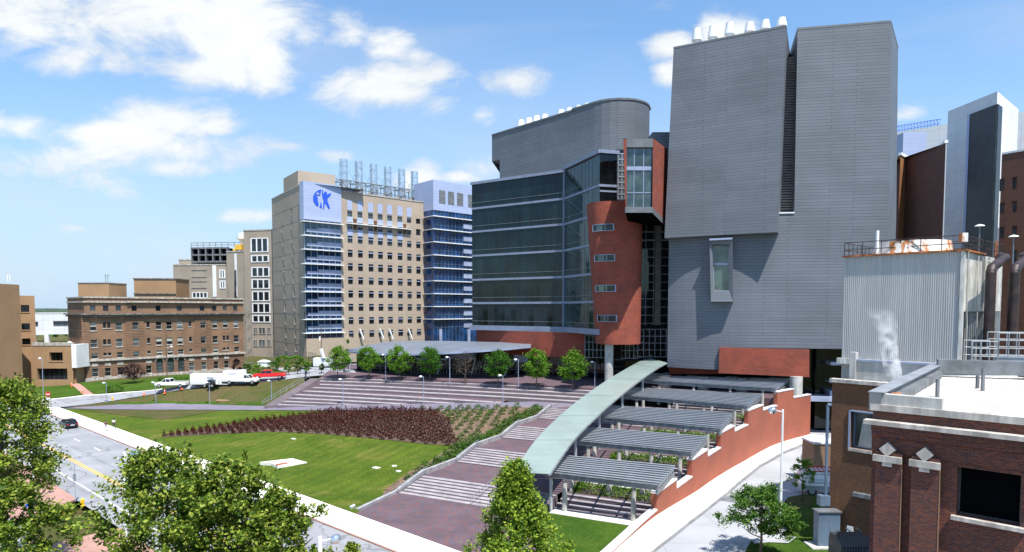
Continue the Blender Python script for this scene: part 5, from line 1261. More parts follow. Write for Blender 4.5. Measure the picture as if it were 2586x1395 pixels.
for i, (x, yt) in enumerate(((1181, 58), (1277, 72), (1372, 90), (1462, 106), (1551, 121), (1634, 137))):
    fs = Fr(Kf - FM.n * 8.5, Ke - FM.n * 8.5); u, zt2 = fs.pix(*Z2(x, yt)); mb = MB(); b0_ = fs.P(u, zpar)
    mb.tube((b0_[0], b0_[1], zr1 - .5), (b0_[0], b0_[1], zt2), 1.3, n=16); mb.tube((b0_[0], b0_[1], zpar), (b0_[0], b0_[1], zr1 - .5), 1.7, 1.3, 12)
    for f_ in (.35, .7): z = zr1 + (zt2 - zr1) * f_; mb.tube((b0_[0], b0_[1], z - .08), (b0_[0], b0_[1], z + .08), 1.38, n=16)
    st_ = mb.build('stack', M['bright'], tt, smooth=True)
    mb = MB()
    for an in range(3): aa = an * 2.1 + .5; mb.tube((b0_[0] + 4 * math.cos(aa), b0_[1] + 4 * math.sin(aa), zr1), (b0_[0] + 1.1 * math.cos(aa), b0_[1] + 1.1 * math.sin(aa), zr1 + (zt2 - zr1) * .6), .04, n=4)
    mb.tube((b0_[0] - 2, b0_[1] - 1.5, zpar + 1), (b0_[0] + 1, b0_[1], zr1 - 1.5), .9, n=10); mb.build('guy_wires', M['mech'], st_)
# blue glass stair tower on the right
bt = Vector(XY(1096, 222)); a1 = Vector(XY(1074, 226)); fB = Fr(bt, bt + dR * 30); fA = Fr(a1, bt)
zt3 = fB.pix(*Z2(1762, 188))[1]; zg = fB.pix(*Z2(1762, 380))[1]
mb = MB(); mb.fb(fB, 0, 26, zg, zt3, -12, 0, 0); mb.face([fA.P(0, zg), fA.P(fA.L, zg), fA.P(fA.L, zt3), fA.P(0, zt3 - 1)], 0); mb.build('upper_panel', M['lilac'], tt)
for x in (1811, 1868, 1925, 1996):
    mb = MB(); ua, z1 = fB.pix(*Z2(x - 20, 255)); ub, z0 = fB.pix(*Z2(x + 20, 345)); z1 = fB.pix(*Z2(1811, 256))[1]; z0 = fB.pix(*Z2(1811, 340))[1]; mb.fb(fB, ua, ub, z0, z1, .01, .06, 0)
    mb.build('louver_panel', M['mech'], tt)
mb = MB(); mb.fb(fB, .4, 20, GZ, zg, -12, -.3, 0); mb.face([fA.P(0, GZ, .0), fA.P(fA.L, GZ, 0), fA.P(fA.L, zg, 0), fA.P(0, zg, 0)], 0); mb.fb(fB, 0, .4, GZ, zg, -.2, .0, 0); mb.build('blue_glazing', M['glassblue'], tt)
mb = MB(); u_m, _ = fB.pix(*Z2(1948, 600))
for y in (420, 503, 585, 668, 750, 833, 915, 997, 1078):
    z = fB.pix(*Z2(1762, y))[1]; mb.fb(fB, -.5, 20, z - .14, z + .14, -.2, .8, 0); mb.fb(fA, -.6, fA.L, z - .1, z + .1, .02, .5, 0)
    mb.fb(fB, u_m, 20, z - 3.2, z - 1.5, -.25, .05, 1)
    for k in range(1, 4): mb.fb(fB, 0, 20, z - k * 1.0, z - k * 1.0 + .06, -.28, -.1, 2)
for i in range(12): mb.fb(fB, i * 1.6, i * 1.6 + .09, GZ + 3, zg, -.28, -.08, 2)
mb.build('floor_bands', [M['white'], M['bluewhite'], M['bluegrey']], tt)
for px in (1790, 1970):
    u, _ = fB.pix(*Z2(px, 1150)); mb = MB(); p = fB.P(u, GZ, 1.0); mb.tube(p, (p[0], p[1], fB.pix(*Z2(px, 1140))[1]), .6, n=10); mb.build('column', M['bluewhite'], tt)
mb = MB(); mb.fb(fB, -1, 24, GZ, GZ + 3, -3, .6, 0); mb.build('podium', M['bluewhite'], tt)
# ================================================================== OLDER TAN BUILDING behind
ot = thing('stepped_tan_building', 'older tan building of stepped blocks with white framed window strips behind the brown brick house', 'building')
def blk(pxa, pxb, ytop, Y, depth, m, name='block', par=ot, zb=0, Yb=None, cop=True):
    A, B = Vector(XY(pxa, Y)), Vector(XY(pxb, Yb or Y)); F = Fr(A, B); z = F.pix((pxa + pxb) / 2, ytop)[1]
    mb = MB(); mb.fb(F, 0, F.L, zb, z, -depth, 0, 0, 1)
    if cop: mb.fb(F, -.1, F.L + .1, z - .4, z + .06, -.5, .12, 2)
    mb.build(name, [m, M['roof'], M['stone']], par); return F
def strip(F, conv, x0, x1, y0, y1, par, nu=3, nv=1, frame='white', g='pane', d=.06, name='window', fw=.5):
    a, z1 = F.pix(*conv(x0, y0)); b, z0 = F.pix(*conv(x1, y0)); z0 = F.pix(*conv((x0 + x1) / 2, y1))[1]; z1 = F.pix(*conv((x0 + x1) / 2, y0))[1]
    mb = MB(); mb.fb(F, a, b, z0, z1, .003, .03, 0)
    for i in range(nu + 1): u = a + (b - a) * i / nu; mb.fb(F, u - fw / 2, u + fw / 2, z0, z1, .004, .14, 1)
    for i in range(nv + 1): z = z0 + (z1 - z0) * i / nv; mb.fb(F, a - fw / 2, b + fw / 2, z - fw * .3, z + fw * .3, .005, .16, 1)
    return mb.build(name, [M[g], M[frame]], par)
F1 = blk(619, 699, 580, 232, 30, M['tanold'], 'main_block', Yb=229)
for (x0, x1, y0, y1, n_) in ((592, 698, 562, 648, 3), (596, 702, 672, 712, 3), (597, 706, 748, 805, 3), (599, 707, 825, 882, 3), (601, 709, 902, 960, 3), (602, 712, 978, 1036, 3), (603, 713, 1055, 1096, 3)):
    strip(F1, Z2, x0, x1, y0, y1, ot, 3, 1)
for (y0, y1) in ((1132, 1172), (1208, 1250)):
    for x0, x1 in ((606, 630), (642, 682), (695, 718)): strip(F1, Z2, x0, x1, y0, y1, ot, 2, 1, 'stone', 'panegrey', fw=.25)
F2_ = blk(575, 622, 634, 236, 20, M['tanold'], 'middle_block', Yb=233)
F3_ = blk(440, 576, 668, 240, 26, M['tanold'], 'left_block', Yb=238)
mb = MB()
F4_ = blk(455, 575, 655, 246, 18, M['tanold'], 'rear_block')
# strips on the middle blocks
strip(F3_, Z2, 393, 423, 765, 815, ot, 2, 1); strip(F3_, Z2, 395, 425, 835, 880, ot, 2, 1)
strip(F3_, Z2, 218, 312, 908, 940, ot, 4, 1, fw=.4)
for (x0, x1, y0, y1) in ((345, 368, 735, 935),):
    mb = MB(); a, z1 = F3_.pix(*Z2(x0, y0)); b, _ = F3_.pix(*Z2(x1, y0)); z0 = F3_.pix(*Z2(x0, y1))[1]; mb.fb(F3_, a, b, z0, z1, .01, .12, 0); mb.build('white_strip', M['white'], ot)
mb = MB(); a, z1 = F2_.pix(*Z2(486, 660)); b, _ = F2_.pix(*Z2(499, 660)); z0 = F2_.pix(*Z2(490, 935))[1]; mb.fb(F2_, a, b, z0, z1, .01, .12, 0)
mb.build('white_strip', M['white'], ot)
for y in (768, 812, 840, 882):
    a, z = F3_.pix(*Z2(212, y)); b, _ = F3_.pix(*Z2(308, y)); mb = MB(); mb.fb(F3_, a, b, z - .12, z + .12, .01, .06, 0); mb.build('wall_joint', M['dkframe'], ot)
for y in (765, 835, 905):
    a, z = F2_.pix(*Z2(486, y)); b, _ = F2_.pix(*Z2(499, y)); mb = MB(); mb.fb(F2_, a, b, z - 6, z, .13, .18, 0); mb.build('dark_panel', M['dkframe'], ot)
# open steel deck on the roof (two tiers of dark bays)
Fk = Fr(XY(483, 243), XY(576, 241)); zt4 = Fk.pix(*Z2(210, 625))[1]; zb4 = Fk.pix(*Z2(212, 712))[1]; mb = MB()
ua, _ = Fk.pix(*Z2(210, 650)); ub, _ = Fk.pix(*Z2(438, 650)); mb.fb(Fk, ua, ub, zb4, zt4, -8, -1.5, 1)
for i in range(6): u = ua + (ub - ua) * i / 5; mb.fb(Fk, u - .25, u + .25, zb4, zt4, -1.4, 0, 0)
for i in range(3): z = zb4 + (zt4 - zb4) * i / 2; mb.fb(Fk, ua - .2, ub + .2, z - .3, z + .3, -1.4, .02, 0)
mb.pipe([Fk.P(ua, zt4 + 2), Fk.P(ub + 8, zt4 + 2)], .12, 5); mb.pipe([Fk.P(ua, zt4 + 1.1), Fk.P(ub + 8, zt4 + 1.1)], .1, 5)
for i in range(10): u = ua + (ub + 8 - ua) * i / 9; mb.tube(Fk.P(u, zt4), Fk.P(u, zt4 + 2), .1, n=5)
mb.build('roof_deck', [M['mech'], M['black']], ot)
p = V(*Z2(516, 618), 236); mb = MB(); mb.box(p.x - 1.1, p.x + 1.3, p.y - 1, p.y + 1, p.z - 1, p.z + .9); mb.box(p.x - 2.2, p.x - 1.0, p.y - .5, p.y + .5, p.z - 1.6, p.z - .6)
tag(mb.build('yellow_roof_machine', M['yellow']), 'small yellow machine on the roof of the older tan building', 'machine')
p = V(*Z2(540, 560), 238); mb = MB(); mb.lathe((p.x, p.y, p.z - 6), [(1.2, 0), (1.2, 5), (2.2, 5.5), (2.2, 7.5), (0, 8)], 12); mb.build('roof_drum', M['white'], ot)
# fire stair zigzag at the right end of the brown house is built with that house

# ================================================================== BROWN BRICK HOUSE
bh = thing('brown_brick_block', 'long five-storey brown brick building with stone bands and three arched openings', 'building')
A = Vector(XY(212, 160)); dB = Vector((.678, .735)); FBh = Fr(A, A + dB * 41.5); uR, _ = FBh.pix(616, 850); FBh.L = uR
BGZ = 1.0
def zy(y): return FBh.pix(*Z1(745, y))[1]
def uz(x): return FBh.pix(*Z1(x, 700))[0]
rowsB = {5: (376, 420), 4: (510, 572), 3: (643, 703), 2: (748, 790), 1: (868, 932)}
colsB = {5: [(722, 0), (824, 0), (922, 0), (1046, 0), (1233, 0), (1398, 0), (1576, 0), (1671, 0), (1752, 0), (1834, 0)],
         4: [(727, 1), (815, 2), (849, 2), (927, 1), (1055, 1), (1155, 2), (1238, 1), (1320, 1), (1403, 1), (1482, 2), (1583, 1), (1677, 1), (1759, 1), (1841, 1)],
         3: [(733, 1), (817, 2), (852, 2), (932, 1), (1060, 1), (1160, 2), (1241, 1), (1325, 1), (1407, 1), (1487, 2), (1586, 1), (1681, 1), (1748, 2), (1777, 2), (1844, 1)],
         2: [(738, 1), (820, 2), (856, 2), (937, 1), (1063, 1), (1163, 2), (1246, 1), (1330, 1), (1412, 1), (1489, 2), (1588, 1), (1684, 1), (1750, 2), (1779, 2), (1847, 1)],
         1: [(743, 1), (843, 1), (941, 1), (1163, 1), (1247, 3), (1333, 3), (1415, 3), (1497, 1), (1592, 1), (1687, 1), (1769, 1)]}
hb = []
for r_, (y1, y0) in rowsB.items():
    for (x, k) in colsB[r_]:
        u = FBh.pix(*Z1(x, (y1 + y0) / 2))[0]; hw = {0: .62, 1: .74, 2: .36, 3: .85}[k]
        if k == 1 and r_ == 1: hw = .7
        za, zb = zy(y1), zy(y0)
        if k == 2: zb += .6
        if k == 3: za += 1.0
        hb.append((u - hw, u + hw, zb, za, k, r_))
ztopB = zy(318); zc_ = zy(450)
mb = MB(); zsp = zy(800)
# upper walls and rusticated ground floor
holewall(mb, FBh, 0, uR, zsp, ztopB, [h for h in hb if h[5] > 1], .25, 0); holewall(mb, FBh, 0, uR, zy(942), zsp, [h for h in hb if h[5] == 1], .3, 1)
FS = Fr(A, A + Vector((-.735, .678)) * 16); hs = []
for yy_ in ((505, 570), (640, 705), (745, 800)):
    for t in (3, 6.5, 10, 13.5): hs.append((t - .5, t + .5, zy(yy_[1]), zy(yy_[0])))
holewall(mb, FS, 0, 16, zsp, ztopB, hs, .25, 0); holewall(mb, FS, 0, 16, zy(942), zsp, [], .25, 1)
b1, b2 = Vector(FBh.P(uR, 0)[:2]), Vector(FBh.P(uR, 0, -16)[:2]); mb.face([(b1.x, b1.y, BGZ), (b2.x, b2.y, BGZ), (b2.x, b2.y, ztopB), (b1.x, b1.y, ztopB)], 0)
mb.face([FBh.P(0, ztopB - .4), FBh.P(uR, ztopB - .4), FBh.P(uR, ztopB - .4, -16), FBh.P(0, ztopB - .4, -16)], 2)
wall_o = mb.build('wall', [M['brown'], M['brownrust'], M['roof']], bh)
# slightly projecting pavilions
for (x0, x1) in ((640, 700), (985, 1125), (1522, 1645)):
    mb = MB(); a, b = FBh.pix(*Z1(x0, 700))[0], FBh.pix(*Z1(x1, 700))[0]; hh = [h for h in hb if a < (h[0] + h[1]) / 2 < b and h[5] in (5, 4, 3, 2)]
    holewall(mb, FBh, a, b, zsp + .02, zc_ - .6, [h[:4] for h in hh if h[5] < 5], .2, 1, d=.2)
    mb.face([FBh.P(a, zsp, 0), FBh.P(a, zsp, .2), FBh.P(a, zc_, .2), FBh.P(a, zc_, 0)], 1); mb.face([FBh.P(b, zsp, 0), FBh.P(b, zsp, .2), FBh.P(b, zc_, .2), FBh.P(b, zc_, 0)], 1)
    mb.build('pavilion_facing', [M['brown'], M['brownrust']], bh)
mb = MB()
a, b = FBh.pix(*Z1(985, 340))[0], FBh.pix(*Z1(1645, 340))[0]
mb.fb(FBh, -.2, uR + .2, ztopB, ztopB + .35, -.5, .25, 0)
mb.fb(FBh, a, b, zy(352), zy(340), .01, .7, 0); mb.fb(FBh, -.3, a - .01, zy(354), zy(343), .01, .35, 0); mb.fb(FBh, b + .01, uR, zy(354), zy(343), .01, .35, 0)
mb.fb(FBh, -.4, uR + .3, zy(812), zy(797), .01, .4, 0); mb.fb(FBh, -.1, uR, BGZ - 1, zy(940), -.2, .35, 0)
mb.fb(FS, -.3, 16, ztopB, ztopB + .35, -.5, .25, 0); mb.fb(FS, -.3, 16, zy(354), zy(343), .01, .3, 0); mb.fb(FS, -.3, 16, zy(812), zy(797), .01, .4, 0); mb.fb(FS, -.1, 16, BGZ - 1, zy(940), -.2, .35, 0)
mb.build('stone_bands', M['stone'], bh)
mb = MB()
mb.fb(FBh, -.7, uR + .4, zy(450), zy(438), .01, 1.0, 0); mb.fb(FBh, -.4, uR + .2, zy(465), zy(452), .01, .5, 0); mb.fb(FS, -.5, 16, zy(450), zy(438), .01, 1.0, 0); mb.fb(FS, -.5, 16, zy(465), zy(452), .01, .5, 0)
mb.build('cornice', M['grime'], bh)
rnd = random.Random(3)
for (a, b, z0, z1, k, r_) in hb:
    g = M['panegrey'] if rnd.random() < .45 else M['pane']; dd = .2 if any(FBh.pix(*Z1(x0, 700))[0] < a < FBh.pix(*Z1(x1, 700))[0] for x0, x1 in ((985, 1125), (1522, 1645), (640, 700))) and 1 < r_ < 5 else 0
    w_ = window(FBh, (a, b, z0, z1), .22, [g, M['dkframe'] if k != 1 else M['stone'], M['stone'], M['blind']], bh, 1, 2 if k != 3 else 3, sill=(k in (1, 2)), fw=.07, d=0, blind=rnd.choice([0, 0, .3, .5, .65]) if k == 1 and r_ > 1 else 0)
    if dd: 
        for v in w_.data.vertices: v.co.x += FBh.n.x * .02; v.co.y += FBh.n.y * .02
for (a, b, z0, z1, k, r_) in hb:
    mb = MB()
    if r_ == 1 and k == 1: mb.fb(FBh, a, b, z1 + .55, z1 + 1.35, .004, .07, 0); mb.build('keystone_panel', M['stone'], bh)
    if r_ == 1 and k == 3:
        c = (a + b) / 2; r0 = (b - a) / 2
        for i in range(9):
            t0, t1 = math.pi * i / 9, math.pi * (i + 1) / 9
            q = [(c + r * math.cos(t), z1 - .02 + (r - r0) * math.sin(t) + math.sin(t) * r0) for r, t in ((r0, t0), (r0 + .3, t0), (r0 + .3, t1), (r0, t1))]
            mb.hexa([FBh.P(u, z, .004) for u, z in q] + [FBh.P(u, z, .1) for u, z in q], 0)
        mb.build('arch_surround', M['stone'], bh)
mb = MB()
for (a, b, z0, z1, k, r_) in hb:
    if k == 3:
        c = (a + b) / 2; r0 = (b - a) / 2; mb.face([FBh.P(c + r0 * math.cos(math.pi * i / 10), z1 + r0 * math.sin(math.pi * i / 10), .006) for i in range(11)])
mb.build('arch_tops', M['pane'], bh)
for h in hs: window(FS, h, .25, [M['pane'], M['stone'], M['stone'], M['blind']], bh, 1, 2, sill=True)
# window air conditioner boxes, small wall lamps
# penthouses
F5 = Fr(XY(199, 176), XY(277, 176)); mb = MB(); mb.fb(F5, 0, F5.L, ztopB - 1, F5.pix(*Z1(700, 205))[1], -8, 0, 0, 1); mb.fb(F5, -.1, F5.L + .1, F5.pix(*Z1(700, 205))[1], F5.pix(*Z1(700, 205))[1] + .25, -8.1, .1, 2); mb.build('left_penthouse', [M['ochre'], M['roof'], M['grime']], bh)
F6 = Fr(XY(340, 205), XY(446, 206)); z6_ = F6.pix(*Z1(1200, 172))[1]
ph = thing('rooftop_block', 'plain orange brick block rising behind the roof of the brown brick building', 'building')
mb = MB(); mb.fb(F6, 0, F6.L, 0, z6_, -10, 0, 0, 1); mb.build('wall', [M['ochre'], M['roof']], ph); mb = MB(); mb.fb(F6, -.2, F6.L + .2, z6_, z6_ + .35, -10.1, .2, 0); mb.fb(F6, -.2, F6.L, F6.pix(*Z1(1200, 288))[1], F6.pix(*Z1(1200, 280))[1], .01, .3, 0); mb.build('coping', M['grime'], ph)
# fire escape at the right end
mb = MB(); zz_ = [zy(y) for y in (345, 445, 560, 670, 780, 905)]
for i, z in enumerate(zz_[:-1]):
    z2 = zz_[i + 1]; mb.fb(FBh, uR + .1, uR + 2.4, z2, z2 + .12, -1.2, .2, 0)
    mb.tube(FBh.P(uR + .3, z2 + .1, -.4), FBh.P(uR + 2.2, z2 + (z - z2) * .95, -.4), .08, n=4); mb.tube(FBh.P(uR + .3, z2 + 1, -.4), FBh.P(uR + 2.2, z2 + (z - z2) * .95 + .9, -.4), .05, n=4)
    mb.tube(FBh.P(uR + 2.3, z2, .1), FBh.P(uR + 2.3, z2 + 1.1, .1), .05, n=4)
mb.tube(FBh.P(uR + 2.3, BGZ, .1), FBh.P(uR + 2.3, zz_[0], .1), .07, n=4)
mb.build('fire_escape', M['steeldk'], bh)
# antennas
mb = MB()
for px, h_ in ((267, 3.2), (273, 3.2)): p = V(px, 716, 178); mb.tube(p, p + Vector((0, 0, h_ - .6)), .06, n=4)
p = V(267, 700, 178); q = V(273, 700, 178); mb.tube(p, q, .05, n=4); mb.tube(p + Vector((-.6, 0, .4)), q + Vector((.3, 0, .4)), .04, n=4); mb.build('antenna', M['steeldk'], bh)

# ================================================================== OCHRE BUILDING far left
ob = thing('ochre_office', 'plain ochre brick building at the far left edge with deep square windows', 'building')
c1 = Vector(XY(51, 150)); fO = Fr(Vector(XY(-40, 140)), c1); zo = fO.pix(20, 718)[1]
fO2 = Fr(c1, Vector(XY(90, 154.0))); z2o = fO2.pix(70, 747)[1]
mb = MB(); mb.fb(fO, 0, fO.L, -1, zo, -14, 0, 0, 1)
mb.build('wall', [M['ochre'], M['roof']], ob)
c2 = Vector(XY(53, 157)); c3 = c2 + Vector((.79, .613)) * 2.75; f2 = Fr(c2, c3); hh = []
for (y1, y0) in ((372, 428), (516, 567), (634, 683)):
    a = f2.pix(*Z1(166, 500))[0]; b = f2.pix(*Z1(232, 500))[0]; hh.append((a, min(b, f2.L - .3), f2.pix(*Z1(190, y0))[1], f2.pix(*Z1(190, y1))[1]))
ztw = f2.pix(*Z1(200, 300))[1]; mb = MB(); holewall(mb, f2, -1, f2.L, -1, ztw, hh, .8); mb.fb(f2, -1, f2.L, -1, ztw, -7, -.9, 0, 1); mb.face([f2.P(f2.L, -1), f2.P(f2.L, ztw), f2.P(f2.L, ztw, -.9), f2.P(f2.L, -1, -.9)]); mb.build('stair_wing', [M['ochre'], M['roof']], ob)
for h in hh: window(f2, h, .8, [M['pane'], M['dkframe'], M['ochre'], M['blind']], ob, 1, 1, sill=True)
f3 = Fr(XY(78, 156), XY(196, 156)); zl = f3.pix(*Z1(400, 690))[1]; hw_ = (f3.pix(*Z1(385, 800))[0], f3.pix(*Z1(490, 800))[0], f3.pix(*Z1(430, 810))[1], f3.pix(*Z1(430, 742))[1]); hd_ = (f3.pix(*Z1(288, 900))[0], f3.pix(*Z1(525, 900))[0], f3.pix(*Z1(400, 958))[1], f3.pix(*Z1(400, 868))[1])
mb = MB(); holewall(mb, f3, 0, f3.pix(*Z1(568, 800))[0], 0, zl, [hw_, hd_], .8); mb.fb(f3, 0, f3.pix(*Z1(568, 800))[0], -1, zl, -8, -.9, 0, 1); mb.fb(f3, 0, f3.pix(*Z1(568, 800))[0], zl, zl + .8, -.4, .1, 2); mb.build('entrance_wing', [M['ochre'], M['roof'], M['stone']], ob)
window(f3, hw_, .8, [M['pane'], M['dkframe'], M['ochre'], M['blind']], ob, 3, 1, sill=True); w_ = window(f3, hd_, .8, [M['pane'], M['dkframe'], M['ochre'], M['blind']], ob, 6, 2, name='entrance_door')
a = f3.pix(*Z1(565, 800))[0]; b = f3.pix(*Z1(603, 800))[0]; mb = MB(); mb.fb(f3, a + .02, b, f3.pix(*Z1(580, 862))[1], zl + .3, -5, .3, 0); mb.build('white_panel', M['white'], ob)
mb = MB(); p = V(*Z1(520, 668), 156); mb.lathe((p.x, p.y + 1, p.z - .6), [(.9, 0), (.9, .5), (0, 1)], 10); mb.build('roof_vent', M['white'], ob)
mb = MB()
for x in (20, 26): p = V(x, 712, 152); mb.tube(p, p + Vector((0, 0, 1.6)), .15, n=5)
mb.build('antenna', M['white'], ob)
# white building between, and woods beyond
wb_ = thing('white_parking_block', 'low white concrete building between the ochre and brown brick buildings', 'building')
fw_ = Fr(XY(80, 215), XY(182, 218)); u2 = lambda x: fw_.pix(*Z1(x, 550))[0]; z2_ = lambda y: fw_.pix(*Z1(400, y))[1]
hw2 = [(u2(262), u2(298), z2_(542), z2_(502)), (u2(415), u2(538), z2_(540), z2_(498)), (u2(272), u2(343), z2_(668), z2_(606)), (u2(376), u2(560), z2_(668), z2_(602))]
mb = MB(); holewall(mb, fw_, 0, fw_.L + 3, -1, z2_(440), hw2, 1.0); mb.fb(fw_, 0, fw_.L + 3, z2_(440) + .01, z2_(440) + .3, -8, .1, 0)
mb.build('wall', [M['whitewall']], wb_)
for h in hw2[:2]: window(fw_, h, .6, [M['panegrey'], M['dkframe'], M['stone'], M['blind']], wb_, 3, 1)
# ================================================================== RIGHT BACKGROUND BUILDINGS
wt = thing('white_panel_tower', 'white panelled tower with a black louvred corner strip at the far right', 'building')
cw = Vector(XY(2498, 150)); cl2 = Vector(XY(2377, 165)); cr2 = Vector(XY(2552, 163)); fa, fb2 = Fr(cl2, cw), Fr(cw, cr2)
# match photo: left face recedes left
ztw_ = V(2498, 231, 150).z
mb = MB(); mb.prism([tuple(cl2), tuple(cw), tuple(cr2), (cl2.x + cr2.x - cw.x, cl2.y + cr2.y - cw.y)], 0, ztw_, 0, 1); mb.build('wall', [M['whitewall'], M['roof']], wt)
mb = MB(); ul = fa.pix(*ZB(788, 500))[0]; ur = fb2.pix(*ZB(936, 500))[0]; zst = V(2498, 264, 150).z
mb.fb(fa, ul, fa.L + .3, 10, zst, .02, .3, 0); mb.fb(fb2, 0, ur, 10, zst - .01, .02, .3, 0); mb.build('louver_strip', M['blkpanel'], wt)
mb = MB(); mb.fb(fa, ul - .7, ul - .01, 10, zst, .02, .4, 0); mb.build('strip_edge', M['lilac'], wt)
wb3 = thing('white_background_block', 'long white clad hospital block behind the white tower at the right edge', 'building')
f7 = Fr(XY(2250, 200), XY(2700, 172)); z7 = f7.pix(2340, 322)[1]; mb = MB(); mb.fb(f7, 0, f7.L, 20, z7, -20, 0, 0, 1); mb.build('wall', [M['whitewall'], M['roof']], wb3)
mb = MB(); a = f7.pix(2262, 318)[0]; b = f7.pix(2376, 305)[0]
for dz in (.4, 1.8): mb.tube(f7.P(a, z7 + dz, 0), f7.P(b, z7 + dz, 0), .09, n=4)
for i in range(14): u = a + (b - a) * i / 14; v = a + (b - a) * (i + 1) / 14; mb.tube(f7.P(u, z7 + .4), f7.P(v, z7 + 1.8), .05, n=4); mb.tube(f7.P(u, z7), f7.P(u, z7 + 1.8), .05, n=4)
mb.build('roof_truss', M['logo'], wb3)
p = V(2297, 395, 165); mb = MB(); mb.box(p.x - 3, p.x + 3, 163, 170, p.z - 6, V(2297, 340, 165).z); mb.build('duct_box', M['lilac'], wb3)
bw = thing('brown_brick_wing', 'windowless dark brown brick wing beside the grey tower, below the white roofs', 'building')
q1, q2, q3 = Vector(XY(2262, 138)), Vector(XY(2301, 146)), Vector(XY(2374, 128)); z8_ = V(2290, 398, 140).z
mb = MB(); mb.face([(q1.x, q1.y, 5), (q2.x, q2.y, 5), (q2.x, q2.y, z8_), (q1.x, q1.y, z8_)], 0); mb.face([(q2.x, q2.y, 5), (q3.x, q3.y, 5), (q3.x, q3.y, z8_), (q2.x, q2.y, z8_)], 1)  # sun and shade put into the brick: lit face orange, shaded face dark
mb.face([(q1.x, q1.y, z8_), (q2.x, q2.y, z8_), (q3.x, q3.y, z8_), (q3.x, 165, z8_), (q1.x, 165, z8_)], 2)
mb.face([(q3.x, q3.y, 5), (q3.x, 165, 5), (q3.x, 165, z8_), (q3.x, q3.y, z8_)], 1)
mb.build('wall', [M['litbrick'], M['farbrick'], M['white']], bw); mb = MB(); f8 = Fr(q1, q2); f9 = Fr(q2, q3); mb.fb(f8, 0, f8.L, z8_, z8_ + .6, -.4, .2, 0); mb.fb(f9, 0, f9.L, z8_, z8_ + .6, -.4, .2, 0)
mb.build('coping', M['white'], bw)
fb3 = thing('window_brick_block', 'dark red-brown brick hospital block with rows of small dark windows at the right edge', 'building')
f10 = Fr(XY(2515, 137), XY(2680, 128)); z10 = f10.pix(2560, 386)[1]; hh = []
for x in (2531, 2562, 2598, 2630):
    for (y1, y0) in ((452, 482), (512, 540), (573, 603), (634, 664)): a = f10.pix(x - 6, y1)[0]; b = f10.pix(x + 6, y1)[0]; hh.append((a, b, f10.pix(2531, y0)[1], f10.pix(2531, y1)[1]))
mb = MB(); holewall(mb, f10, 0, f10.L, 10, z10, hh, .4); mb.fb(f10, 0, f10.L, z10, z10 + .4, -20, .1, 1); mb.build('wall', [M['farbrick'], M['white']], fb3)
for h in hh: window(f10, h, .4, [M['panegrey'], M['dkframe'], M['stone'], M['blind']], fb3, 1, 1, fw=.12)

# ================================================================== COOLING TOWER and brick wing
ct = thing('cooling_tower', 'weathered corrugated metal cooling tower with rust stains and a round fan deck', 'cooling tower')
cc_ = Vector((35.4, 50)); cl3 = Vector((29.35, 56.25)); cr3 = cc_ + Vector((.755, .655)) * 5.6
fl3, fr3 = Fr(cl3, cc_), Fr(cc_, cr3); zt9 = fl3.pix(*ZB(745, 902))[1]; zb9 = fl3.pix(*ZC(1095, 178))[1]
mb = MB(); n = 56
for i in range(n):
    u0, u1 = fl3.L * i / n, fl3.L * (i + 1) / n; s = (u1 - u0)
    for (a, b, da, db) in ((0, .3, 0, 0), (.3, .5, 0, .07), (.5, .8, .07, .07), (.8, 1, .07, 0)): mb.face([fl3.P(u0 + s * a, zb9, da), fl3.P(u0 + s * b, zb9, db), fl3.P(u0 + s * b, zt9, db), fl3.P(u0 + s * a, zt9, da)])
mb.build('corrugated_side', M['corr'], ct)
zmid = fr3.pix(*ZB(850, 1204))[1]
mb = MB(); mb.face([fr3.P(0, zmid), fr3.P(fr3.L, zmid), fr3.P(fr3.L, zt9), fr3.P(0, zt9)], 0); mb.face([fr3.P(.25, zb9, -.4), fr3.P(fr3.L, zb9, -.4), fr3.P(fr3.L, zmid, -.4), fr3.P(.25, zmid, -.4)], 1)
back_ = cl3 + (cr3 - cc_); mb.face([(cl3.x, cl3.y, zb9), (back_.x, back_.y, zb9), (back_.x, back_.y, zt9), (cl3.x, cl3.y, zt9)], 0)
mb.face([(p.x, p.y, zt9) for p in (cl3, cc_, cr3, back_)], 2)
for i in range(9): u = .3 + fr3.L * i / 9; mb.fb(fr3, u, u + .06, zb9, zmid, -.38, -.2, 3 if i % 3 else 0)
for i in range(24): z = zb9 + (zmid - zb9) * i / 24; mb.face([fr3.P(.25, z, -.36), fr3.P(fr3.L, z, -.36), fr3.P(fr3.L, z + .12, -.22), fr3.P(.25, z + .12, -.22)], 4)
mb.build('casing', [M['cream'], M['black'], M['ruststain'], M['steel'], M['mech']], ct)
mb = MB()
mb.fb(fl3, -.1, fl3.L + .25, zt9, zt9 + .12, -.3, .3, 1); mb.fb(fr3, 0, fr3.L, zt9, zt9 + .12, -.3, .25, 1); mb.fb(fl3, fl3.L - .12, fl3.L + .14, zb9, zt9, .08, .16, 0); mb.fb(fr3, .0, .22, zb9, zt9, .02, .12, 0); mb.fb(fr3, .22, .32, zb9, zmid, .02, .1, 1)
for x in (.45,): mb.pipe([fr3.P(x, zt9, .25), fr3.P(x, zmid + .3, .25), fr3.P(x + .25, zmid - 1, .25), fr3.P(x + .25, zb9, .25)], .05, 6)
mb.pipe([fr3.P(3.6, zt9 - .2, .2), fr3.P(3.6, zmid + .6, .2), fr3.P(3.8, zmid, .2), fr3.P(3.8, zb9, .2)], .05, 6)
mb.build('corner_trim', [M['cream'], M['rust']], ct)
mb = MB(); mb.fb(fl3, -.3, fl3.L + .4, zb9 - .5, zb9 - .01, -6, .35, 0); mb.fb(fl3, -.1, fl3.L + .1, zb9 - 2.2, zb9 - .5, -5.5, -.3, 1); mb.build('basin', [M['cream'], M['conc']], ct)
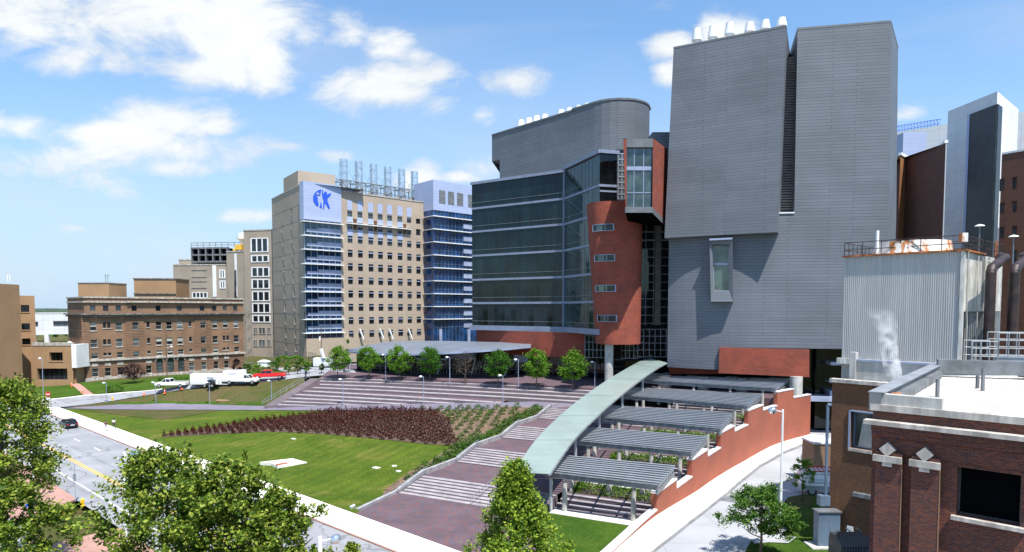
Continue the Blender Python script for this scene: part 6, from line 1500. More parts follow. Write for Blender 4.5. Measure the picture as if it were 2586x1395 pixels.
# fan deck
fc = (cl3 + cr3) / 2; fc = Vector(((cl3.x + cc_.x + cr3.x + back_.x) / 4, (cl3.y + cc_.y + cr3.y + back_.y) / 4)); mb = MB()
mb.lathe((fc.x, fc.y, zt9), [(3.1, 0), (2.9, .5), (2.8, 1.15), (2.65, 1.15), (2.7, .3)], 32); mb.build('fan_stack', M['ruststain'], ct, smooth=True)
mb = MB(); pd = [cl3, cc_, cr3, back_, cl3]
for a, b in zip(pd[:-1], pd[1:]):
    for h in (.62, 1.25): mb.tube((a.x, a.y, zt9 + h), (b.x, b.y, zt9 + h), .035, n=5)
    k = 6
    for i in range(k): q = a.lerp(b, i / k); mb.tube((q.x, q.y, zt9), (q.x, q.y, zt9 + 1.25), .035, n=5)
mb.build('guard_rail', M['pipe'], ct)
mb = MB(); q = cc_; mb.box(q.x - .25, q.x + .2, q.y - .2, q.y + .2, zt9 + .7, zt9 + 1.4); mb.build('switch_box', M['ruststain'], ct); mb = MB(); p = V(*ZB(328, 870), 55); mb.tube((p.x, p.y, zt9), (p.x, p.y, zt9 + 2.2), .13, n=8); mb.build('vent_pipe', M['white'], ct)
mb = MB(); p = fc + Vector((-1.5, -2.0)); mb.tube((p.x, p.y, zt9 + .6), (p.x + 1.0, p.y, zt9 + .6), .35, n=10); mb.box(p.x - .3, p.x, p.y - .3, p.y + .3, zt9 + .1, zt9 + .6); mb.tube((p.x + 1, p.y, zt9 + .6), (p.x + 1.6, p.y + .4, zt9 + .5), .12, n=6); mb.build('fan_motor', M['pipe'], ct)
# second cell at the frame edge
c2t = thing('cooling_tower', 'second rusty cooling tower cell cut by the right edge, behind the black pipes', 'cooling tower')
e0 = cr3 + Vector((.755, .655)) * .9; e1 = e0 + Vector((.755, .655)) * 6; eb = e0 + (cl3 - cc_)
mb = MB(); mb.prism([tuple(e0), tuple(e1), tuple(e1 + (cl3 - cc_)), tuple(eb)], zmid, zt9 - .05, 0, 1); mb.build('casing', [M['cream'], M['ruststain']], c2t)
mb = MB(); mb.prism([tuple(e0 + Vector((.3, .4))), tuple(e1), tuple(e1 + (cl3 - cc_)), tuple(eb)], zb9 - 2, zmid - .02, 0); mb.build('louver_face', M['mech'], c2t)
mb = MB(); fE = Fr(e0, e1)
for h in (.6, 1.25): mb.tube(fE.P(0, zt9 + h, 0), fE.P(fE.L, zt9 + h, 0), .035, n=5)
for i in range(9): mb.tube(fE.P(fE.L * i / 8, zt9), fE.P(fE.L * i / 8, zt9 + 1.25), .035, n=5)
for x in (.9, 1.5): mb.tube(fE.P(x, zb9, .5), fE.P(x, zt9 + 1.3, .5), .04, n=5, m=1)
z = zb9
while z < zt9 + 1: mb.tube(fE.P(.9, z, .5), fE.P(1.5, z, .5), .03, n=4, m=1); z += .35
mb.build('ladder', [M['pipe'], M['rust']], c2t)
for i, (x0, lb) in enumerate(((880, 'black elbow pipe running down the right face of the corrugated cooling tower'), (998, 'black elbow pipe at the right edge, in front of the second cooling tower cell'))):
    pts = [V(*ZB(x0 + 18, 1390), 49.5), V(*ZB(x0 + 18, 1010), 49.5), V(*ZB(x0 + 25, 985), 49.8), V(*ZB(x0 + 90, 935), 52)]; pts[0] = Vector((pts[1].x, pts[1].y, zb9 - 1.5)); pts.append(pts[-1] + Vector((1.5, 2.5, .3)))
    mb = MB(); mb.pipe(pts, .36, 14); 
    for p in pts[1:-1]: mb.lathe((p.x, p.y, p.z - .36), [(0, 0), (.26, .1), (.36, .36), (.26, .62), (0, .72)], 14)
    pp = mb.build('riser_pipe', M['pipe'], None, smooth=True); tag(pp, lb, 'pipe')
# lamps on poles behind the cooling tower
for px, py, lb in ((842, 775, 'small round dish lamp on a thin pole left, before the black strip tower'), (1012, 828, 'small round dish lamp on a thin pole right, before the brick block with windows')):
    p = V(*ZB(px, py), 70); mb = MB(); mb.tube((p.x, p.y, 0), (p.x, p.y, p.z), .07, n=6); mb.build('roof_lamp', M['steeldk']); lo = bpy.data.objects['roof_lamp' if 'roof_lamp.001' not in bpy.data.objects else 'roof_lamp.001']
    m2 = MB(); m2.lathe((p.x, p.y, p.z - .1), [(0, 0), (.48, .04), (.42, .14), (0, .28)], 12); m2.build('lamp_head', M['white'], lo); tag(lo, lb, 'lamp')

# umber brick wing
uw = thing('umber_brick_wing', 'dark umber brick wing with one large window, behind the near brick building', 'building')
fU = Fr((25.4, 50.0), (25.4 + .66 * 14, 50 - .75 * 14)); zu = fU.pix(*ZC(400, 305))[1]; zu0 = fU.pix(*ZC(265, 1250))[1]
hU = [(fU.pix(*ZC(378, 600))[0], fU.pix(*ZC(560, 600))[0] + .4, fU.pix(*ZC(380, 718))[1], fU.pix(*ZC(380, 482))[1])]
mb = MB(); holewall(mb, fU, 0, fU.L, zu0, zu, hU, .6); mb.fb(fU, 0, fU.L, 0.3, zu0, -1, .08, 2)
mb.face([fU.P(0, 0), fU.P(0, zu), fU.P(0, zu, -9), fU.P(0, 0, -9)]); mb.face([fU.P(0, zu - .01), fU.P(fU.L, zu - .01), fU.P(fU.L, zu - .01, -11), fU.P(0, zu - .01, -11)], 1)
mb.build('wall', [M['umber'], M['roof'], M['conc']], uw)
mb = MB(); mb.fb(fU, -.15, fU.L, zu, zu + .28, -.5, .2, 0); mb.build('coping', M['stone'], uw)
mb = MB(); mb.fb(fU, .5, fU.L, zu + .01, zu + 1.6, -2.6, -2.2, 0); mb.fb(fU, .5, .95, zu, zu + 2.3, -2.6, -2.0, 0); mb.fb(fU, .9, fU.L, zu + 1.6, zu + 1.75, -2.7, -2.1, 1); mb.build('parapet', [M['conc'], M['bluewhite']], uw)
w_ = window(fU, hU[0], .6, [M['panegrey'], M['bluegrey'], M['stone'], M['blind']], uw, 1, 1, fw=.16, sill=True)
mb = MB(); a, b, c, e = hU[0]; mb.fb(fU, a - .12, b, e, e + .12, .01, .1, 0); mb.fb(fU, a - .14, a, c, e + .12, .01, .1, 0); mb.face([fU.P(a + .4, c + .1, -.45), fU.P(b, c + .1, -.45), fU.P(b, c + 2.1, -.45), fU.P(a + .7, c + 2.1, -.45)], 1); mb.build('window_surround', [M['bluewhite'], M['blind']], uw)
mb = MB(); p = fU.pix(*ZC(402, 1010)); mb.fb(fU, p[0], p[0] + 4, p[1] - .15, p[1] + .15, .01, .4, 0); mb.build('ledge_pipe', M['steeldk'], uw)
for x in (378, 530):
    p = fU.pix(*ZC(x, 1250)); mb = MB(); mb.fb(fU, p[0] - .22, p[0] + .22, p[1] - .35, p[1] + .35, .01, .15, 0); mb.build('vent_plate', M['white'], uw)
# blue-grey downpipe and cabinets
mb = MB(); p = fU.P(-.28, 0, .05); mb.tube((p[0], p[1], 3.0), (p[0], p[1], fU.pix(*ZC(255, 445))[1]), .12, n=8); mb.tube((p[0], p[1], fU.pix(*ZC(255, 445))[1]), (p[0] + .6, p[1] - .1, fU.pix(*ZC(255, 445))[1] + .1), .16, n=8); mb.build('conduit', M['bluegrey'], uw)
mb = MB(); mb.box(p[0] - .55, p[0] + .25, p[1] - .3, p[1] + .3, fU.pix(*ZC(235, 1090))[1], fU.pix(*ZC(235, 1025))[1]); ub_ = mb.build('junction_box', M['bluegrey'], uw)
cb = thing('utility_cabinet', 'tall blue-grey metal utility cabinet standing on the grass at the umber brick corner', 'cabinet')
q = V(*ZC(222, 1300), 49.2); zc0 = HD(0, 49) + .1; mb = MB(); mb.box(q.x - .85, q.x + .85, q.y - .4, q.y + .4, zc0 + .1, V(*ZC(222, 1125), 49.2).z); mb.build('body', M['bluegrey'], cb); zt_c = V(*ZC(222, 1125), 49.2).z
mb = MB(); mb.box(q.x - .95, q.x + .95, q.y - .5, q.y + .5, zt_c, zt_c + .08); mb.box(q.x + .02, q.x + .04, q.y - .415, q.y - .401, zc0 + .2, zt_c - .2); mb.build('lid', M['coping'], cb); mb = MB(); mb.box(q.x - 1.5, q.x + 1.3, q.y - .9, q.y + .7, zc0 - .1, zc0 + .1); mb.build('plinth', M['conc'], cb)
ac = thing('roof_unit', 'dark louvred air handling unit standing at the foot of the umber brick wing', 'air unit')
q = V(*ZC(380, 1390), 44); zq = V(*ZC(380, 1330), 44).z; mb = MB(); mb.prism([(q.x - 1.1, q.y - .8), (q.x + 1.3, q.y - .8), (q.x + 1.3, q.y + 1.0), (q.x - 1.1, q.y + 1.0)], .5, zq, 0); mb.hexa([(q.x - 1.1, q.y - .8, zq), (q.x + 1.3, q.y - .8, zq), (q.x + 1.3, q.y + 1, zq), (q.x - 1.1, q.y + 1, zq), (q.x - 1.0, q.y + .1, zq + .45), (q.x + 1.2, q.y + .1, zq + .45), (q.x + 1.2, q.y + 1, zq + .45), (q.x - 1.0, q.y + 1, zq + .45)]); mb.build('body', M['dkframe'], ac)
mb = MB()
for i in range(12): x = q.x - 1.0 + i * .19; mb.box(x, x + .07, q.y - .86, q.y - .81, 1.0, zq - .1)
for i in range(3): x = q.x - .6 + i * .8; mb.tube((x, q.y + .6, zq + .45), (x, q.y + .6, zq + .65), .05, n=6); mb.tube((x, q.y + .6, zq + .65), (x, q.y + 1.2, zq + .65), .04, n=6)
mb.build('grille', M['steeldk'], ac)

# ================================================================== NEAR DARK RED BRICK BUILDING
nb = thing('near_brick_building', 'near dark red brick building with a white gravel roof and pale diamond ornaments', 'building')
n0 = Vector((15.5, 27.0)); fN = Fr(n0, n0 + Vector((.727, -.687)) * 12)
def nz_(x, y, d=0): return fN.pix(*ZC(x, y), d)
zr = nz_(560, 478)[1]; hN = (nz_(1062, 1000)[0], nz_(1478, 1000)[0], nz_(1062, 1152)[1], nz_(1062, 838)[1])
# pilaster spans (photo): piers project, recess between them
zpt_ = nz_(720, 800)[1]
mb = MB(); holewall(mb, fN, 0, fN.L, 0, zr, [hN], .5, 0)
sdir = Vector((11.6, 13.5)).normalized(); s2 = n0 + sdir * 17.8
mb.face([(n0.x, n0.y, 0), (s2.x, s2.y, 0), (s2.x, s2.y, zr), (n0.x, n0.y, zr)])
mb.build('wall', M['dkbrick'], nb)
mb = MB()
for (xa, xb_) in ((546, 718), (776, 962)):
    ua, ub = nz_(xa, 900)[0], nz_(xb_, 900)[0]; mb.fb(fN, ua + .01, ub, 0, nz_(640, 740)[1], .0, .32, 0)
mb.fb(fN, -.0, fN.L, nz_(560, 600)[1], nz_(560, 565)[1], .005, .28, 0); mb.fb(fN, 0, fN.L, nz_(560, 640)[1], nz_(560, 602)[1], .004, .18, 0); mb.fb(fN, 0, fN.L, nz_(560, 740)[1], nz_(560, 642)[1], .003, .09, 0)
mb.build('pilasters', M['dkbrick'], nb)
mb = MB()
mb.fb(fN, -.25, fN.L, nz_(560, 562)[1], nz_(560, 535)[1], .0, .5, 0)
mb.fb(fN, -.1, fN.L, zr, zr + .28, -.35, .12, 0); mb.fb(fN, hN[0] - .15, hN[1] + .2, hN[2] - .16, hN[2] - .002, -.1, .22, 0)
for (xa, xb_) in ((538, 722), (770, 970)):
    ua, ub = nz_(xa, 780)[0], nz_(xb_, 780)[0]; z = nz_(560, 770)[1]; mb.fb(fN, ua, ub, z - .14, z + .13, .33, .47, 0); c = (ua + ub) / 2; mb.fb(fN, c - .18, c + .18, z - .3, z - .15, .33, .45, 0)
    cz_ = nz_(560, 712)[1]; r_ = .30; pts = [(c - .02, cz_ - r_), (c + r_ - .02, cz_), (c - .02, cz_ + r_), (c - r_ - .02, cz_)]; mb.hexa([fN.P(u, z2, .1) for u, z2 in pts] + [fN.P(u, z2, .40) for u, z2 in pts])
mb.build('stone_trim', M['stone'], nb)
w_ = window(fN, hN, .5, [M['black'], M['dkframe'], M['stone'], M['blind']], nb, 1, 1, fw=.06)
mb = MB()
for x in (712, 956): u = nz_(x, 1100)[0]; mb.fb(fN, u - .012, u + .012, 0, nz_(x, 850)[1], .325, .335, 0)
mb.build('expansion_joint', M['ochre'], nb)
# roof gravel and parapets
e_ = Vector(fN.P(fN.L, 0)[:2]); s3 = s2 + Vector((14, -4)); mb = MB()
rpx = [W(*ZC(*q), zr + .05) for q in ((560, 470), (1495, 550))]
mb.face([(n0.x + .3, n0.y + .4, zr + .06), (e_.x, e_.y + .3, zr + .06), (e_.x + 8, e_.y + 2, zr + .06), (s3.x + 6, s3.y + 4, zr + .06), (s2.x, s2.y, zr + .06)]); mb.build('gravel_roof', M['gravel'], nb)
fSd = Fr(n0, s2); fSd.n = Vector((sdir.y, -sdir.x))
mb = MB(); mb.fb(fSd, -.1, 17.8, zr, zr + .75, -.15, .3, 0); mb.fb(fN, 0, nz_(965, 460)[0], zr + .28, zr + .72, -.45, .0, 1); mb.build('parapet', [M['mech'], M['conc']], nb)
mb = MB(); mb.fb(fSd, -.1, 17.5, zr + .76, zr + .80, -.2, .42, 1); mb.fb(fSd, 2.5, 16.0, zr + .06, zr + .50, .31, .62, 0)
mb.fb(fSd, 1.6, 2.0, zr + .2, zr + .6, .36, .7, 2)
q = s2; fD = Fr(s2 + Vector((-.3, -.8)), s2 + Vector((3.8, -2.6))); mb.fb(fD, 0, fD.L, zr + .3, zr + 1.15, -.5, 0, 0); fD2 = Fr(s2 + Vector((3.8, -2.6)), s2 + Vector((7.8, -2.2))); mb.fb(fD2, 0, fD2.L, zr + .2, zr + .9, -.6, 0, 0)
mb.fb(fD2, 4, 14, zr + .06, zr + .5, -.6, -.3, 0); mb.build('roof_ducts', [M['mech'], M['galv'], M['rust']], nb)
for (x, y, h_) in ((936, 392, .9), (1194, 335, .7), (1228, 352, 1.2)):
    p = W(*ZC(x, y), zr + .06); mb = MB(); mb.tube(p, p + Vector((0, 0, h_)), .09, n=8); mb.build('roof_pipe', M['mech'], nb)
# grey steel catwalk
cwk = thing('catwalk', 'grey steel catwalk platform with railings in front of the cooling towers', 'catwalk')
zw = 16.0; a, b = V(*ZC(1150, 200), 44), V(*ZC(1330, 200), 42.5); pa, pb = Vector(XY(2452, 44.5, zw)), Vector(XY(2650, 43, zw)); fW = Fr(pa, pb)
zw1 = fW.pix(*ZC(1150, 205))[1]; mb = MB(); u1 = fW.pix(*ZC(1325, 200))[0]
mb.fb(fW, 0, u1, zw1, zw1 + .3, -1.6, 0, 0); zw2 = fW.pix(*ZC(1400, 240))[1]; mb.fb(fW, u1 - .1, fW.L, zw2, zw2 + 1.1, -.4, 0, 0); mb.fb(fW, u1 - .1, fW.L, zw2 + 1.1, zw2 + 1.2, -2.2, .05, 0); mb.build('deck', M['galv'], cwk)
def rails(mb, F, u0, u1, z, d, n):
    for h in (.55, 1.1, 1.6): mb.tube(F.P(u0, z + h, d), F.P(u1, z + h, d), .035, n=6)
    for i in range(n + 1): u = u0 + (u1 - u0) * i / n; mb.tube(F.P(u, z, d), F.P(u, z + 1.6, d), .04, n=6)
mb = MB(); rails(mb, fW, 0, u1, zw1 + .3, 0, 3); rails(mb, fW, 0, u1, zw1 + .3, -1.6, 3); rails(mb, fW, u1, fW.L, zw2 + 1.2, 0, 5); rails(mb, fW, u1, fW.L, zw2 + 1.2, -2.1, 5)
for d in (0, -1.6): mb.tube(fW.P(.2, zw1, d), fW.P(-.8, zw1 - 1.5, d), .05, n=6); mb.tube(fW.P(u1 - .2, zw1, d), fW.P(u1 - .2, zr, d), .07, n=6); mb.tube(fW.P(u1 - .4, zw1, d), fW.P(u1 - 1.2, zw1 - 1.4, d), .05, n=6)
mb.build('railing', M['galv'], cwk)
# ================================================================== VEGETATION
def mesh_from_arrays(name, V_, nq, mats, midx=None):
    me = bpy.data.meshes.new(name); me.vertices.add(len(V_)); me.vertices.foreach_set('co', V_.astype(np.float32).ravel())
    me.loops.add(nq * 4); me.loops.foreach_set('vertex_index', np.arange(nq * 4, dtype=np.int32)); me.polygons.add(nq)
    me.polygons.foreach_set('loop_start', np.arange(0, nq * 4, 4, dtype=np.int32))
    for m_ in mats: me.materials.append(m_)
    if midx is not None: me.polygons.foreach_set('material_index', midx.astype(np.int32))
    me.update(calc_edges=True); return me
def leaves(C, size, rg, up=.35, asp=.62):
    """C: n x 3 centres -> quads (kite leaves)"""
    n = len(C); N = rg.normal(size=(n, 3)); N[:, 2] = np.abs(N[:, 2]) + up; N /= np.linalg.norm(N, axis=1)[:, None]
    T = np.cross(N, rg.normal(size=(n, 3))); T /= np.linalg.norm(T, axis=1)[:, None] + 1e-9; B = np.cross(N, T)
    s = (size * rg.uniform(.6, 1.3, n))[:, None]
    P = np.stack([C - T * s * .5, C + B * s * asp * .5 - N * s * .1, C + T * s * .5, C - B * s * asp * .5 - N * s * .1], axis=1)
    return P.reshape(-1, 3)
def crown_pts(rg, h0, h1, R0, prof, nclump, per, cr=.2, shell=.55, lob=.22, shoots=0):
    ph = rg.uniform(0, 6.28, 6); out = []
    for _ in range(nclump):
        t = rg.uniform(0, 1) ** .9; a = rg.uniform(0, 6.283); r = R0 * prof(t) * (1 + lob * math.sin(3 * a + ph[0] + 4 * t) + lob * .7 * math.sin(5 * a + ph[1] - 7 * t))
        q = shell + (1 - shell) * rg.uniform() ** .6; c = np.array([r * q * math.cos(a), r * q * math.sin(a), h0 + (h1 - h0) * t])
        s = R0 * cr * rg.uniform(.6, 1.25); p = rg.normal(size=(per, 3)) * s * np.array([.55, .55, .42]); out.append(c + p)
    for _ in range(shoots):
        a = rg.uniform(0, 6.283); t = rg.uniform(.45, .97); r = R0 * prof(t) * rg.uniform(.3, 1.0); n_ = int(per * .45); hh = rg.uniform(.7, 1.5) * R0 * .3
        tt_ = rg.uniform(0, 1, n_); p = np.stack([r * math.cos(a) + rg.normal(size=n_) * .16 * R0 * .3 * (1.25 - tt_), r * math.sin(a) + rg.normal(size=n_) * .16 * R0 * .3 * (1.25 - tt_), h0 + (h1 - h0) * t - .3 + hh * tt_], axis=1); out.append(p)
    return np.concatenate(out)
ROUND = lambda t: math.sqrt(max(.03, 1 - (2 * t - .9) ** 2)) if t < .95 else .3
CONE = lambda t: max(.06, (1 - t) ** .8 * min(1, .55 + t * 3))
SPREAD = lambda t: max(.1, math.sin(math.pi * min(1, .15 + t * .82)) ** .6)
def tree(name, label, cat, loc, h0, h1, R0, prof, nclump, per, lsz, leafm, seed=1, group=None, trunk_r=.16, cr=.2, shell=.5, limbs=7, lob=.22, asp=.62, shoots=0):
    root = thing(name, label, cat, group, loc); rg = np.random.default_rng(seed)
    C = crown_pts(rg, h0, h1, R0, prof, nclump, per, cr, shell, lob, shoots); P = leaves(C, lsz, rg, asp=asp)
    o = bpy.data.objects.new('crown', mesh_from_arrays('crown', P, len(C), [leafm])); COL.objects.link(o); o.parent = root
    mb = MB(); hm = h0 + (h1 - h0) * .75; k = 5; pts = [Vector((0, 0, -.3))]
    for i in range(1, k + 1): pts.append(Vector((rg.normal() * .06 * R0 * .3, rg.normal() * .06 * R0 * .3, hm * i / k)))
    for i in range(k): mb.tube(pts[i], pts[i + 1], trunk_r * (1 - .8 * i / k), trunk_r * (1 - .8 * (i + 1) / k), 8)
    for i in range(limbs):
        z = h0 * .85 + (hm - h0) * i / limbs * .8; a = i * 2.4 + seed; r = R0 * prof(min(.9, max(.05, (z - h0) / (h1 - h0) + .2))) * .75
        b = Vector((r * math.cos(a), r * math.sin(a), z + r * .6)); m_ = Vector((b.x * .5, b.y * .5, z + r * .2)); mb.tube((0, 0, z), m_, trunk_r * .45, trunk_r * .3, 5); mb.tube(m_, b, trunk_r * .3, trunk_r * .1, 5)
    mb.build('trunk', M['bark'], root); return root

# --- near street trees
tree('street_tree', 'tallest leafy maple at the left edge of the photo, shading the brick pavement', 'tree', (*XY(-12, 46), 0), 6.2, 14.4, 3.7, SPREAD, 150, 110, .27, M['leafA'], 11, 'maples along the near pavement', .3, .19, .45, 9, shoots=30)
tree('street_tree', 'lower leafy maple in the bottom left corner, in front of the tallest one', 'tree', (*XY(18, 36), 0), 2.5, 9.9, 2.7, ROUND, 110, 120, .25, M['leafA'], 12, 'maples along the near pavement', .25, .20, .45, 9, shoots=22)
tree('street_tree', 'broad leafy maple at bottom left centre, beside the sphere lamp on the road edge', 'tree', (*XY(408, 35.5), 0), 2.5, 11.8, 3.6, SPREAD, 170, 120, .25, M['leafA'], 13, 'maples along the near pavement', .25, .18, .4, 9, .28, shoots=34)
tree('street_tree', 'leafy maple just right of the broadest one, bottom left centre', 'tree', (*XY(560, 35.5), 0), 2.5, 11.2, 3.2, SPREAD, 130, 120, .25, M['leafA'], 14, 'maples along the near pavement', .25, .19, .4, 9, .28, shoots=28)
tree('street_tree', 'smaller leafy maple overlapping the white pavement, right end of the near row', 'tree', (*XY(700, 35), 0), 2.5, 9.7, 2.5, ROUND, 90, 120, .25, M['leafA'], 15, 'maples along the near pavement', .2, .17, .4, 8, .28, shoots=20)
tree('street_tree', 'tip of a young maple at the bottom edge beside the low sphere lamp', 'tree', (*XY(882, 33), 0), 2.5, 7.6, 1.5, CONE, 40, 90, .24, M['leafA'], 16, 'maples along the near pavement', .12, .2, .4, 5, .2, shoots=8)
tree('conical_tree', 'bright green cone-shaped young tree at the foot of the glass ribbon roof', 'tree', (*XY(1303, 40.5), 0), 1.0, 9.9, 4.1, CONE, 250, 95, .24, M['leafB'], 17, None, .16, .13, .4, 9, .25, shoots=40)
# --- drive trees
p = GD(2026, 1267); tree('young_tree', 'small thin young tree on the grass in front of the white van', 'tree', p, 1.5, 4.3, 1.25, SPREAD, 34, 46, .2, M['leafC'], 21, None, .07, .24, .3, 6, .3)
p = GD(1920, 1402); tree('round_tree', 'dark green spreading tree on the grass island beside the concrete drive', 'tree', (p[0], p[1], p[2]), 1.6, 5.2, 2.45, SPREAD, 110, 100, .19, M['leafD'], 22, None, .13, .17, .3, 9, .3)
# --- plaza trees
PTR = [(853, 952, 878, 'leftmost bright plaza tree, with bare inner twigs, by the pavilion roof tip', 'leafC'), (931, 953, 878, 'plaza tree in front of the left half of the big curved roof', 'leafC'), (1009, 957, 878, 'plaza tree standing under the porch roof edge, right of a pale lamp post', 'leafC'),
       (1086, 959, 880, 'dense dark green plaza tree before the centre of the porch roof', 'leafD2'), (1175, 965, 888, 'bare brown leafless plaza tree between two green ones', 'leafbrown'), (1258, 969, 888, 'dense green plaza tree right of the leafless brown one', 'leafD2'),
       (1355, 974, 884, 'plaza tree before the low red brick storey', 'leafC'), (1446, 979, 890, 'rightmost plaza tree, nearest the red stair drum column', 'leafC')]
M['leafD2'] = leafmat('dense_plaza_leaves', [(.02, .08, .008), (.05, .15, .012), (.10, .23, .02)], trans=.25)
for i, (px, yb, yt, lb, lm) in enumerate(PTR):
    p = W(px, yb, 6.2); ht = V(px, yt, p.y).z - 6.2
    tree('plaza_tree', lb, 'tree', tuple(p), 1.6, ht, 2.35, ROUND, 70 if lm != 'leafbrown' else 60, 75 if lm != 'leafbrown' else 26, .26 if lm != 'leafbrown' else .16, M[lm], 30 + i, 'young trees in a row on the upper plaza', .11, .24, .35, 8, .14, asp=.62 if lm != 'leafbrown' else .18)
    mb = MB(); mb.lathe((p.x, p.y, 6.2), [(0, .05), (1.15, .04), (1.3, -.05)], 16); mb.build('mulch_ring', M['mulch'], bpy.data.objects[-1] if False else None) if False else None
# --- trees and shrubs at the left and by the car park
def gt_(px, py, w, yt, name, lb, cat, lm, prof=ROUND, h0=.5, grp=None, seed=1, n=30, per=50, ls=.28, z=None):
    p = Vector(G(px, py)) if z is None else W(px, py, z); ht = V(px, yt, p.y).z - p.z
    return tree(name, lb, cat, tuple(p), h0, ht, w * p.y / 3200, prof, n, per, ls, lm, seed, grp, .1, .26, .35, 5, .15)
gt_(340, 968, 57, 922, 'purple_tree', 'dark purple leaved round tree on the lawn before the brown brick building', 'tree', M['leafpurple'], h0=1.4, seed=41, n=40, per=60)
gt_(599, 948, 24, 908, 'purple_tree', 'dark purple tree at the right corner of the brown brick building', 'tree', M['leafpurple'], h0=.8, seed=42)
gt_(106, 968, 30, 940, 'purple_bush', 'dark purple bush before the dark glass entrance of the ochre building', 'bush', M['leafpurple'], h0=.2, seed=43)
for i, (px, py, w, yt, lb) in enumerate(((622, 952, 24, 918, 'small green tree right of the brown brick building corner'), (652, 951, 30, 922, 'low wide green tree left of the red pickup truck'), (690, 946, 30, 914, 'green tree directly behind the red pickup truck'),
        (728, 948, 22, 918, 'thin pale young tree right of the red pickup truck'), (752, 946, 20, 913, 'second thin pale young tree beyond the red pickup'), (775, 944, 26, 912, 'young green tree beside the parked silver car'), (812, 944, 16, 919, 'small round young tree by the utility pole base'), (880, 940, 18, 858, 'tall thin tree behind the left tip of the curved roof'))):
    gt_(px, py, w, yt, 'car_park_tree', lb, 'tree', M['leafC'] if i % 2 else M['leafshrub'], h0=.9, seed=50 + i, grp='young trees by the car park', n=20, per=40)
def hedge(name, lb, c, dx, dy, dz, m_, n, ls=.16, rz=0, seed=1, grp=None, cat='hedge'):
    rg = np.random.default_rng(seed); C = rg.uniform(-1, 1, (n, 3)); k = rg.integers(0, 3, n); C[np.arange(n), k] = np.sign(C[np.arange(n), k]) * rg.uniform(.85, 1.05, n); C[:, 2] = np.abs(C[:, 2])
    C *= np.array([dx, dy, dz]); C += rg.normal(size=C.shape) * .06; C[:, 2] += .12 * np.sin(C[:, 0] * 1.7 + seed) * dz; P = leaves(C, ls, rg)
    o = bpy.data.objects.new(name, mesh_from_arrays(name, P, n, [m_])); COL.objects.link(o); o.location = c; o.rotation_euler.z = rz; return tag(o, lb, cat, grp)
ang = math.atan2(Vv.y, Vv.x)
for k, (ua, ub, va, vb, z) in enumerate(hedges[:4]):
    c = S((ua + ub) / 2, (va + vb) / 2, z); names = ('lowest', 'second lowest', 'third', 'topmost')
    hedge('terrace_hedge', f'{names[k]} of the four bright green planting beds under the steel pergolas', c, (vb - va) / 2, (ub - ua) / 2, .55, M['leafhedge'], 5200, .17, ang, 60 + k, 'planting beds under the pergolas')
for i, (px, py, w, h_, lb) in enumerate(((437, 962, 66, .8, 'clipped low hedge left of the brown building entrance'), (290, 991, 36, 1.3, 'dark clipped hedge block on the kerb lawn by the side road'), (50, 975, 30, .8, 'dark low shrubs at the foot of the ochre building'), (183, 966, 24, .5, 'low green shrub bed at the walk to the ochre building'))):
    p = G(px, py); w_m = w * p[1] / 3200; hedge('hedge', lb, p, w_m, .8, h_, M['leafD'], 700, .3, .2, 70 + i)
p = W(731, 916, 4.6); hedge('vine_hedge', 'dense green vine hedge on the dark fence at the foot of the tan tower', (p.x, p.y, 4), 3.6, .8, 2.3, M['leafC'], 2500, .35, 0, 80)
# --- shrub beds
def shrub_proto(nm, lb, cat, grp, lm, seed, r=.41, h=.85, n=80, ls=.19):
    rg = np.random.default_rng(seed); C = rg.normal(size=(n, 3)); C /= np.linalg.norm(C, axis=1)[:, None]; C *= rg.uniform(.5, 1.05, n)[:, None]; C[:, 2] = np.abs(C[:, 2]); C *= np.array([r, r, h])
    me = mesh_from_arrays(nm, leaves(C, ls, rg, .2), n, [M[lm]]); return me
def place(me, nm, pos, s, rz, lb, cat, grp): 
    o = bpy.data.objects.new(nm, me); COL.objects.link(o); o.location = pos; o.scale = (s, s, s); o.rotation_euler.z = rz; tag(o, lb, cat, grp); return o
rb_w = P2(pz(Z6, redbed)); gb_w = P2(pz(Z6, grnbed))
def bedpts(poly, sp, ang_, jit, inset=0):
    out = []; xs = [p[0] for p in poly]; ys = [p[1] for p in poly]; c, s = math.cos(ang_), math.sin(ang_); L = 70; k = 0
    for i in range(int(2 * L / (sp * .87))):
        for j in range(int(2 * L / sp)):
            a = -L + j * sp + (sp / 2 if i % 2 else 0); b = -L + i * sp * .87; x = sum(xs) / len(xs) + a * c - b * s + random.uniform(-jit, jit); y = sum(ys) / len(ys) + a * s + b * c + random.uniform(-jit, jit)
            if inside(poly, x, y): out.append((x, y))
    return out
protoR = [shrub_proto('red_shrub', '', '', '', 'leafred', s) for s in (1, 2, 3)]; protoG = [shrub_proto('green_shrub', '', '', '', 'leafshrub', s, .58, .75, 95, .22) for s in (4, 5, 6)]
RP_ = sorted(bedpts(rb_w, 1.16, math.atan2(Uv.y, Uv.x), .05), key=lambda q: q[1] + .2 * abs(q[0])); restC = []
for i, (x, y) in enumerate(RP_):
    z = H(x, y) + .03
    if i < 290: place(protoR[i % 3], 'red_shrub', (x, y, z), random.uniform(.85, 1.15), random.uniform(0, 6), 'small dark red barberry shrub in the dense mulched bed above the lawn', 'shrub', 'dark red shrubs in the mulched bed')
    else:
        v = np.array([w.co for w in protoR[i % 3].vertices]) * random.uniform(.85, 1.15); a = random.uniform(0, 6); ca, sa = math.cos(a), math.sin(a)
        v = np.stack([v[:, 0] * ca - v[:, 1] * sa + x, v[:, 0] * sa + v[:, 1] * ca + y, v[:, 2] + z], axis=1); restC.append(v)
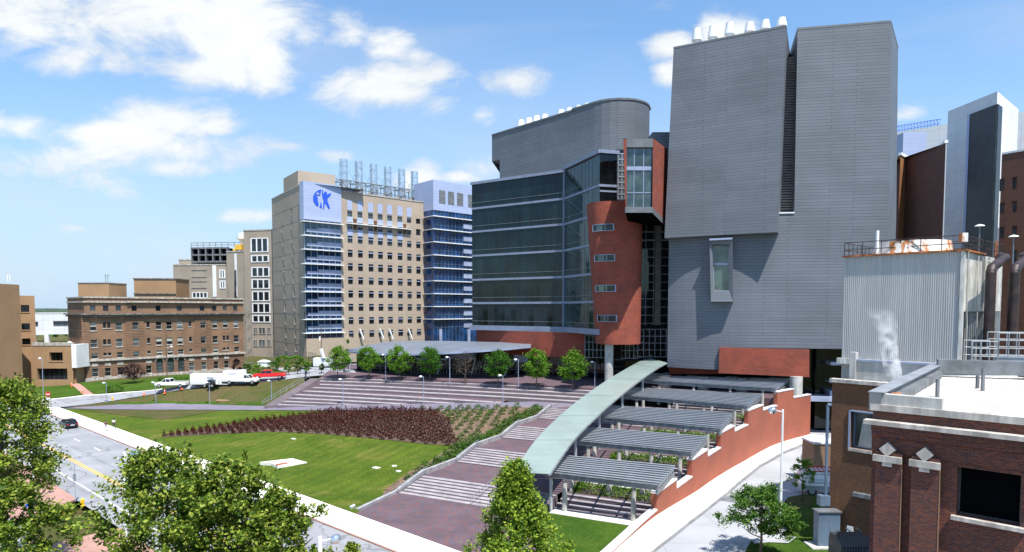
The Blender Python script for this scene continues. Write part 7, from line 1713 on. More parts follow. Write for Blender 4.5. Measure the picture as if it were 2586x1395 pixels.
if restC:
    A_ = np.concatenate(restC); o = bpy.data.objects.new('red_shrub_mass', mesh_from_arrays('red_shrub_mass', A_, len(A_) // 4, [M['leafred']])); COL.objects.link(o); tag(o, 'far rows of small dark red barberry shrubs in the mulched bed', 'shrubs', None, 'stuff')
for (x, y) in [q for q in bedpts(gb_w, 1.8, math.atan2(Uv.y, Uv.x) + .3, .15) if (Vector(q) - O2).dot(Vv) < -2.0][:200]:
    place(protoG[random.randrange(3)], 'green_shrub', (x, y, H(x, y) + .03), random.uniform(.8, 1.2), random.uniform(0, 6), 'small green shrub planted in a spaced row on the brown mulch slope', 'shrub', 'spaced green shrubs on the mulch slope')
u = 3.0
while u < 37:
    for r_ in range(1 if u < 9 else 2):
        q = S(u + random.uniform(-.2, .2), -1.0 - .85 * r_ + random.uniform(-.1, .1)); place(protoG[random.randrange(3)], 'border_shrub', (q[0], q[1], H(*q) + .05), random.uniform(.9, 1.35), random.uniform(0, 6), 'green border shrub close against the kerb wall of the wide stairs', 'shrub', 'green border shrubs along the stair kerb')
    u += .95 if u > 9 else 1.6
# far woods
def woods(nm, lb, Y, x0, x1, h, n, m_=None, ls=3.5, z0=0):
    rg = np.random.default_rng(int(Y)); C = np.stack([rg.uniform(x0, x1, n), rg.uniform(Y, Y + h * 6, n), z0 + h * rg.uniform(.2, 1, n) ** .5], axis=1); C[:, 2] *= (.82 + .18 * np.sin(C[:, 0] * .05) * np.sin(C[:, 0] * .021 + 1))
    o = bpy.data.objects.new(nm, mesh_from_arrays(nm, leaves(C, ls, rg), n, [m_ or M['leafD']])); COL.objects.link(o); tag(o, lb, 'woods', None, 'stuff')
woods('far_trees', 'far mass of dark trees beyond the white building at the left', 300, -330, -190, 18.5, 5000)
mb = MB()
hp = [(-3000, 3000, 0), (-2600, 3000, 14), (-2200, 3000, 22), (-1800, 3000, 16), (-1200, 3000, 24), (-600, 3000, 12), (600, 3000, 16), (2000, 3000, 20), (3000, 3000, 10)]
for a, b in zip(hp[:-1], hp[1:]): mb.face([(a[0], 2000, -1), (b[0], 2000, -1), b, a]); mb.face([a, b, (b[0], 4000, -1), (a[0], 4000, -1)])
struct(mb.build('hills', M['forest'], smooth=True))

# ================================================================== LAMPS
def small_lamp(px, yb, yt, z, lb, side=-1, surf=None, tall=False, grp='pale post lamps on the plaza and paths'):
    p = W(px, yb, z); h = V(px, yt, p.y).z - z; root = thing('post_lamp', lb, 'street lamp', grp, (p.x, p.y, z)); mb = MB()
    mb.tube((0, 0, -.3), (0, 0, h), .065, .05, 10); mb.tube((0, 0, h - .05), (side * .5, 0, h - .05), .03, n=6); mb.build('post', M['bluewhite'], root)
    mb = MB(); mb.lathe((side * .5, 0, h - .25), [(0, 0), (.16, .03), (.28, .13), (.30, .24), (.22, .34), (0, .40)], 14); mb.build('lamp_head', M['white'], root, smooth=True); return root
for a in ((270, 1022, 967, .1, 'path post lamp farthest left, beside the yellow hydrant'), (394, 1025, 966, .25, 'path post lamp between the two benches'), (530, 1026, 966, .62, 'path post lamp right of the second bench'), (686, 1010, 962, 2.1, 'post lamp on the slope beside the long plaza handrail'),
          (867, 1026, 958, 2.5, 'post lamp in front of the left part of the striped steps'), (1070, 1021, 951, 3.35, 'post lamp in front of the middle of the striped steps'), (1270, 1020, 948, 4.0, 'post lamp at the right lower end of the striped steps'),
          (974, 956.5, 896, 6.2, 'upper plaza post lamp before the curved roof'), (1136, 965, 902, 6.2, 'upper plaza post lamp left of the leafless brown tree'), (1309, 974, 908, 6.2, 'upper plaza post lamp between the two right-hand plaza trees'), (1502, 976, 914, 6.2, 'upper plaza post lamp nearest the glass ribbon roof')):
    small_lamp(*a)
p = G(110, 1008); small_lamp(110, 1008, 905, p[2], 'tall post lamp on the lawn before the ochre building')
def dome_lamp(px_pole, px_globe, py_globe, Y, dia, lb, base=0.0):
    g = V(px_globe, py_globe, Y); x = XY(px_pole, Y, g.z)[0]; root = thing('dome_lamp', lb, 'street lamp', 'tall lamps with big mirror domes'); r = dia / 2; mb = MB()
    top = g.z + .1; mb.tube((x, Y, base - .3), (x, Y, top), .13, .10, 12); s = 1 if g.x > x else -1; mb.tube((x, Y, top - .25), (g.x - s * r * .7, Y, g.z + .0), .045, n=8); mb.build('pole', M['white'], root, smooth=True)
    mb = MB(); mb.tube((x, Y, base - .05), (x, Y, base + .25), .24, .2, 12); mb.build('pole_base', M['white'], root)
    mb = MB(); mb.lathe((g.x, g.y, g.z - r * .85), [(0, 0), (r * .55, r * .12), (r * .9, r * .45), (r, r * .85), (r * .9, r * 1.25), (r * .55, r * 1.6), (0, r * 1.72)], 22); mb.build('dome', M['globe'], root, smooth=True); return root
b_ = GD(1967, 1280); dome_lamp(1977, 1951, 1037, b_[1], .82, 'tall white dome lamp on the grass island beside the concrete drive', b_[2])
dome_lamp(77, 98, 1040, 64, .62, 'dome lamp rising over the tree at the left edge', 0); dome_lamp(313, 342, 1147, 44, .78, 'dome lamp above the broad maple at bottom left centre', 0); dome_lamp(808, 848, 1361, 30, .52, 'lowest and nearest dome lamp at the bottom edge among the young maple leaves', 0)
def pole(px, yb, yt, z, lb, m_='wood', r=.14, arm=False):
    p = W(px, yb, z) if z is not None else Vector(G(px, yb)); h = V(px, yt, p.y).z; root = thing('utility_pole', lb, 'utility pole', None); mb = MB(); mb.tube((p.x, p.y, p.z - .3), (p.x, p.y, h), r, r * .7, 8); mb.build('pole', M[m_], root)
    if arm: mb = MB(); mb.tube((p.x, p.y, h - 4), (p.x + 1.3, p.y, h - 3.6), .05, n=6); mb.lathe((p.x + 1.3, p.y, h - 3.8), [(0, 0), (.3, .05), (.3, .25), (0, .4)], 10); mb.build('lamp_arm', M['white'], root)
    else: mb = MB(); mb.box(p.x - .5, p.x - .15, p.y - .2, p.y + .2, h - 4, h - 2.8); mb.build('transformer_box', M['white'], root)
    return root
pole(422, 962, 838, None, 'brown wooden utility pole with a lamp arm before the brown brick building', arm=True); pole(812, 918, 825, 4.8, 'wooden utility pole with a pale box before the tan tower corner')
# fence and yard at the tan tower foot
mb = MB(); z = 4.6; pts = [W(x, y, z) for x, y in ((675, 917), (700, 914), (752, 913), (752, 912), (780, 914), (800, 918))]
for a, b in zip(pts[:-1], pts[1:]):
    n = max(1, int((b - a).length / 1.5))
    for h_ in (.2, 1.5, 2.8): mb.tube(a + Vector((0, 0, h_)), b + Vector((0, 0, h_)), .04, n=4)
    for i in range(n + 1): q = a.lerp(b, i / n); mb.tube(q, q + Vector((0, 0, 2.8)), .05, n=4)
    k = max(1, int((b - a).length / .35))
    for i in range(k): q = a.lerp(b, i / k); mb.tube(q, q + Vector((0, 0, 2.8)), .015, n=3)
tag(mb.build('chain_fence', M['steeldk']), 'dark tall wire fence at the foot of the tan tower', 'fence')
p = W(667, 924, 4.4); mb = MB(); mb.box(p.x - 1.3, p.x + 1.3, p.y - 1, p.y + 1, 4.2, 5.5); mb.hexa([(p.x - 1.5, p.y - 1.2, 5.5), (p.x + 1.5, p.y - 1.2, 5.5), (p.x + 1.5, p.y + 1.2, 5.5), (p.x - 1.5, p.y + 1.2, 5.5), (p.x - .6, p.y - .3, 6.0), (p.x + .6, p.y - .3, 6.0), (p.x + .6, p.y + .3, 6.0), (p.x - .6, p.y + .3, 6.0)]); tag(mb.build('white_shed', M['white']), 'small white shed roof behind the trees left of the tan tower', 'shed')
p = W(815, 922, 4.8); mb = MB(); mb.box(p.x - 2.6, p.x + 2.2, p.y, p.y + 3, 4.4, 6.6); mb.tube((p.x + .3, p.y, 6.6), (p.x - .4, p.y, 9.2), .5, n=6); tag(mb.build('white_container', M['white']), 'white box with a leaning white fin at the tan tower base', 'container')
mb = MB(); q = [W(*Z6(x, y), 4.75) for x, y in ((300, 290), (560, 285), (860, 250), (860, 235), (560, 258), (200, 265))]; mb.face([(v.x, v.y, v.z) for v in q]); struct(mb.build('car_park', M['asphalt']))

# ================================================================== VEHICLES
def wheels(root, xs, w, r=.36, par=None):
    for x in xs:
        for s in (-1, 1):
            mb = MB(); mb.tube((x, s * (w / 2 - .22), r), (x, s * (w / 2 + .01), r), r, n=18); t_ = mb.build('wheel', M['tire'], root)
            mb = MB(); mb.tube((x, s * (w / 2 + .012), r), (x, s * (w / 2 + .03), r), r * .6, n=14); mb.build('rim', M['rim'], t_)
def body_from(root, prof, w, paint, name='body', inset=.0, bev=.06):
    bm = bmesh.new(); A = [bm.verts.new((x, -w / 2, z)) for x, z in prof]; B = [bm.verts.new((x, w / 2, z)) for x, z in prof]; bm.faces.new(A[::-1]); bm.faces.new(B); n = len(prof)
    for i in range(n): j = (i + 1) % n; bm.faces.new((A[i], A[j], B[j], B[i]))
    bmesh.ops.bevel(bm, geom=bm.edges[:] , offset=bev, segments=2, affect='EDGES', profile=.6)
    bmesh.ops.recalc_face_normals(bm, faces=bm.faces); me = bpy.data.meshes.new(name); bm.to_mesh(me); bm.free(); me.materials.append(paint); me.polygons.foreach_set('use_smooth', [True] * len(me.polygons))
    o = bpy.data.objects.new(name, me); COL.objects.link(o); o.parent = root; return o
def cabin(root, x0, x1, x2, x3, z0, z1, w, paint):
    """glass house from x0 (rear base) x1 (rear top) x2 (front top) x3 (front base) + roof"""
    wt_ = w - .35; mb = MB(); b = [(x0, -w / 2 + .06, z0), (x3, -w / 2 + .06, z0), (x3, w / 2 - .06, z0), (x0, w / 2 - .06, z0)]; t = [(x1, -wt_ / 2, z1), (x2, -wt_ / 2, z1), (x2, wt_ / 2, z1), (x1, wt_ / 2, z1)]
    mb.hexa(b + t); mb.build('windows', M['carglass'], root)
    mb = MB(); mb.hexa([(x1 - .03, -wt_ / 2 - .02, z1 - .03), (x2 + .03, -wt_ / 2 - .02, z1 - .03), (x2 + .03, wt_ / 2 + .02, z1 - .03), (x1 - .03, wt_ / 2 + .02, z1 - .03), (x1 + .08, -wt_ / 2 + .08, z1 + .05), (x2 - .08, -wt_ / 2 + .08, z1 + .05), (x2 - .08, wt_ / 2 - .08, z1 + .05), (x1 + .08, wt_ / 2 - .08, z1 + .05)])
    for s in (-1, 1):
        for (a, c) in ((x0, x1), (x3, x2)): mb.tube((a, s * (w / 2 - .07), z0), (c, s * wt_ / 2, z1), .045, n=5)
        xm = (x0 + x3) / 2; mb.tube((xm, s * (w / 2 - .07), z0), (xm, s * wt_ / 2, z1), .04, n=5)
    mb.build('roof', paint, root)
def lights(root, L, w, zf, zr):
    for s in (-1, 1):
        mb = MB(); mb.box(L - .06, L + .015, s * (w / 2 - .3) - .16, s * (w / 2 - .3) + .16, zf - .09, zf + .09); mb.build('headlight', M['lens'], root)
        mb = MB(); mb.box(-.015, .05, s * (w / 2 - .22) - .13, s * (w / 2 - .22) + .13, zr - .1, zr + .1); mb.build('taillight', M['lampred'], root)
def sedan(name, lb, cat, loc, rz, paint, grp=None):
    root = thing(name, lb, cat, grp, loc, rz); w = 1.78
    body_from(root, [(0, .3), (0, .88), (.35, .98), (1.0, 1.0), (3.3, .96), (4.4, .78), (4.6, .6), (4.6, .3)], w, paint); cabin(root, .45, 1.0, 2.5, 3.35, .94, 1.42, w, paint); wheels(root, (.85, 3.7), w); lights(root, 4.6, w, .65, .75)
    mb = MB(); mb.box(-.03, .03, -.28, .28, .55, .68); mb.build('number_plate', M['white'], root); return root
def pickup(name, lb, cat, loc, rz, paint, crew=False, L=5.9):
    root = thing(name, lb, cat, None, loc, rz); w = 1.95; xb = L - (3.9 if crew else 3.3)
    body_from(root, [(0, .5), (0, 1.12), (xb, 1.14), (xb + .02, 1.16), (L - 1.3, 1.16), (L - .1, 1.02), (L, .85), (L, .42)], w, paint); cabin(root, xb + .05, xb + .2, L - 2.0, L - 1.35, 1.14, 1.82, w, paint)
    mb = MB(); mb.box(.15, xb - .1, -w / 2 + .14, w / 2 - .14, 1.09, 1.165); mb.build('cargo_bed', M['tire'], root)
    mb = MB()
    for s in (-1, 1): mb.box(.05, xb - .05, s * (w / 2 - .08) - .05, s * (w / 2 - .08) + .05, 1.12, 1.24)
    mb.box(.02, .1, -w / 2 + .05, w / 2 - .05, 1.1, 1.24); mb.build('bed_rail', paint, root); wheels(root, (1.1, L - .95), w, .4); lights(root, L, w, .85, .9); return root
def vdir(a, b): return math.atan2(b[1] - a[1], b[0] - a[0])
r0, r1 = G(410, 984), G(659, 963); hd = vdir(r0, r1)
def onroad(px, py): p = G(px, py); return (p[0], p[1], p[2] + .1)
# street car heading away from the intersection
c0 = W(176, 1079, 0); sedan('black_sedan', 'black sedan driving on the wide street beside the bright pavement', 'car', (c0.x + 1.6, c0.y - 1.6, .02), math.atan2(-sd2.y, -sd2.x), M['cardark'])
pp = onroad(474, 979); pickup('white_pickup', 'white pickup truck parked on the side road beside orange cones', 'pickup truck', pp, hd + math.pi, M['carwhite'], L=6.4)
tr = thing('box_trailer', 'long white enclosed box trailer parked behind the white pickup', 'trailer', None, onroad(486, 979), hd)
body_from(tr, [(0, .6), (0, 2.75), (.15, 2.85), (6.3, 2.85), (6.5, 2.7), (6.5, .6)], 2.2, M['carwhite'], bev=.1); wheels(tr, (3.0, 4.0), 2.2, .35); mb = MB(); mb.pipe([(6.5, 0, .55), (7.8, 0, .5)], .06, 6); mb.build('tow_bar', M['tire'], tr)
mb = MB()
for i, (zz, w_) in enumerate(((2.15, .8), (2.0, .6), (1.85, .7))): mb.box(4.2 - w_, 4.2 + w_, -1.125, -1.112, zz, zz + .07)
mb.build('faded_lettering', M['bluewhite'], tr)
ut = thing('utility_truck', 'white utility truck with a tall box body facing right on the side road', 'truck', None, onroad(566, 971), hd); 
body_from(ut, [(0, .55), (0, 1.5), (.25, 2.85), (4.3, 2.95), (4.4, 1.2), (4.4, .55)], 2.2, M['carwhite'], 'box_body', bev=.08); body_from(ut, [(4.4, .5), (4.4, 1.25), (5.6, 1.25), (7.0, 1.1), (7.1, .9), (7.1, .5)], 2.0, M['carwhite'], 'cab_body'); cabin(ut, 4.42, 4.45, 5.2, 5.8, 1.2, 1.95, 2.0, M['carwhite']); wheels(ut, (1.5, 6.2), 2.2, .42); lights(ut, 7.1, 2.0, .9, .9)
mb = MB()
for zz, w_ in ((2.3, .9), (2.12, .7)): mb.box(2.2 - w_, 2.2 + w_, -1.125, -1.108, zz, zz + .07)
mb.build('faded_lettering', M['bluewhite'], ut)
cp_ = onroad(531, 977); cmr = thing('towed_compressor', 'small dark towed machine on wheels behind the white utility truck', 'trailer', None, (cp_[0], cp_[1] - 1.4, cp_[2]), hd)
body_from(cmr, [(0, .6), (.1, 1.3), (.6, 1.6), (1.5, 1.5), (1.9, .9), (1.9, .6)], 1.3, M['cardark'], bev=.1); wheels(cmr, (1.3,), 1.5, .36); mb = MB(); mb.pipe([(1.9, 0, .6), (4.2, 0, .55)], .06, 6); mb.box(1.95, 2.4, -.4, .4, .6, 1.3); mb.build('tow_bar', M['carwhite'], cmr)
pickup('red_pickup', 'bright red crew cab pickup truck on the side road', 'pickup truck', (lambda q: (q[0], q[1], q[2] + .1))(G(722, 957)), hd + math.pi + .12, M['carred'], True, 6.6)
q = W(925, 931, 5.4); sedan('parked_car', 'silver car parked behind the plaza trees near the curved roof tip', 'car', (q.x - 4.6, q.y, 4.95), hd - .1, M['carsilver'], 'cars in the small car park'); q = W(800, 943, 4.8); sedan('parked_car', 'dark silver car parked beyond the slope, behind the young trees', 'car', (q.x - 4.5, q.y, 4.76), hd, M['carsilver'], 'cars in the small car park'); q = W(840, 940, 4.8); sedan('parked_car', 'pale car parked right of another, partly behind the leftmost plaza tree', 'car', (q.x - 3.5, q.y + 1, 4.76), hd, M['carsilver'], 'cars in the small car park')
# van by the drive
vq = GD(2048, 1250); vn = thing('white_van', 'white work van with a red striped roof edge, half hidden by the umber brick wing', 'van', None, (vq[0] - 1.0, vq[1] + .8, vq[2] + .02), R(-10))
vn.scale = (1.14, 1.14, 1.14); body_from(vn, [(0, .45), (-.05, 1.3), (.25, 2.15), (.45, 2.25), (4.2, 2.25), (4.9, 1.45), (5.7, 1.2), (5.8, .45)], 2.0, M['carwhite'], bev=.1); wheels(vn, (.95, 4.6), 2.0, .42)
mb = MB(); mb.box(.3, 4.1, -1.0, -.93, 2.0, 2.12); 
mb.build('red_stripe', M['lampred'], vn)
mb = MB()
for i in range(9): mb.box(.5 + i * .4, .56 + i * .4, -.98, .98, 2.26, 2.34)
for s in (-.95, .95): mb.box(.4, 4.0, s - .03, s + .03, 2.27, 2.36)
mb.build('roof_rack', M['lampred'], vn)
mb = MB(); mb.box(-.02, 5.6, -1.012, -.99, .55, .98); mb.build('lower_panel', M['carsilver'], vn)
mb = MB()
x = .75
for w_, h_ in ((.12, .22), (.10, .14), (.12, .2), (.10, .14), (.12, .14), (.1, .14), (.13, .2), (.1, .14), (.12, .14), (.1, .14)): mb.box(x, x + w_ * .55, -1.013, -1.003, 1.45, 1.45 + h_); x += w_ + .05
for zz in (1.3, 1.2): mb.box(1.0, 2.8, -1.013, -1.003, zz, zz + .04)
mb.build('faded_lettering', M['bluegrey'], vn); lights(vn, 5.8, 1.9, .9, 1.2)
# low brick stair enclosure with curved railing behind the van
se = thing('brick_enclosure', 'low brown brick enclosure with pale coping behind the white van', 'wall'); e0 = XY(2065, 72), XY(2130, 72); z1 = V(2080, 1122, 72).z
mb = MB(); mb.box(e0[0][0], e0[1][0], 72, 75, -.5, z1); mb.build('wall', M['brown'], se); mb = MB(); mb.box(e0[0][0] - .1, e0[1][0], 71.9, 75.1, z1, z1 + .2); mb.build('coping', M['cap'], se)
mb = MB(); pts = [GD(2065, 1180), GD(2050, 1175), GD(2038, 1170), GD(2030, 1163), GD(2031, 1150), GD(2040, 1142), GD(2055, 1136)]; pts = [Vector(p) for p in pts]
for a, b in zip(pts[:-1], pts[1:]):
    for h_ in (.15, 1.0): mb.tube(a + Vector((0, 0, h_)), b + Vector((0, 0, h_)), .04, n=5)
    n = 6
    for i in range(n): q = a.lerp(b, i / n); mb.tube(q, q + Vector((0, 0, 1)), .03, n=4)
tag(mb.build('curved_railing', M['steel']), 'short curved grey railing between the drive and the low brick enclosure', 'railing')

# ================================================================== SMALL STREET THINGS
def hydrant(loc, lb):
    root = thing('fire_hydrant', lb, 'hydrant', None, loc); mb = MB(); mb.lathe((0, 0, 0), [(.20, 0), (.20, .05), (.13, .07), (.13, .55), (.17, .57), (.17, .62), (.12, .66), (.09, .76), (.03, .80), (.03, .86), (0, .86)], 14); mb.build('barrel', M['hydrant'], root, smooth=True)
    mb = MB()
    for s in (-1, 1): mb.tube((s * .12, 0, .45), (s * .22, 0, .45), .06, n=8)
    mb.tube((0, -.12, .4), (0, -.23, .4), .08, n=8); mb.build('outlet', M['hydrant'], root)
p = W(209, 1278, .12); hydrant(tuple(p), 'yellow fire hydrant on the red brick pavement at the bottom left'); p = G(284, 1012); hydrant((p[0], p[1], p[2] + .05), 'small far yellow fire hydrant at the side road edge')
def cone(px, py, lb):
    p = G(px, py); root = thing('traffic_cone', lb, 'traffic cone', 'orange cones along the side road', (p[0], p[1], p[2] + .08)); mb = MB(); mb.tube((0, 0, .04), (0, 0, .95), .19, .05, 12); mb.box(-.25, .25, -.25, .25, 0, .04); mb.build('cone', M['orange'], root); mb = MB(); mb.tube((0, 0, .55), (0, 0, .7), .118, .098, 12, cap=False); mb.build('white_band', M['white'], root)
for a in ((181, 977, 'orange cone on the walk to the ochre building'), (364, 1000, 'leftmost orange cone on the side road edge'), (416, 995, 'orange cone in front of the white pickup'), (459, 985, 'orange cone behind the rear wheel of the white pickup'), (209, 994, 'small dark orange post at the walk corner')): cone(*a)
def bench(px, py, lb):
    p = W(px, py, lerp(PATHZ, px) + .05); root = thing('bench', lb, 'bench', 'benches above the violet path', (p.x, p.y + .8, p.z)); mb = MB()
    for i in range(4): mb.box(-1.0, 1.0, -.25 + i * .15, -.14 + i * .15, .44, .48)
    mb.build('seat', M['steeldk'], root); mb = MB()
    for i in range(5): mb.hexa([(-1, .32 + i * .03, .52 + i * .11), (1, .32 + i * .03, .52 + i * .11), (1, .36 + i * .03, .52 + i * .11), (-1, .36 + i * .03, .52 + i * .11), (-1, .34 + i * .03, .61 + i * .11), (1, .34 + i * .03, .61 + i * .11), (1, .38 + i * .03, .61 + i * .11), (-1, .38 + i * .03, .61 + i * .11)])
    mb.build('backrest', M['steeldk'], root)
    for s in (-.9, .9): mb = MB(); mb.box(s - .04, s + .04, -.25, .42, 0, .44); mb.build('leg', M['steeldk'], root)
    mb = MB(); mb.box(-1.3, 1.3, -.5, .6, -.05, .03); mb.build('pad', M['walk'], root)
bench(349, 1020, 'dark metal bench on the left, above the violet path'); bench(481, 1020, 'dark metal bench on the right, nearer the striped steps')
# signs
p = W(123, 1039, .15); root = thing('no_entry_sign', 'round red no entry sign with a small plate on a post at the pavement corner', 'sign'); mb = MB(); zt_ = V(121, 990, p.y).z; mb.tube((p.x, p.y, 0), (p.x, p.y, zt_), .05, n=6); mb.build('post', M['steeldk'], root)
mb = MB(); c = V(121, 996, p.y - .1); mb.tube((c.x, c.y, c.z), (c.x, c.y - .04, c.z), .55, n=8); sg_ = mb.build('sign_plate', M['signred'], root); mb = MB(); mb.box(c.x - .36, c.x + .36, c.y - .055, c.y - .045, c.z - .09, c.z + .09); mb.build('white_bar', M['white'], sg_); mb = MB(); mb.box(c.x - .4, c.x + .4, c.y - .03, c.y, c.z - 1.2, c.z - .68); mb.build('small_plate', M['white'], root)
p = G(65, 995); root = thing('blue_sign', 'low blue sign board on the lawn before the ochre building', 'sign', None, p); mb = MB(); mb.box(-1.1, 1.1, -.1, .1, .5, 1.7); b2 = mb.build('board', M['signblue'], root); mb = MB(); mb.box(-.2, .2, -.12, -.105, 1.0, 1.25); mb.box(-.8, .8, -.12, -.105, .7, .78); mb.build('white_marks', M['white'], b2); mb = MB(); mb.box(-.9, -.8, -.05, .05, -.2, .5); mb.box(.8, .9, -.05, .05, -.2, .5); mb.build('legs', M['steeldk'], root)
p = W(191, 1264, .12); root = thing('parking_sign', 'thin grey sign pole with small plates on the brick pavement near the hydrant', 'sign'); zt_ = V(187, 1172, p.y).z; mb = MB(); mb.tube((p.x, p.y, 0), (p.x, p.y, zt_), .045, n=8); mb.build('pole', M['steel'], root); c = V(188, 1204, p.y - .08); mb = MB(); mb.box(c.x - .16, c.x + .16, c.y - .02, c.y, c.z - .45, c.z + .25); mb.build('plate', M['green_box'], root)
p = W(76, 1318, .12); root = thing('crossing_post', 'dark post with a blue band and pale globe half hidden by the bottom left maple', 'post'); mb = MB(); mb.tube((p.x, p.y, 0), (p.x, p.y, 2.6), .09, n=8); mb.build('post', M['dkframe'], root); mb = MB(); mb.tube((p.x, p.y, 1.6), (p.x, p.y, 2.0), .32, .28, 12); mb.build('blue_band', M['logo'], root); mb = MB(); mb.lathe((p.x, p.y, 2.6), [(.1, 0), (.26, .1), (.28, .3), (.16, .48), (0, .52)], 12); mb.build('globe', M['white'], root)
p = W(156, 1295, .125); mb = MB(); mb.tube((p.x, p.y, .12), (p.x, p.y, .128), .45, n=18); tag(mb.build('manhole_cover', M['rust']), 'round brown manhole cover in the red brick pavement', 'manhole cover')
p = G(565, 1012); mb = MB(); mb.box(p[0] - 1.4, p[0] + 1.4, p[1] - .5, p[1] + .5, p[2] - .1, p[2] + .12); tag(mb.build('brick_marker', M['ochre']), 'flat reddish ground marker in the green strip below the dry slope', 'marker')
for px in (772, 869):
    p = W(px, 951 if px < 800 else 946, 5.8); mb = MB(); mb.tube((p.x, p.y, p.z - .5), (p.x, p.y, p.z + 1.2), .18, n=8); mb.lathe((p.x, p.y, p.z + 1.2), [(.18, 0), (.12, .12), (0, .16)], 8); tag(mb.build('bollard', M['dkframe']), 'dark bollard at the top of the slope handrail' if px < 800 else 'dark bollard at the foot of the leftmost plaza tree', 'bollard')
for k, (px, py) in enumerate(((888, 1282), (893, 1279))):
    p = W(px, py, .2); mb = MB(); mb.lathe((p.x, p.y, .12), [(.2, 0), (.2, .2), (.1, .3), (0, .3)], 10); tag(mb.build('ground_light', M['steel']), ('left' if k == 0 else 'right') + ' one of two small grey ground lights at the lawn corner by the stair kerb', 'ground light')

# ================================================================== PEOPLE
def skin(name, pts, edges, rad, m_, parent, root=0):
    me = bpy.data.meshes.new(name); me.from_pydata(pts, edges, []); o = bpy.data.objects.new(name + '_tmp', me); COL.objects.link(o); md = o.modifiers.new('s', 'SKIN'); md.use_smooth_shade = True
    for i, r_ in enumerate(rad): v = me.skin_vertices[0].data[i]; v.radius = (r_, r_ * .8) if isinstance(r_, float) else r_
    me.skin_vertices[0].data[root].use_root = True; o.modifiers.new('u', 'SUBSURF').levels = 1
    dg = bpy.context.evaluated_depsgraph_get(); m2 = bpy.data.meshes.new_from_object(o.evaluated_get(dg)); m2.name = name; m2.materials.clear(); m2.materials.append(m_); bpy.data.objects.remove(o)
    o2 = bpy.data.objects.new(name, m2); COL.objects.link(o2)
    if parent: o2.parent = parent
    return o2
def person(lb, loc, rz, shirt, trou, skinm, stride=.22):
    root = thing('person', lb, 'person', None, loc, rz)
    P = [(0, 0, .95), (0, 0, 1.15), (0, .0, 1.40), (0, 0, 1.50), (0, .02, 1.62), (0, .02, 1.72), (.19, 0, 1.40), (.24, .04, 1.14), (.25, -.08, .90), (.25, -.12, .80), (-.19, 0, 1.40), (-.24, -.04, 1.14), (-.25, .08, .90), (-.25, .12, .80),
         (.09, 0, .90), (.10, -stride * .6, .50), (.10, -stride, .09), (.10, -stride - .15, .04), (-.09, 0, .90), (-.10, stride * .4, .50), (-.10, stride, .12), (-.10, stride - .14, .05)]
    E = [(0, 1), (1, 2), (2, 3), (3, 4), (4, 5), (2, 6), (6, 7), (7, 8), (8, 9), (2, 10), (10, 11), (11, 12), (12, 13), (0, 14), (14, 15), (15, 16), (16, 17), (0, 18), (18, 19), (19, 20), (20, 21)]
    Rr_ = [.13, .12, .14, .05, .085, .08, .055, .042, .034, .035, .055, .042, .034, .035, .085, .058, .04, .035, .085, .058, .04, .035]
    bd = skin('body', P, E, [(r_, r_ * .8) for r_ in Rr_], skinm, root)
    sh = [0, 1, 2, 6, 7, 10, 11]; mp_ = {a: i for i, a in enumerate(sh)}
    skin('shirt', [P[a] for a in sh], [(mp_[a], mp_[b]) for a, b in E if a in mp_ and b in mp_], [(Rr_[a] + .022, Rr_[a] * .8 + .022) for a in sh], shirt, root)
    tr_ = [0, 14, 15, 16, 18, 19, 20]; mp_ = {a: i for i, a in enumerate(tr_)}
    skin('trousers', [P[a] for a in tr_], [(mp_[a], mp_[b]) for a, b in E if a in mp_ and b in mp_], [(Rr_[a] + .018, Rr_[a] * .8 + .018) for a in tr_], trou, root)
    mb = MB(); mb.lathe((0, .03, 1.60), [(.098, 0), (.105, .08), (.08, .15), (0, .175)], 12); mb.build('hair', M['tire'], root, smooth=True)
    mb = MB()
    for q in (17, 21): x, y, z = P[q]; mb.box(x - .05, x + .05, y - .05, y + .2, -.0, .09)
    mb.build('shoes', M['tire'], root)
    mb = MB(); mb.box(-.045, -.015, -.075, -.066, 1.66, 1.675); mb.box(.015, .045, -.075, -.066, 1.66, 1.675); mb.box(-.012, .012, -.095, -.066, 1.61, 1.65); mb.box(-.03, .03, -.075, -.066, 1.575, 1.585); mb.build('face_features', M['cloth_d'], root)
    return root
p = W(268, 1089, .14); person('walking person in a maroon top and grey trousers on the bright pavement', tuple(p), math.atan2(sd2.y, sd2.x) + R(90), M['cloth_p'], M['cloth_g'], M['skin'])
p = W(288, 1083, .14); person('walking person in a white shirt and dark shorts at the lawn edge of the pavement', tuple(p), math.atan2(sd2.y, sd2.x) + R(90), M['cloth_w'], M['cloth_d'], M['skin'])

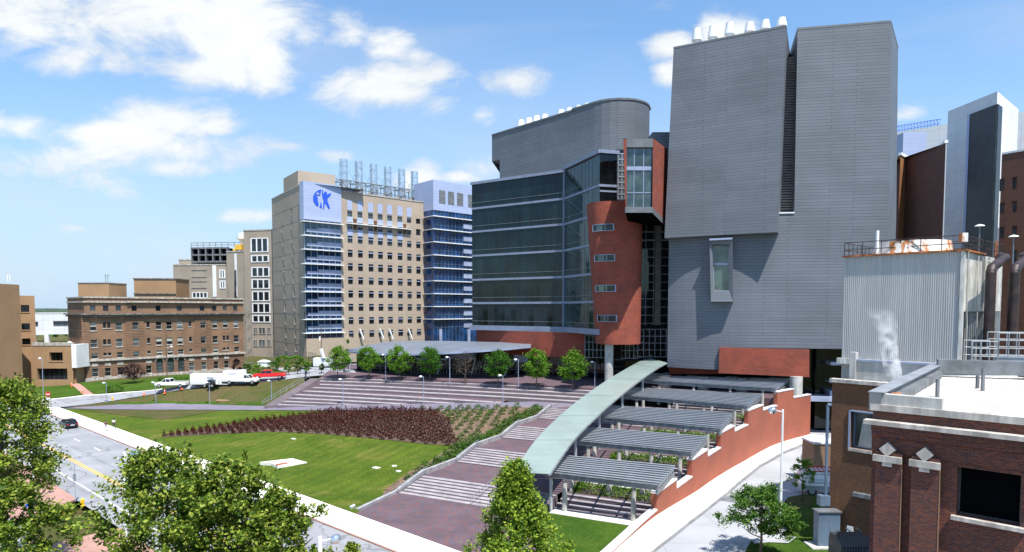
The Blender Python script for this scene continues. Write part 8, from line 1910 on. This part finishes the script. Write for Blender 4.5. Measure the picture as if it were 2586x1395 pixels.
# ================================================================== STEAM
m, nt, p_ = nodes('steam'); nt.nodes.remove(p_); pv = _n(nt, 'ShaderNodeVolumePrincipled'); pv.inputs['Color'].default_value = (1, 1, 1, 1); pv.inputs['Anisotropy'].default_value = .2
tcn = _n(nt, 'ShaderNodeTexCoord'); nz_n = _n(nt, 'ShaderNodeTexNoise'); nz_n.inputs['Scale'].default_value = 2.2; nz_n.inputs['Detail'].default_value = 4; nt.links.new(tcn.outputs['Object'], nz_n.inputs['Vector'])
mr = _n(nt, 'ShaderNodeMapRange'); nt.links.new(nz_n.outputs['Fac'], mr.inputs[0]); mr.inputs[1].default_value = .42; mr.inputs[2].default_value = .74; mr.inputs[4].default_value = 5.5
sx = _n(nt, 'ShaderNodeSeparateXYZ'); nt.links.new(tcn.outputs['Object'], sx.inputs[0]); m2_ = _n(nt, 'ShaderNodeMapRange'); nt.links.new(sx.outputs[2], m2_.inputs[0]); m2_.inputs[1].default_value = 0; m2_.inputs[2].default_value = 5.2; m2_.inputs[3].default_value = 1.0; m2_.inputs[4].default_value = .0
mm = _n(nt, 'ShaderNodeMath', operation='MULTIPLY'); nt.links.new(mr.outputs[0], mm.inputs[0]); nt.links.new(m2_.outputs[0], mm.inputs[1]); nt.links.new(mm.outputs[0], pv.inputs['Density']); nt.links.new(pv.outputs[0], nt.nodes['Material Output'].inputs['Volume'])
Ys = 38.5; pl_ = [V(2285, 992, Ys), V(2265, 965, Ys), V(2255, 940, Ys), V(2250, 910, Ys), V(2243, 870, Ys), V(2240, 830, Ys), V(2225, 790, Ys), V(2200, 770, Ys)]; rr_ = [.14, .35, .5, .5, .5, .62, .8, .7]
o0_ = pl_[0]; mb = MB(); n = 16; rings = [[(c + Vector((math.cos(2 * math.pi * i / n) * r_, math.sin(2 * math.pi * i / n) * r_, 0)) - o0_) for i in range(n)] for c, r_ in zip(pl_, rr_)]
for A, B in zip(rings[:-1], rings[1:]):
    for i in range(n): mb.face([A[i], A[(i + 1) % n], B[(i + 1) % n], B[i]])
mb.face(rings[0]); mb.face(rings[-1]); so_ = mb.build('steam', m, smooth=True, loc=o0_); tag(so_, 'thin white steam plume rising from the roof in front of the corrugated cooling tower', 'steam', None, 'stuff')
